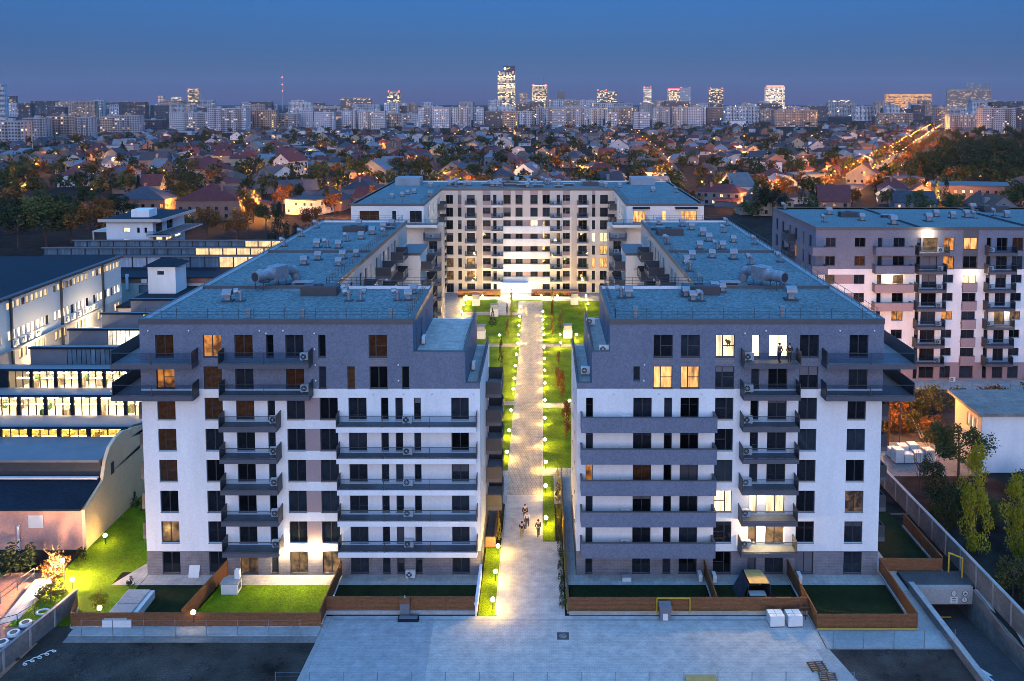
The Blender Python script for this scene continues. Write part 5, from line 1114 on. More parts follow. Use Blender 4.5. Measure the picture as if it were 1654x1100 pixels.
t = thing('terrace_railing', 'light metal garden railing at the foot of the right hand block', 'railing', (45, 133, 0))
mb = MB()
for i in range(26): mb.bar((i*1.5, 0, 0), (i*1.5, 0, 1.1), .03, n=4)
mb.bar((0, 0, 1.1), (37.5, 0, 1.1), .03, n=4); mb.bar((0, 0, .55), (37.5, 0, .55), .02, n=4); mb.part('rail', 'steel', t)
sheet('terrace_paving', 44, 133, 92, 137.85, .03, 'terr'); sheet('yard_paving', 41.5, 101.5, 53.3, 112, .0, 'dconc'); sheet('yard_soil', 41.5, 112.01, 92, 132.9, .0, 'soil')
# ------------------------------------------------------------ trees
FOL = dict(dark=mat('dark_foliage', (.035, .05, .018), .95, .45, .5, spec=.1, objrand=.45), olive=mat('olive_foliage', (.07, .07, .022), .95, .4, .5, spec=.1, objrand=.4),
           rust=mat('autumn_foliage', (.15, .065, .018), .95, .4, .5, spec=.1, objrand=.35), lime=mat('yellow_green_foliage', (.21, .19, .015), .95, .35, .6, spec=.1, objrand=.2),
           fir=mat('conifer_needles', (.018, .032, .022), .95, .4, .5, spec=.1, objrand=.3))
M['bark'] = mat('tree_bark', (.06, .045, .035), .95, .4, 2)
TRM = {}
def crown_mesh(shape, seed, n, leaf):
    r = random.Random(seed); mb = MB(); cl = []
    for i in range(26 if shape != 'cone' else 40):
        if shape == 'round':
            a, b = r.uniform(0, 6.28), math.acos(r.uniform(-.75, 1)); q = r.uniform(.45, .95)
            cl.append((q*.95*math.sin(b)*math.cos(a), q*.95*math.sin(b)*math.sin(a), .62+.36*q*math.cos(b), r.uniform(.15, .28)))
        elif shape == 'tall':
            z = r.uniform(.08, .97); w = .9*math.sin(math.pi*min(1, (z+.12)*.85))**.8; a = r.uniform(0, 6.28); q = r.uniform(.2, .85)
            cl.append((w*q*math.cos(a), w*q*math.sin(a), z, r.uniform(.2, .34)))
        elif shape == 'cone':
            z = r.random()**1.5; w = (1-z)*1.0; a = r.uniform(0, 6.28); q = r.uniform(.4, 1.)
            cl.append((w*q*math.cos(a), w*q*math.sin(a), .06+z*.92, .12+.12*(1-z)))
        else:
            a = r.uniform(0, 6.28); q = r.random()**.5; cl.append((q*.85*math.cos(a), q*.85*math.sin(a), r.uniform(.2, .85)*(1-.4*q*q), r.uniform(.2, .34)))
    for i in range(n):
        c = r.choice(cl); d = Vector((r.gauss(0, 1), r.gauss(0, 1), r.gauss(0, 1))).normalized()*c[3]*r.uniform(.5, 1.15)
        p = Vector(c[:3])+Vector((d.x, d.y, d.z*(.55 if shape != 'tall' else .4)))
        if p.z < .02: p.z = .02+r.random()*.1
        u = Vector((r.gauss(0, 1), r.gauss(0, 1), r.gauss(0, .6))).normalized(); v = u.cross(Vector((r.gauss(0, 1), r.gauss(0, 1), r.gauss(0, 1)))).normalized()
        s = leaf*r.uniform(.6, 1.3); zs = .5
        u = Vector((u.x*s, u.y*s, u.z*s*zs)); v = Vector((v.x*s, v.y*s, v.z*s*zs))
        mb.quad(tuple(p-u-v*.6), tuple(p+u-v*.6), tuple(p+u*.7+v*.6), tuple(p-u*.7+v*.6))
    return mb
def trunk_mesh(shape, seed):
    r = random.Random(seed); mb = MB()
    mb.bar((0, 0, -.02), (0, 0, .45), .045 if shape != 'tall' else .03, n=7, r2=.03); mb.bar((0, 0, .45), (r.uniform(-.05, .05), r.uniform(-.05, .05), .85), .03, n=6, r2=.008)
    if shape in ('round', 'bush', 'bare'):
        for i in range(9 if shape == 'bare' else 5):
            a = i*2.4+r.uniform(-.3, .3); z = r.uniform(.25, .6); q = Vector((.5*math.cos(a), .5*math.sin(a), z+.25)); mb.bar((0, 0, z), q, .02, n=5, r2=.006)
            if shape == 'bare':
                for k in range(3): mb.bar(q*(.5+.2*k)+Vector((0, 0, z*.5-.25*z*k*.4)), q+Vector((r.uniform(-.25, .25), r.uniform(-.25, .25), r.uniform(.05, .3))), .007, n=4, r2=.002)
    return mb
def tree(x, y, h, w, shape, fol, label, cat='tree', group=None, dense=1, z=0., name=None):
    if z == 0. and False: pass
    k = (shape, fol, rnd.randrange(4), dense)
    if k not in TRM:
        n, leaf = {'round': (900, .062), 'tall': (700, .07), 'cone': (900, .055), 'bush': (600, .075), 'bare': (0, 0)}[shape]
        n = int(n*dense); leaf /= dense**.45
        cm = crown_mesh(shape, hash((shape, k[2])) % 999+k[2], n, leaf).mesh('crown', FOL[fol]) if n else None
        TRM[k] = (cm, trunk_mesh(shape, k[2]).mesh('trunk', 'bark'))
    cm, tm = TRM[k]
    t = thing(name or ('shrub' if shape == 'bush' else {'cone': 'conifer', 'tall': 'poplar'}.get(shape, 'tree')), label, cat, (x, y, z), rnd.uniform(0, 6.28), group); t.scale = (w/2, w/2, h)
    put('trunk', tm, t)
    if cm: put('crown', cm, t)
    return t

# ------------------------------------------------------------ street lamps
SLM = {}
def street_lamp(x, y, label, power=2500, h=7.5, group='orange street lamps', head=.26, kind='orange', light_on=True):
    kk = (kind, round(head, 2), round(h, 1))
    if kk not in SLM:
        m = MB(); m.bar((0, 0, 0), (0, 0, h), .09, n=6, r2=.06); m.bar((0, 0, h), (1.0, 0, h+.35), .05, n=5)
        l = MB(); l.ball((1.15, 0, h+.25), head, nu=7, nv=5, sz=.7); SLM[kk] = (m.mesh('slp', 'dark'), l.mesh('sll', kind))
    t = thing('street_lamp', label, 'street lamp', (x, y, 0), rnd.uniform(0, 6.28), group)
    put('pole', SLM[kk][0], t); put('lamp_head', SLM[kk][1], t)
    if light_on: light(t, (1.15, 0, h+.25), power*11, (1, .36, .05) if kind == 'orange' else (1, .86, .65), head+.03)
    return t
def gpt(px, py, z=0.):                 # ground point seen at a place of the photograph
    s, c = math.sin(PITCH), math.cos(PITCH); k = (PCY-py)/FPX; w_ = z-CAM_H
    Y = w_*(c+k*s)/(k*c-s); return (px-PCX)*(Y*c-w_*s)/FPX, Y

# near planting
for i in range(13):
    y = 74.2+i*2.1; tall = i in (5, 12, 9)
    tree(1.85, y, 2.3 if tall else 1.5, .75, 'cone' if tall else 'bush', 'lime' if i in (8, 9, 12) else 'dark', 'clipped shrub in the row along the path fence, %s from the street' % ORD[i], 'shrub', 'clipped shrubs along the right path fence', name='shrub')
for i in range(4): tree(-4.4, 86.4+i*2.1, 1.7 if i else 2.2, .8, 'cone', 'dark' if i else 'lime', 'small cypress behind the planter at the path mouth, %s from the street' % ORD[i], 'shrub', 'small cypresses left of the path', name='shrub')
tree(-5.4, 85.4, 1.2, 1.0, 'bush', 'lime', 'low leafy bush in the terracotta planter at the path mouth', 'shrub')
for x, y, h, w_, sh, fo, lb in ((-6.7, 139, 6.5, 1.0, 'tall', 'olive', 'thin young tree on the left lawn between the two cross paths'), (-6.6, 161.6, 7.5, .9, 'tall', 'olive', 'slim yellowish young tree on the left lawn by the globe lamps'), (-6.2, 175, 7, .9, 'tall', 'lime', 'slim young tree on the far left lawn'), (2.6, 133, 6.5, 1.2, 'tall', 'rust', 'slim rust coloured young tree on the right lawn'), (3.1, 129.2, 4.2, 1.5, 'tall', 'rust', 'orange leaved small tree in front of the slim rust tree'), (3.3, 113.5, 5.0, 1.9, 'tall', 'rust', 'orange leaved small tree on the near right lawn'), (2.0, 163, 7, .9, 'tall', 'rust', 'slim young tree beside the right white shaft'), (2.2, 176, 7, 1.0, 'tall', 'lime', 'slim yellow green young tree on the far right lawn')):
    tree(x, y, h, w_, sh, fo, lb, 'tree', None, name='young_tree')
tree(-9.9, 172, 3.6, 2.0, 'cone', 'fir', 'small dark conifer on the far left lawn'); tree(3.8, 170, 4.2, 2.4, 'cone', 'olive', 'small conifer on the far right lawn')
for i, (x, y) in enumerate(((-17.5, 197.7), (-15.5, 197.6), (-13, 197.8), (-10.6, 197.7), (-1.6, 197.7), (1.2, 197.7), (4.4, 197.8), (6.4, 197.7))): tree(x, y, 1.5, 1.7, 'bush', ('lime', 'rust', 'olive')[i % 3], 'leafy bush in front of the terracotta planters', 'shrub', 'bushes before the planters')
tree(-45.3, 93.5, 1.8, 1.3, 'cone', 'fir', 'small conifer at the back of the left side lawn'); tree(-43.9, 92.8, 1.7, 1.1, 'cone', 'fir', 'small conifer beside the left block at the lawn end')
tree(-45.3, 82.2, 1.7, 1.2, 'bush', 'dark', 'small round topped bush on the left side lawn by the cream wall', 'shrub'); tree(-39.6, 74.4, 1.6, 1.6, 'bush', 'lime', 'spiky pale bush behind the front fence by the globe lamp', 'shrub'); tree(-38.3, 77.6, 1.1, .8, 'bush', 'dark', 'small dark bush at the corner of the left terrace', 'shrub')
tree(-44.6, 75.6, 1.7, 3.0, 'bush', 'olive', 'bushy yellow leaved shrub lit by the flood light', 'shrub'); tree(-46.6, 79.8, 3.4, 3.2, 'bare', 'rust', 'bare twiggy shrub in front of the pink wall', 'shrub'); tree(-46.2, 79.2, 2.6, 3.0, 'bush', 'rust', 'rust red shrub beside the bare twigs at the pink wall', 'shrub'); tree(-50.5, 80.2, 3.0, 4.4, 'bush', 'dark', 'dark shrub at the left edge below the pink wall', 'shrub'); tree(-53.5, 80.6, 3.4, 4.0, 'bare', 'dark', 'bare shrub at the left picture edge', 'shrub')
# thicket beyond the right wall
tree(43.4, 84.0, 10.4, 4.4, 'tall', 'lime', 'tall yellow green poplar beyond the right wall', dense=7); tree(46.9, 82.8, 8.0, 3.9, 'tall', 'lime', 'shorter yellow green poplar right of the tall one', dense=7)
for i, (x, y, h, w_, sh, fo, lb) in enumerate(((50.0, 101, 7.0, 7.5, 'round', 'dark', 'broad dark tree in front of the low storage building'), (44.5, 93, 4.5, 4.5, 'bush', 'dark', 'dark bush behind the tall poplar'), (43.0, 76, 4.5, 4.5, 'bush', 'olive', 'olive bush below the poplars beside the wall'), (47, 78, 4.2, 5, 'bush', 'dark', 'dark bush right below the shorter poplar'), (50.5, 84, 5, 5, 'bush', 'dark', 'dark bush right of the poplars'), (54, 90, 5, 6, 'bush', 'dark', 'dark bush at the right edge before the storage building'), (42.6, 88.5, 4.5, 3.6, 'bush', 'olive', 'olive bush between the wall and the tall poplar'), (48, 72, 3.5, 5, 'bush', 'dark', 'dark bush low at the right edge'), (52, 76, 4, 6, 'bush', 'dark', 'wide dark bush at the right picture edge'), (43.6, 97, 5.5, 3.5, 'bare', 'dark', 'thin bare tree behind the concrete wall'), (44.8, 69, 3, 4, 'bush', 'dark', 'dark bush beside the lower end of the wall'), (47.5, 89, 3.5, 4, 'bush', 'olive', 'olive bush filling the gap behind the poplars'), (57, 96, 3.5, 6, 'bush', 'dark', 'dark bush under the blue lit end wall'), (46.2, 99.5, 3.8, 3.2, 'bush', 'dark', 'dark bush by the wrapped loads'))):
    tree(x, y, h, w_, sh, fo, lb, 'tree' if sh in ('round', 'bare') else 'shrub', None, 4)
for i, (x, y, h, w_) in enumerate(((46, 117, 4.6, 5), (49.5, 119, 4.8, 5), (53, 121, 4.8, 5), (46, 125, 4.5, 5), (57, 124, 4.5, 5), (51, 127, 4, 5), (62, 125, 3.5, 6), (68, 127, 3.2, 6), (75, 128, 3.2, 6), (44, 113, 3.0, 3.4), (45.6, 115, 3.4, 3.6), (48, 115.4, 3.6, 3.8), (50.5, 116, 3.6, 3.8), (53.2, 114.5, 3.2, 3.6), (51.8, 111.6, 2.6, 2.8), (43.6, 117.5, 3.6, 3.6))): tree(x, y, h, w_, 'bush', 'rust' if i % 2 else 'olive', 'orange lit shrub behind the street lamp in front of the right hand block', 'shrub', 'lamp lit shrubs before the right hand block', 2)
street_lamp(47.3, 111.6, 'orange street lamp on a tall pole between the right block and the shed', 2600, 7.0, None); street_lamp(45.6, 121, 'orange street lamp half hidden behind the corner balconies of the right block', 1500, 5.0, None)
t = thing('utility_pole', 'dark utility pole standing in the orange lit shrubs', 'pole', (45.2, 110, 0)); mb = MB(); mb.bar((0, 0, 0), (0, 0, 7), .11, n=7, r2=.08); mb.part('pole', 'wood', t); mb = MB(); mb.box(-.6, -.05, 6.4, .6, .05, 6.52); mb.part('cross_arm', 'dark', t)

# ------------------------------------------------------------ houses
HM = dict(roof_maroon=mat('maroon_tiles', (.085, .022, .022), .85, .25, .6, fine=(5, .2), objrand=.35), roof_slate=mat('slate_roof', (.03, .036, .05), .8, .25, .6, fine=(5, .2), objrand=.35), roof_brown=mat('brown_tiles', (.075, .045, .035), .85, .25, .6, objrand=.3), roof_tin=mat('pale_tin_roof', (.09, .11, .13), .6, .2, .4, objrand=.3),
          w_white=mat('white_house_wall', (.40, .41, .43), .9, .12, .4, objrand=.3), w_cream=mat('cream_house_wall', (.26, .21, .15), .9, .12, .4, objrand=.3), w_pink=mat('pink_house_wall', (.22, .13, .10), .9, .12, .4, objrand=.2), w_grey=mat('grey_house_wall', (.13, .135, .15), .9, .12, .4, objrand=.2))
M.update(HM); M['farpane'] = mat('house_window_glass', (.03, .034, .045), .15, .4, .3, spec=.5, objrand=.5)
def house(x, y, w, d, h, rz, kind, roof, wallm, label, lit=.15, wins='parts'):
    t = thing('house', label, 'house', (x, y, 0), rz, 'houses of the district')
    hw, hd = w/2, d/2; mb = MB(); rh = {'gable': w*.34, 'hip': w*.26, 'flat': .3}[kind]
    mb.box(-hw, -hd, 0, hw, hd, h)
    if kind == 'gable': mb.poly([(-hw, -hd, h), (hw, -hd, h), (0, -hd, h+rh)]); mb.poly([(-hw, hd, h), (hw, hd, h), (0, hd, h+rh)])
    mb.part('wall', wallm, t)
    e = .5; r = MB(); ez = e*rh/hw
    if kind == 'gable':
        for s in (-1, 1):
            r.poly([(s*(hw+e), -hd-e, h-ez+.05), (s*(hw+e), hd+e, h-ez+.05), (0, hd+e, h+rh+.05), (0, -hd-e, h+rh+.05)])
            r.poly([(s*(hw+e), -hd-e, h-ez+.25), (s*(hw+e), hd+e, h-ez+.25), (0, hd+e, h+rh+.27), (0, -hd-e, h+rh+.27)])
            for yy in (-hd-e, hd+e): r.poly([(s*(hw+e), yy, h-ez+.05), (s*(hw+e), yy, h-ez+.25), (0, yy, h+rh+.27), (0, yy, h+rh+.05)])
            r.poly([(s*(hw+e), -hd-e, h-ez+.05), (s*(hw+e), hd+e, h-ez+.05), (s*(hw+e), hd+e, h-ez+.25), (s*(hw+e), -hd-e, h-ez+.25)])
    elif kind == 'hip':
        k = max(.3, hd-hw*.8); A = [(-hw-e, -hd-e, h), (hw+e, -hd-e, h), (hw+e, hd+e, h), (-hw-e, hd+e, h)]; p, q = (0, -k, h+rh), (0, k, h+rh)
        r.poly([A[0], A[1], p]); r.poly([A[1], A[2], q, p]); r.poly([A[2], A[3], q]); r.poly([A[3], A[0], p, q]); r.poly(A[::-1])
    else: r.box(-hw-.25, -hd-.25, h, hw+.25, hd+.25, h+.4)
    ro = r.part('roof', roof, t)
    if kind != 'flat' and rnd.random() < .8:
        c = MB(); cx_, cy_ = rnd.uniform(-.3, .3)*w, rnd.uniform(-.25, .25)*d; c.box(cx_-.4, cy_-.4, h, cx_+.4, cy_+.4, h+rh+.9); c.part('chimney', 'brick', ro)
    if kind != 'flat' and rnd.random() < .6:
        s_ = rnd.choice((-1, 1)); aw, ad, ah = rnd.uniform(3, 5.5), d*rnd.uniform(.4, .8), rnd.uniform(2.6, 3.4); yc = rnd.uniform(-.5, .1)*(d-ad)
        mb = MB(); mb.box(s_*hw*1.002, yc-ad/2, 0, s_*(hw+aw), yc+ad/2, ah); mb.part('annex', wallm, t)
        mb = MB(); x0, x1 = s_*hw*1.004, s_*(hw+aw+.4); y0, y1 = yc-ad/2-.3, yc+ad/2+.3
        mb.poly([(x0, y0, ah+1.0), (x0, y1, ah+1.0), (x1, y1, ah+.05), (x1, y0, ah+.05)]); mb.poly([(x0, y0, ah), (x0, y0, ah+1.0), (x1, y0, ah+.05)]); mb.poly([(x0, y0, ah), (x0, y1, ah), (x1, y1, ah), (x1, y0, ah)]); mb.part('annex_roof', roof, t)
    if kind == 'gable' and rnd.random() < .5:
        mb = MB(); y_ = rnd.uniform(-.2, .2)*d
        for s_ in (-1, 1): mb = MB(); mb.box(s_*hw*.42, y_-.7, h+rh*.2, s_*hw*.8, y_+.7, h+rh*.8); mb.part('dormer', wallm, ro)
    dark, li = MB(), MB()
    for f in range(max(1, int(h/2.9))):
        for face, L in (('S', w), ('E', d), ('W', d)):
            n = max(1, int(L/3.2))
            for i in range(n):
                u = -L/2+(i+.5)*L/n+rnd.uniform(-.3, .3); z0 = .9+2.9*f; a = {'S': ('S', -hd), 'E': ('E', hw), 'W': ('W', -hw)}[face]
                on = rnd.random() < lit
                if wins == 'parts':
                    o = window(t, a, u-.6, u+.6, z0, z0+1.4, 'two', rnd.choice(['lit', 'lito', 'litw']) if on else 'pane', -.06)
                    o.location = fp(a, u, .07, z0)
                else: fbox(li if on else dark, a, u-.48, u+.48, .0, .05, z0, z0+1.15) if on or rnd.random() < .7 else None
    if kind == 'gable' and w > 7: fbox(dark, ('S', -hd), -.6, .6, .0, .05, h+.4, h+1.5)
    if dark.v: stuff(dark.part('window_glazing', 'farpane', t))
    if li.v: stuff(li.part('lit_glazing', rnd.choice(['lit', 'lito', 'litw']), t))
    return t
RN = {'roof_maroon': 'dark red', 'roof_slate': 'slate grey', 'roof_brown': 'brown', 'roof_tin': 'pale tin'}
WN = {'w_white': 'white', 'w_cream': 'cream', 'w_pink': 'pink', 'w_grey': 'grey'}
taken = [(-85, 215, 55), (-110, 240, 22)]
def free(x, y, r, q=.8):
    if -40 < x < 35 and y < 224+r*.6 or 41 < x < 97 and y < 166+r*.6 or x < -45 and y < 232: return False
    return all((x-a)**2+(y-b)**2 > (r+c)**2*q for a, b, c in taken)
def place_words(px, py):
    hz = 'left edge' if px < 120 else 'left quarter' if px < 420 else 'left of centre' if px < 700 else 'behind the courtyard' if px < 1000 else 'right of centre' if px < 1240 else 'right quarter' if px < 1540 else 'right edge'
    dv = 'nearest row' if py > 300 else 'second row' if py > 268 else 'middle row' if py > 240 else 'far row' if py > 222 else 'farthest row'
    return hz, dv
# larger houses picked out one by one
for px, py, w, d, h, rz, kind, roof, wl, lb in (
  (345, 352, 24, 13, 7.5, .05, 'hip', 'roof_maroon', 'w_pink', 'long pink house with a dark red hipped roof behind the villa, lit by street lamps'),
  (236, 348, 20, 12, 7, .03, 'hip', 'roof_slate', 'w_pink', 'pink house with a slate hipped roof behind the pale villa'),
  (470, 282, 13, 16, 9, -.5, 'gable', 'roof_maroon', 'w_white', 'tall white house with an arched gable and dark red roof'),
  (606, 290, 17, 22, 6, 0, 'gable', 'roof_tin', 'w_grey', 'wide pale shed with a broad low gable left of the cream far block'),
  (455, 300, 15, 13, 6, .6, 'gable', 'roof_brown', 'w_white', 'brown roofed white house left of the arched gable house'),
  (200, 252, 22, 14, 9, .05, 'flat', 'roof_tin', 'w_white', 'white modern three storey house with long balconies in the left quarter'),
  (745, 318, 15, 8, 5, 0, 'flat', 'roof_tin', 'w_pink', 'low pink flat roofed house just behind the cream far block'),
  (1000, 248, 17, 20, 7.5, -.15, 'gable', 'roof_slate', 'w_white', 'big white gabled house above the right half of the cream far block'),
  (920, 270, 13, 10, 7, 0, 'flat', 'roof_slate', 'w_grey', 'grey cube house above the cream far block'),
  (1395, 296, 17, 13, 5.5, -.5, 'gable', 'roof_maroon', 'w_cream', 'cream house with a dark red roof beside the boulevard'),
  (1315, 252, 15, 12, 8, .12, 'gable', 'roof_slate', 'w_white', 'white house with a steep slate roof and skylights in the right quarter'),
  (1245, 282, 10, 10, 8, .2, 'flat', 'roof_slate', 'w_white', 'white boxy house below the steep slate roofed one'),
  (1165, 330, 12, 20, 6, 1.1, 'hip', 'roof_maroon', 'w_grey', 'dark red roofed house right of the cream far block end'),
  (1240, 345, 16, 14, 6, .1, 'hip', 'roof_maroon', 'w_cream', 'cream house with a red hipped roof beside the grey topped block'),
  (1345, 345, 16, 12, 6, 1.3, 'gable', 'roof_maroon', 'w_pink', 'pink house with twin dark red gables behind the grey topped block'),
  (1185, 205, 40, 20, 11, 0, 'flat', 'roof_slate', 'w_white', 'long white modern building with dark bands on the right before the flats'),
  (1585, 322, 44, 22, 7, -.25, 'flat', 'roof_tin', 'w_pink', 'long low orange lit hall with a blue tin roof at the right edge'),
  (815, 243, 16, 12, 8, -.1, 'gable', 'roof_tin', 'w_white', 'pale house with lit windows above the cream far block middle'),
  (120, 300, 15, 12, 6, .4, 'hip', 'roof_maroon', 'w_white', 'white house with a low dark red roof behind the left trees'),
  (640, 268, 16, 10, 7, .1, 'hip', 'roof_maroon', 'w_pink', 'pink house with a flat dark red roof and street lamps beside it')):
    x, y = gpt(px, py); taken.append((x, y, max(w, d)*.55)); house(x, y, w, d, h, rz, kind, roof, wl, lb, .22, 'parts' if y < 520 else 'joined')
n = 0; tries = 0
while n < 262 and tries < 30000:
    tries += 1
    py = 206+140*rnd.random()**1.3; px = rnd.uniform(-30, 1684); x, y = gpt(px, py)
    if y < 240 and px > 330: continue
    if px > 1430 and 222 < py < 300 and px > 1430+(300-py)*1.1: continue          # the wood on the right
    if abs(px-(1385+(300-py)*1.42)) < 24+(py-205)*.3 or abs(px-(1105-(290-py)*1.04)) < 12+(py-205)*.15: continue
    if py > 300 and px < 190: continue
    w = rnd.uniform(10, 17); d = rnd.uniform(9, 18); r = max(w, d)*.47+.3
    if not free(x, y, r): continue
    taken.append((x, y, r)); kind = rnd.choice(['gable', 'gable', 'hip', 'hip', 'flat']); roof = rnd.choice(['roof_maroon', 'roof_maroon', 'roof_slate', 'roof_slate', 'roof_brown', 'roof_tin'] if kind != 'flat' else ['roof_slate', 'roof_tin'])
    wl = rnd.choice(['w_white', 'w_cream', 'w_pink', 'w_grey', 'w_grey']); hz, dv = place_words(px, py)
    house(x, y, w, d, rnd.choice([3.2, 3.6, 4.5, 5.5, 6]), rnd.choice([0, math.pi/2])+rnd.uniform(-.4, .4), kind, roof, wl, '%s house, %s %s roof, %s, %s' % (WN[wl], RN[roof], {'gable': 'gabled', 'hip': 'hipped', 'flat': 'flat'}[kind], dv, hz), .12, 'joined'); n += 1
COUNT = {'houses': n, 'house_tries': tries}

# trees of the district
SN = {'round': 'round', 'cone': 'conical', 'tall': 'slim'}; CN = {'dark': 'dark', 'olive': 'olive', 'rust': 'rust brown', 'fir': 'black green', 'lime': 'yellow green'}
for px, py, h, w_, sh, fo, lb in ((452, 392, 13, 8, 'cone', 'fir', 'tall black conifer beside the left wing roof'), (480, 400, 8, 9, 'cone', 'fir', 'wide dark conifer right of the tall black one'), (115, 392, 14, 17, 'round', 'olive', 'large olive tree behind the glazed hall'), (30, 400, 14, 16, 'round', 'dark', 'large dark tree at the left picture edge'), (75, 398, 15, 17, 'round', 'olive', 'large olive tree second from the left picture edge'), (150, 398, 13, 15, 'round', 'rust', 'large rust tinged tree left of the villa'), (8, 375, 13, 15, 'round', 'dark', 'dark tree behind the leftmost large tree'), (60, 372, 13, 15, 'round', 'olive', 'olive tree behind the large ones on the left'), (105, 366, 13, 14, 'round', 'dark', 'dark tree left of the rust tree by the orange lamp'), (200, 358, 11, 11, 'round', 'dark', 'dark tree just behind the villa roof'), (20, 350, 12, 13, 'round', 'rust', 'rust tree at the left picture edge behind the dark ones'), (430, 372, 10, 10, 'round', 'dark', 'dark tree between the rust trees and the conifer'), (505, 372, 9, 9, 'round', 'rust', 'rust tree right of the black conifers'), (165, 372, 12, 9, 'round', 'rust', 'rust tree in front of the orange lamp on the left'), (335, 385, 11, 11, 'round', 'rust', 'rust brown tree in front of the long pink house'), (385, 388, 11, 12, 'round', 'rust', 'rust brown tree left of the black conifer'), (410, 360, 9, 8, 'round', 'rust', 'small rust tree below the bright street lamp'), (540, 345, 9, 9, 'round', 'rust', 'rust tree left of the cream far block'), (300, 372, 8, 7, 'bush', 'olive', 'lamp lit bush beside the villa'), (1295, 330, 11, 5, 'cone', 'fir', 'left one of a pair of black conifers'), (1312, 334, 10, 5, 'cone', 'fir', 'right one of a pair of black conifers'), (1215, 350, 9, 10, 'bush', 'dark', 'dark tree at the corner of the grey topped block'), (1430, 318, 10, 12, 'round', 'rust', 'rust tree beside the boulevard end'), (1470, 318, 10, 10, 'round', 'olive', 'olive tree before the orange lit hall'), (1630, 345, 10, 12, 'round', 'dark', 'dark tree at the right picture edge before the tin roofed hall')):
    x, y = gpt(px, py); taken.append((x, y, w_*.3)); tree(x, y, h, w_, sh, fo, lb, 'tree', None, 2 if y < 330 else 1)
n = tries = 0
while n < 228 and tries < 40000:
    tries += 1
    py = 206+150*rnd.random()**1.3; px = rnd.uniform(-20, 1674); x, y = gpt(px, py)
    if y < 250 and px > 300 or not free(x, y, 1.5, .42): continue
    sh = rnd.choice(['round', 'round', 'round', 'cone', 'tall']); fo = 'fir' if sh == 'cone' else rnd.choice(['dark', 'dark', 'dark', 'olive', 'rust'])
    h = rnd.uniform(8, 14); taken.append((x, y, 2.5)); hz, dv = place_words(px, py)
    tree(x, y, h, h*{'round': rnd.uniform(.8, 1.1), 'cone': .5, 'tall': .4}[sh], sh, fo, '%s %s tree among houses, %s, %s' % (CN[fo], SN[sh], dv, hz), 'tree', 'trees among the houses', .8 if y > 520 else 1.5); n += 1
COUNT['trees'] = n; print(COUNT)
wood = MB(); ws = [crown_mesh('round', 40+i, 430, .085) for i in range(4)]      # the wood on the right reads as one dark mass
for i in range(150):
    px = rnd.uniform(1450, 1700); py = rnd.uniform(216, 298)
    if px < 1455+(300-py)*1.25: continue
    x, y = gpt(px, py); src = rnd.choice(ws); h = rnd.uniform(10, 16); w_ = rnd.uniform(5.5, 7.5); k = len(wood.v)
    wood.v += [(x+a*w_, y+b*w_, c*h) for a, b, c in src.v]; wood.f += [tuple(k+q for q in f) for f in src.f]; wood.m += src.m
    wood.bar((x, y, 0), (x, y, h*.6), .25, n=5)
o = stuff(wood.part('wood', FOL['dark'])); o['label'] = 'dark wood at the right beside the boulevard'

# streets with orange lamps
mb = MB()
bl = [(1372, 306), (1400, 288), (1425, 270), (1450, 254), (1475, 236), (1495, 222), (1512, 210)]
P = [gpt(*p) for p in bl]
for (xa, ya), (xb, yb) in zip(P[:-1], P[1:]):
    d = Vector((xb-xa, yb-ya)).normalized(); nx, ny = -d.y*6, d.x*6; mb.quad((xa+nx, ya+ny, .02), (xa-nx, ya-ny, .02), (xb-nx, yb-ny, .02), (xb+nx, yb+ny, .02))
struct('road', mb, 'asph')
def along(pts, step):
    out = []; rem = 0.
    for (xa, ya), (xb, yb) in zip(pts[:-1], pts[1:]):
        L = math.hypot(xb-xa, yb-ya); s = rem
        while s < L: out.append((xa+(xb-xa)*s/L, ya+(yb-ya)*s/L, (xb-xa)/L, (yb-ya)/L)); s += step
        rem = s-L
    return out
for i, (x, y, dx, dy) in enumerate(along(P, 30)):
    for sd in (-1, 1): street_lamp(x-dy*7*sd, y+dx*7*sd, 'orange street lamp on the %s side of the boulevard, %s from its near end' % ('left' if sd > 0 else 'right', ORD[i] if i < 20 else 'farther'), 11000, 9, 'orange street lamps along the boulevard', .55 if y < 800 else .9, light_on=(i % 2 == 0))
for i, (x, y, dx, dy) in enumerate(along(P, 24)):
    for sd in (-1, 1):
        if y < 1150: tree(x-dy*(10+rnd.uniform(0, 4))*sd, y+dx*(10+rnd.uniform(0, 4))*sd, rnd.uniform(6, 9), rnd.uniform(7, 10), 'round', rnd.choice(['rust', 'olive', 'rust']), 'lamp lit tree lining the boulevard', 'tree', 'trees lining the boulevard', .9)
Q = [gpt(*p) for p in ((1102, 292), (1085, 268), (1065, 247), (1043, 230), (1025, 217))]
mb = MB()
for (xa, ya), (xb, yb) in zip(Q[:-1], Q[1:]): mb.quad((xa-3, ya, .02), (xa+3, ya, .02), (xb+3, yb, .02), (xb-3, yb, .02))
struct('street', mb, 'asph')
for i, (x, y, dx, dy) in enumerate(along(Q, 62)): street_lamp(x-5, y, 'orange street lamp of the dotted side street, %s from its near end' % ORD[i], 5200, 8, 'orange street lamps along the side street', .45 if y < 800 else .65)
for i, (x, y, dx, dy) in enumerate(along(Q, 20)):
    for sd in (-1, 1):
        if rnd.random() < .75: tree(x+sd*rnd.uniform(6, 9), y, rnd.uniform(5, 8), rnd.uniform(6, 9), 'round', rnd.choice(['rust', 'olive', 'dark']), 'lamp lit tree along the dotted side street', 'tree', 'trees along the side street', .6)
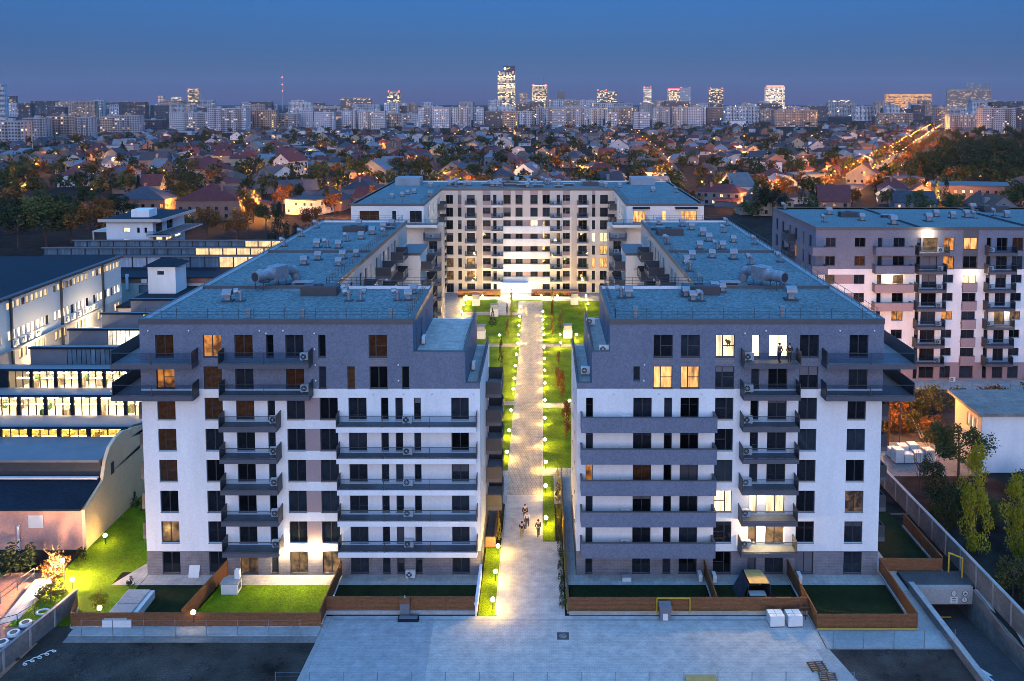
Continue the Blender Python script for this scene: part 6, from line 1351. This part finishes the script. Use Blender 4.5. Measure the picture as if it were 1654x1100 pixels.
# cars on the boulevard
def car(x, y, rz, label, body):
    t = thing('parked_car', label, 'car', (x, y, .03), rz, 'cars on the boulevard')
    mb = MB(); mb.xprism([(-2.1, .35), (2.1, .35), (2.15, .8), (1.2, .95), (.6, 1.42), (-1.1, 1.45), (-1.9, .98), (-2.15, .85)], -.85, .85); mb.part('body', body, t)
    for sx in (-1, 1):
        for sy in (-1.3, 1.3): mb = MB(); mb.bar((sx*.7, sy, .32), (sx*.9, sy, .32), .32, n=10); mb.part('wheel', 'dark', t)
        mb = MB(); mb.box(sx*.6-.15, -2.19, .6, sx*.6+.15, -2.14, .75); mb.part('headlight', 'whitel', t); mb = MB(); mb.xprism([(.5, .98), (.45, 1.34), (-1.0, 1.38), (-1.6, 1.0)], sx*.86-.01, sx*.86+.01); mb.part('side_window', 'pane', t)
for i, (px, py, lb) in enumerate(((1462, 262, 'white car with bright headlights in the middle of the boulevard'), (1458, 268, 'silver car next to the bright headlights on the boulevard'), (1500, 219, 'pale car at the far end of the boulevard'))): x, y = gpt(px, py); car(x, y, R(-25), lb, 'acw')
LP = [(150, 312, 420), (38, 306, 300), (285, 332, 420), (412, 334, 1400), (548, 336, 500), (530, 302, 420), (585, 285, 320), (553, 278, 320), (460, 252, 300), (518, 238, 300), (567, 236, 300), (620, 234, 300), (242, 276, 320), (241, 286, 320), (345, 285, 320), (302, 302, 320), (30, 282, 300), (126, 274, 300), (85, 251, 300), (150, 251, 300), (108, 244, 300), (318, 242, 300), (310, 252, 300), (335, 220, 300), (798, 279, 500), (868, 240, 300), (875, 241, 300), (888, 252, 300), (901, 287, 320), (937, 272, 400), (966, 252, 300), (1021, 286, 320), (811, 249, 300), (824, 213, 300), (915, 210, 300), (1112, 232, 300), (1127, 241, 300), (1145, 250, 300), (1213, 319, 500), (1256, 300, 360), (1240, 297, 300), (1336, 330, 500), (1337, 278, 420), (1333, 273, 320), (1318, 216, 320), (1311, 220, 320), (1390, 220, 320), (1395, 213, 300), (1587, 290, 400), (1447, 298, 400), (1513, 316, 500), (1270, 244, 300), (1205, 248, 300), (1193, 238, 300), (720, 284, 320), (745, 294, 320), (655, 247, 300), (670, 247, 300), (570, 231, 300), (440, 221, 300), (757, 213, 300), (735, 217, 300), (740, 211, 300), (215, 235, 320), (400, 234, 300), (1165, 246, 300), (1060, 300, 320), (1130, 300, 360), (500, 246, 300), (260, 262, 300), (190, 260, 300), (60, 268, 300), (360, 256, 300), (1470, 222, 300), (1245, 330, 360), (1560, 300, 360)]
lr = random.Random(11)
for i in range(62): py = 208+95*lr.random()**1.2; LP.append((lr.uniform(0, 1500) if py > 240 else lr.uniform(0, 1640), py, 280))
for i, (px, py, pw) in enumerate(LP):
    x, y = gpt(px, py+6+max(0, (py-205)*.09)); hz, dv = place_words(px, py); street_lamp(x, y, 'orange street lamp among houses, %s, %s' % (dv, hz), pw*16, 6.0, 'orange street lamps among the houses', .42 if y < 450 else .62 if y < 800 else .95)

# the rest of the district: past the houses and trees built one by one
r3 = random.Random(21); hs = {'w_white': MB(), 'w_grey': MB(), 'w_pink': MB(), 'w_cream': MB()}; rs = {'roof_maroon': MB(), 'roof_slate': MB(), 'roof_brown': MB(), 'roof_tin': MB()}; ws_ = MB(); wl_ = MB(); n = tries = 0
def road_near(px, py): return abs(px-(1385+(300-py)*1.42)) < 16+(py-205)*.25 or abs(px-(1105-(290-py)*1.04)) < 9+(py-205)*.12
while n < 620 and tries < 30000:
    tries += 1; py = 203.5+66*r3.random()**1.15; px = r3.uniform(-40, 1700)
    if px > 1430+(300-py)*1.1 and py > 220 or road_near(px, py): continue
    x, y = gpt(px, py); w = r3.uniform(8, 13); d = r3.uniform(9, 14)
    if not free(x, y, w*.5, .62): continue
    taken.append((x, y, w*.5)); h = r3.choice((3.2, 4, 5.5, 6)); rh = w*r3.uniform(.2, .36); wm = hs[r3.choice(list(hs))]; rm = rs[r3.choice(['roof_maroon', 'roof_maroon', 'roof_slate', 'roof_slate', 'roof_brown', 'roof_tin'])]
    ang = r3.choice((0, math.pi/2))+r3.uniform(-.3, .3); ca, sa = math.cos(ang), math.sin(ang); T = lambda u, v, z: (x+u*ca-v*sa, y+u*sa+v*ca, z)
    a = w/2; b = d/2; wm.prism([T(u, v, 0)[:2] for u, v in ((-a, -b), (a, -b), (a, b), (-a, b))], 0, h); e = .5; hp = r3.random() < .45; k = b*.45 if hp else b+e
    if not hp:
        for s_ in (-1, 1): wm.poly([T(-a, s_*b, h), T(a, s_*b, h), T(0, s_*b, h+rh)])
    for s_ in (-1, 1):
        rm.poly([T(s_*(a+e), -b-e, h-.15), T(s_*(a+e), b+e, h-.15), T(0, k, h+rh+.1), T(0, -k, h+rh+.1)])
        if hp: rm.poly([T(-a-e, s_*(b+e), h-.15), T(a+e, s_*(b+e), h-.15), T(0, s_*k, h+rh+.1)])
    if r3.random() < .6: q = r3.uniform(-.3, .3)*b; wm.prism([T(u, v+q, 0)[:2] for u, v in ((.6, -.4), (1.4, -.4), (1.4, .4), (.6, .4))], h, h+rh+.9)
    for v0 in (-b, b):
        for u0 in (-a*.5, a*.5):
            m_ = wl_ if r3.random() < .16 else ws_; p, q = T(u0-.5, v0*1.01, 1.2), T(u0+.5, v0*1.01, 1.2); m_.quad(p, q, (q[0], q[1], 2.5), (p[0], p[1], 2.5))
    n += 1
root = bpy.data.objects.new('distant_houses', None); col.objects.link(root); root['kind'] = 'stuff'; root['label'] = 'the farther rows of small houses of the district'
for k, m_ in list(hs.items())+list(rs.items())+[('farpane', ws_), ('farlit2', wl_)]:
    if k == 'farlit2': M[k] = emit('distant_house_windows', (1, .52, .18), 1.6, .5, .1)
    o = m_.part({'w': 'walls', 'r': 'roofs', 'f': 'glazing'}[k[0]], k, root); o['kind'] = 'stuff'
tm = MB(); tp = [crown_mesh('round', 60+i, 110, .16) for i in range(5)]+[crown_mesh('cone', 70+i, 90, .13) for i in range(2)]; fols = ['dark', 'dark', 'olive', 'rust', 'fir']; n = tries = 0; tmi = []
while n < 1500 and tries < 40000:
    tries += 1; py = 202+118*r3.random()**1.35; px = r3.uniform(-50, 1710); x, y = gpt(px, py)
    if y < 260 or road_near(px, py) or not free(x, y, 1.0, .35): continue
    src = tp[r3.randrange(7)]; cone = tp.index(src) > 4; h = r3.uniform(5, 11); w_ = h*(.28 if cone else r3.uniform(.4, .6)); f_ = 4 if cone else r3.choice((0, 0, 1, 1, 2, 3)); k = len(tm.v)
    tm.v += [(x+a*w_, y+b*w_, c*h) for a, b, c in src.v]; tm.f += [tuple(k+q for q in f) for f in src.f]; tm.m += [f_]*len(src.f); n += 1
o = stuff(tm.part('town_trees', [FOL[k] for k in fols])); o['label'] = 'garden trees filling the gaps between the houses'
print('stuff houses/trees', n, tries)

# ------------------------------------------------------------ flats and towers on the skyline
def flats(px0, px1, ytop, ybase, wallm, label, lit=.13, glow='lit', cat='apartment block', grp='old apartment blocks along the skyline', strips=0, name='tower_block', depth=None, cols=None, dark=0):
    x0, Y = gpt(px0, ybase); x1, _ = gpt(px1, ybase); s, c = math.sin(PITCH), math.cos(PITCH); k = (PCY-ytop)/FPX
    H = CAM_H+Y*(k*c-s)/(c+k*s); w = x1-x0; d = depth or min(max(w*.35, 14), 24); xc = (x0+x1)/2
    t = thing(name, label, cat, (xc, Y+d/2, 0), 0, grp); hw, hd = w/2, d/2
    mb = MB(); mb.box(-hw, -hd, 0, hw, hd, H); mb.part('wall', wallm, t)
    mb = MB(); mb.box(-hw-.3, -hd-.3, H, hw+.3, hd+.3, H+.5)
    for i in range(max(1, int(w/22))): q = -hw+w*(i+.5)/max(1, int(w/22)); mb.box(q-2.5, -2, H+.5, q+2.5, 3, H+3)
    mb.part('roof', 'conc', t)
    fh = 2.85 if Y < 2200 else 4.; nf = max(2, int((H-1)/fh)); nc = cols or max(2, int(w/(3.1 if Y < 2200 else 5))); dk, li, bal = MB(), MB(), MB()
    colt = [rnd.random() for i in range(nc)]
    for f in range(nf):
        z0 = 1.0+f*(H-1.2)/nf; rowf = rnd.uniform(.45, 1.35) if cat == 'tower' else 1.
        for i in range(nc):
            u = -hw+(i+.5)*w/nc; ww = w/nc*(.27 if colt[i] > .3 else .36)
            on = rnd.random() < lit*rowf
            if cat == 'tower': ww = w/nc*.46
            (li if on else dk).box(u-ww, -hd-.12, z0+fh*.25, u+ww, -hd+.0, z0+fh*.8)
            if colt[i] < .3 and not strips: bal.box(u-ww*1.25, -hd-1.1, z0-.1, u+ww*1.25, -hd-.13, z0+fh*.3)
        for sd in (-1, 1):
            if (sd > 0) != (xc > 0):
                for j in range(max(1, int(d/5))): v = -hd+(j+.5)*d/max(1, int(d/5)); (li if rnd.random() < lit else dk).box(sd*hw-.05 if sd > 0 else -hw-.1, v-.7, z0+fh*.25, hw+.1 if sd > 0 else -hw+.05, v+.7, z0+fh*.8)
    stuff(dk.part('windows', 'farpane', t)) if dk.v else None
    if li.v: stuff(li.part('lit_windows', glow, t))
    if bal.v: stuff(bal.part('balconies', 'w_grey' if wallm != 'w_grey' else 'w_white', t))
    return t, hw, hd, H
M['flat_blue'] = mat('pale_flats_wall', (.34, .36, .40), .9, .15, .12, objrand=.3); M['flat_warm'] = mat('tan_flats_wall', (.34, .25, .2), .9, .15, .12, objrand=.2); M['flat_dark'] = mat('dark_cladding', (.05, .055, .07), .6, .2, .2)
M['farlit'] = emit('distant_lit_windows', (1, .58, .24), 1.5, .6, .08, .4); M['farwhite'] = emit('office_lights', (1, .74, .42), 2.0, .6, .12)
M['farorange'] = emit('orange_floodlight_emission', (1, .42, .05), 1.6, .5, .05)  # floodlight on stone is imitated by emission on the window panels
BL = [(-12, 40, 196, 240, 'flat_blue'), (38, 74, 191, 230, 'flat_blue'), (76, 122, 188, 227, 'flat_warm'), (122, 148, 190, 227, 'flat_blue'), (162, 186, 189, 221, 'flat_warm'), (186, 226, 187, 221, 'flat_blue'), (228, 262, 194, 218, 'flat_dark'), (274, 336, 182, 214, 'flat_blue'), (336, 398, 175, 215, 'flat_blue'), (398, 446, 178, 213, 'flat_warm'), (446, 482, 184, 212, 'flat_blue'), (484, 506, 178, 211, 'flat_blue'), (508, 540, 181, 211, 'flat_blue'), (543, 574, 179, 209, 'flat_blue'), (578, 622, 180, 209, 'flat_blue'), (624, 649, 183, 204, 'flat_warm'), (650, 676, 184, 205, 'flat_blue'), (676, 694, 174, 206, 'flat_blue'), (696, 728, 174, 207, 'flat_blue'), (730, 760, 174, 207, 'flat_blue'), (764, 781, 174, 205, 'flat_blue'), (783, 812, 180, 207, 'flat_dark'), (812, 836, 180, 213, 'flat_warm'), (838, 864, 180, 206, 'flat_blue'), (866, 880, 174, 207, 'flat_blue'), (882, 914, 174, 208, 'flat_blue'), (916, 950, 174, 208, 'flat_blue'), (952, 974, 175, 206, 'flat_blue'), (978, 996, 181, 207, 'flat_blue'), (984, 1030, 174, 201, 'flat_warm'), (1024, 1050, 181, 208, 'flat_blue'), (1054, 1082, 174, 206, 'flat_blue'), (1086, 1140, 173, 206, 'flat_blue'), (1142, 1168, 174, 204, 'flat_dark'), (1172, 1226, 172, 200, 'flat_blue'), (1230, 1250, 176, 196, 'flat_warm'), (1250, 1320, 178, 205, 'flat_warm'), (1420, 1474, 183, 203, 'flat_warm'), (1510, 1532, 173, 206, 'flat_warm'), (1534, 1584, 186, 212, 'flat_blue'), (1586, 1640, 175, 216, 'flat_blue'), (1642, 1690, 174, 214, 'flat_dark')]
for i, (a, b, yt, yb, wl) in enumerate(BL):
    cw = {'flat_blue': 'pale', 'flat_warm': 'tan', 'flat_dark': 'dark'}[wl]; hz, dv = place_words((a+b)/2, 210)
    flats(a, b, yt, yb, wl, '%s block of flats on the skyline, %s' % (cw, hz), .07 if wl != 'flat_warm' else .12, 'farlit')
for i in range(120):
    a = rnd.uniform(-20, 1660); w_ = rnd.uniform(14, 46); yt = rnd.uniform(161, 177); yb = rnd.uniform(183, 197); hz, dv = place_words(a+w_/2, 210)
    flats(a, a+w_, yt, yb, rnd.choice(['flat_blue', 'flat_blue', 'flat_warm', 'flat_dark']), 'distant low block behind the skyline flats, %s' % hz, .08, 'farlit', 'apartment block', 'distant blocks behind the skyline flats')
TW = [(804, 832, 117, 185, 'flat_dark', 'tallest glass tower with lit floors and a roof sign on the skyline', .75), (859, 884, 138, 183, 'flat_dark', 'square office tower with lit floors and two masts right of the tallest tower', .75), (304, 322, 144, 180, 'flat_dark', 'lit office tower with a red roof light in the left quarter of the skyline', .5), (626, 647, 148, 181, 'flat_dark', 'office tower with a slanted blue roof frame on the skyline', .4), (964, 981, 146, 179, 'flat_dark', 'left half of a twin office building on the skyline', .4), (982, 996, 148, 179, 'flat_dark', 'right half of a twin office building on the skyline', .35), (1039, 1052, 141, 178, 'flat_blue', 'slim lit tower right of the twin offices', .6), (1078, 1098, 145, 178, 'flat_warm', 'red topped hotel block on the skyline', .6), (1098, 1115, 142, 178, 'flat_blue', 'grey slab tower beside the red topped hotel', .05), (1145, 1168, 143, 178, 'flat_dark', 'office tower with three red beacons on the skyline', .45), (1236, 1267, 140, 180, 'flat_blue', 'floodlit hotel tower with red sign lights on the right skyline', .85), (-4, 9, 137, 196, 'flat_blue', 'dark slab tower at the left picture edge', .05), (277, 293, 157, 180, 'flat_blue', 'small lit tower left of the red topped tower', .5), (256, 266, 155, 178, 'flat_blue', 'thin distant tower in the left quarter of the skyline', .3), (838, 852, 150, 178, 'flat_warm', 'orange signed block between the two lit towers', .3), (1430, 1504, 152, 176, 'flat_warm', 'wide orange floodlit palace on the right skyline', .9), (1530, 1600, 145, 178, 'flat_warm', 'huge dim stone palace on the far right skyline', .15), (1560, 1598, 134, 177, 'flat_blue', 'tall middle block of the stone palace on the far right', .1), (80, 104, 165, 180, 'flat_warm', 'orange floodlit hall on the left skyline', .9), (132, 146, 165, 180, 'flat_warm', 'second smaller orange floodlit hall on the left skyline', .9), (9, 26, 155, 185, 'flat_dark', 'low block beside the slab tower at the left edge', .3), (1340, 1372, 162, 180, 'flat_blue', 'white lit long block on the right skyline', .7), (550, 600, 158, 178, 'flat_dark', 'dim wide block under the pale glow on the skyline', .2), (900, 912, 147, 178, 'flat_dark', 'dark narrow slab on the middle skyline', .0)]
for i, (a, b, yt, yb, wl, lb, lt) in enumerate(TW):
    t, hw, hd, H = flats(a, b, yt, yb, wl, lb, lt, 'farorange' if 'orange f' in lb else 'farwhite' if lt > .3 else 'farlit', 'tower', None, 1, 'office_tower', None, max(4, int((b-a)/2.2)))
    if i < 11 and i != 5:
        mb = MB()
        for q in (-.8, .8): mb.ball((q*hw, -hd, H+2.5), 2.2, nu=6, nv=4)
        stuff(mb.part('beacon', 'redl', t))
    if i == 0:
        mb = MB(); mb.box(-hw*.35, -hd*.8, H, hw, hd*.6, H+H*.16); mb.part('crown_block', 'flat_dark', t)
        mb = MB(); z = H+H*.09; mb.ball((-hw*.15, -hd*.8-1, z), 3.2, nu=10, nv=6); mb.part('sign_disc', 'whitel', t)
        mb = MB(); mb.poly([(-hw*.02, -hd*.8-1, z-2.5), (hw*.1, -hd*.8-1, z-3), (hw*.45, -hd*.8-1, z+2.5), (hw*.4, -hd*.8-1, z+5), (hw*.15, -hd*.8-1, z+1)]); mb.part('sign_stroke', 'shopy', t)
    if i == 1:
        mb = MB(); mb.bar((hw*.5, 0, H), (hw*.5, 0, H+34), .8, n=5); mb.bar((-hw*.2, 0, H), (-hw*.2, 0, H+12), .8, n=5); mb.part('mast', 'steel', t); mb = MB(); mb.box(-hw, -hd-.5, H-3, hw, -hd-.13, H); mb.part('lit_crown', 'farwhite', t)
    if i in (7, 10): mb = MB(); mb.box(-hw*.9, -hd-.6, H+1, hw*.9, -hd, H+5); mb.part('roof_sign', 'redl', t)
x, y = gpt(457, 180); t = thing('radio_mast', 'thin red lit radio mast on the left skyline', 'mast', (x, y, 0)); mb = MB(); mb.bar((0, 0, 0), (0, 0, 165), 2.0, n=4, r2=.9); mb.part('lattice', 'steel', t)
mb = MB()
for z in (100, 130, 165): mb.ball((0, 0, z), 2.6, nu=6, nv=4)
stuff(mb.part('beacon', 'redl', t))
# far-off points of light nobody could count
for nm, kind, cnt, zr_ in (('distant_street_lights', 'orange', 420, (3, 12)), ('distant_window_lights', 'whitel', 160, (6, 30))):
    mb = MB()
    for i in range(cnt):
        py = 167.5+46*rnd.random()**2.2; px = rnd.uniform(-30, 1684); x, y = gpt(px, py)
        if y > 7000: continue
        mb.ball((x, y, rnd.uniform(*zr_)), y*.00032*rnd.uniform(.5, 1.3)+.1, nu=4, nv=2)
    o = mb.part(nm, kind); stuff(o); o['label'] = 'scatter of far off lights in the city'
mb = MB()
r2 = random.Random(5)
for i in range(2600):                            # tree masses between the far streets
    py = 170+38*r2.random()**.8; px = r2.uniform(-40, 1694); x, y = gpt(px, py); s = r2.uniform(3, 7)
    mb.ball((x, y, s*.5), s, nu=5, nv=3, sz=.9)
o = stuff(mb.part('distant_tree_masses', 'fardark')) if False else None
# ------------------------------------------------------------ people
def skin(name, root, pts, edges, m, sub=2):
    me = bpy.data.meshes.new(name); me.from_pydata([p[:3] for p in pts], edges, []); me.materials.append(M[m])
    o = bpy.data.objects.new(name, me); col.objects.link(o); o.parent = root
    md = o.modifiers.new('skin', 'SKIN'); md.use_smooth_shade = True
    for i, p in enumerate(pts):
        v = me.skin_vertices[0].data[i]; r = p[3]; v.radius = (r, p[4] if len(p) > 4 else r); v.use_root = (i == 0)
    sb = o.modifiers.new('sub', 'SUBSURF'); sb.levels = sub; sb.render_levels = sub
    return o
M.update(skin=mat('skin', (.45, .27, .19), .6, .05, 3), jacket_dark=mat('dark_jacket', (.02, .02, .025), .9, .2, 4), jacket_white=mat('white_jacket', (.6, .58, .55), .9, .1, 4), coat=mat('grey_brown_coat', (.07, .055, .045), .9, .2, 4), trouser=mat('dark_trousers', (.025, .028, .04), .9, .2, 4), trouser_light=mat('olive_trousers', (.22, .2, .1), .9, .2, 4), hair=mat('brown_hair', (.03, .018, .012), .8, .2, 6), shoe=mat('dark_shoes', (.015, .015, .017), .6, .1, 4), brownfur=mat('brown_wool', (.15, .07, .02), .9, .2, 4))
def person(x, y, z, rz, label, top, legs, step=.2, arm=(0, 0), h=1.74, bag=None):
    t = thing('person', label, 'person', (x, y, z), rz, None); s = h/1.74; t.scale = (s, s, s)
    L = [(-.1, 0, .92, .10), (-.1, -step*.5, .50, .062), (-.1, -step+.08, .09, .045), (-.1, -step-.09, .04, .045)]
    Rr = [(.1, 0, .92, .10), (.1, step*.5, .50, .062), (.1, step+.08, .10, .045), (.1, step-.09, .04, .045)]
    ax, bx = arm
    A = [(-.20, 0, 1.42, .06), (-.27, -.04-.12*ax, 1.15, .045), (-.25, -.12-.3*ax, .93+.28*ax, .036), (-.24, -.16-.36*ax, .86+.32*ax, .042)]
    B = [(.20, 0, 1.42, .06), (.27, -.04-.12*bx, 1.15, .045), (.25, -.12-.3*bx, .93+.28*bx, .036), (.24, -.16-.36*bx, .86+.32*bx, .042)]
    core = [(0, 0, .96, .14, .11), (0, 0, 1.18, .135, .1), (0, 0, 1.40, .16, .1), (0, 0, 1.50, .055), (0, -.01, 1.58, .07), (0, -.02, 1.66, .095, .10), (0, -.02, 1.73, .07)]
    pts = core+L+Rr+A+B; e = [(i, i+1) for i in range(6)]; o = 7
    for ch, st in ((L, 0), (Rr, 0), (A, 2), (B, 2)):
        e.append((st, o)); e += [(o+i, o+i+1) for i in range(len(ch)-1)]; o += len(ch)
    skin('body', t, pts, e, 'skin')
    g = lambda p, k: tuple(p[:3])+tuple(r+k for r in p[3:])
    pts = [g(core[0], .03), g(core[1], .03), g(core[2], .025)]+[g(p, .022) for p in A[:3]]+[g(p, .022) for p in B[:3]]
    skin('jacket', t, pts, [(0, 1), (1, 2), (2, 3), (3, 4), (4, 5), (2, 6), (6, 7), (7, 8)], top)
    pts = [(0, 0, .98, .16, .12)]+[g(p, .018) for p in L[:3]]+[g(p, .018) for p in Rr[:3]]
    skin('trousers', t, pts, [(0, 1), (1, 2), (2, 3), (0, 4), (4, 5), (5, 6)], legs)
    for ch in (L, Rr): skin('shoe', t, [g(ch[2], .012), g(ch[3], .014), (ch[3][0], ch[3][1]-.09, .04, .05)], [(0, 1), (1, 2)], 'shoe', 1)
    mb = MB(); mb.ball((0, .01, 1.70), .118, nu=10, nv=6, sz=.95); hr = mb.part('hair', 'hair', t, True)
    mb = MB(); mb.bar((0, -.115, 1.665), (0, -.135, 1.655), .014, n=5); mb.ball((-.035, -.108, 1.685), .012, nu=5, nv=4); mb.ball((.035, -.108, 1.685), .012, nu=5, nv=4); mb.part('face', 'skin', t)
    return t
person(-1.8, 90.4, .02, R(10), 'person in a dark jacket walking behind the white jacket on the path', 'jacket_dark', 'trouser', .22, (.3, .3))
person(-1.55, 88.9, .02, R(-5), 'person in a white jacket and dark trousers walking on the path', 'jacket_white', 'trouser', .26, (.5, .2))
person(-2.05, 86.6, .02, R(170), 'person in a black top and olive trousers seen left on the path', 'jacket_dark', 'trouser_light', .18, (.1, .4))
person(-.35, 86.9, .02, R(195), 'person in a long grey brown coat on the right side of the path', 'coat', 'coat', .16, (0, .1), 1.8)
person(22.0, 78.65, 21.03, R(30), 'person with a raised arm on the lit top floor balcony', 'coat', 'trouser', .08, (1, .2))
person(22.95, 78.75, 21.03, R(-20), 'person leaning at the right end of the lit top floor balcony', 'jacket_dark', 'coat', .08, (.3, .4), 1.68)
t = thing('hanging_lamp', 'brown woolly hanging lampshade seen in the lit top floor window', 'lampshade', (17.45, 79.56, 22.35)); mb = MB(); mb.ball((0, 0, .3), .22, nu=8, nv=6, sz=.8); mb.ball((-.2, 0, .45), .12, nu=7, nv=5); mb.bar((-.1, 0, .2), (-.12, 0, -.15), .05, n=5); mb.bar((.1, 0, .2), (.12, 0, -.12), .05, n=5); mb.bar((0, 0, .45), (0, 0, .75), .015, n=4); mb.part('shade', 'brownfur', t)

# ------------------------------------------------------------ haze
hm = bpy.data.materials.new('evening_haze'); hm.use_nodes = True
hn = hm.node_tree; hn.nodes.remove(hn.nodes['Principled BSDF']); pv = hn.nodes.new('ShaderNodeVolumePrincipled')
pv.inputs['Color'].default_value = (.75, .82, .95, 1); pv.inputs['Density'].default_value = 2.2e-5; pv.inputs['Anisotropy'].default_value = 0
hn.links.new(pv.outputs[0], hn.nodes['Material Output'].inputs['Volume'])
mb = MB(); mb.box(-8800, -190, -6, 8800, 13800, 420); o = stuff(mb.part('haze', hm))

# ------------------------------------------------------------ last: labels that would repeat are told apart by their order from the left
bylab = {}
for o in THINGS: bylab.setdefault(o['label'], []).append(o)
NUM = {2: 'two', 3: 'three', 4: 'four', 5: 'five', 6: 'six', 7: 'seven', 8: 'eight', 9: 'nine', 10: 'ten', 11: 'eleven', 12: 'twelve'}
TENS = {2: 'twenty', 3: 'thirty', 4: 'forty', 5: 'fifty', 6: 'sixty', 7: 'seventy', 8: 'eighty', 9: 'ninety'}
def ordinal(n):
    if n < 20: return ORD[n-1]
    a, b = divmod(n, 10); return TENS[a]+'-'+ORD[b-1] if b else TENS[a][:-1]+'ieth'
for lab, os_ in bylab.items():
    if len(os_) < 2: continue
    os_.sort(key=lambda o: scr(o.location)[0]); n = len(os_)
    for i, o in enumerate(os_):
        w_ = 'leftmost' if i == 0 else 'rightmost' if i == n-1 else ordinal(i+1)+' from left' if i < n/2 else ordinal(n-i)+' from right'
        suf = (w_+(' of '+NUM[n] if n in NUM else '')).split(); words = lab.split()
        if len(words)+len(suf) > 16: suf = w_.split()
        o['label'] = ' '.join(words[:16-len(suf)]).rstrip(',')+', '+' '.join(suf)
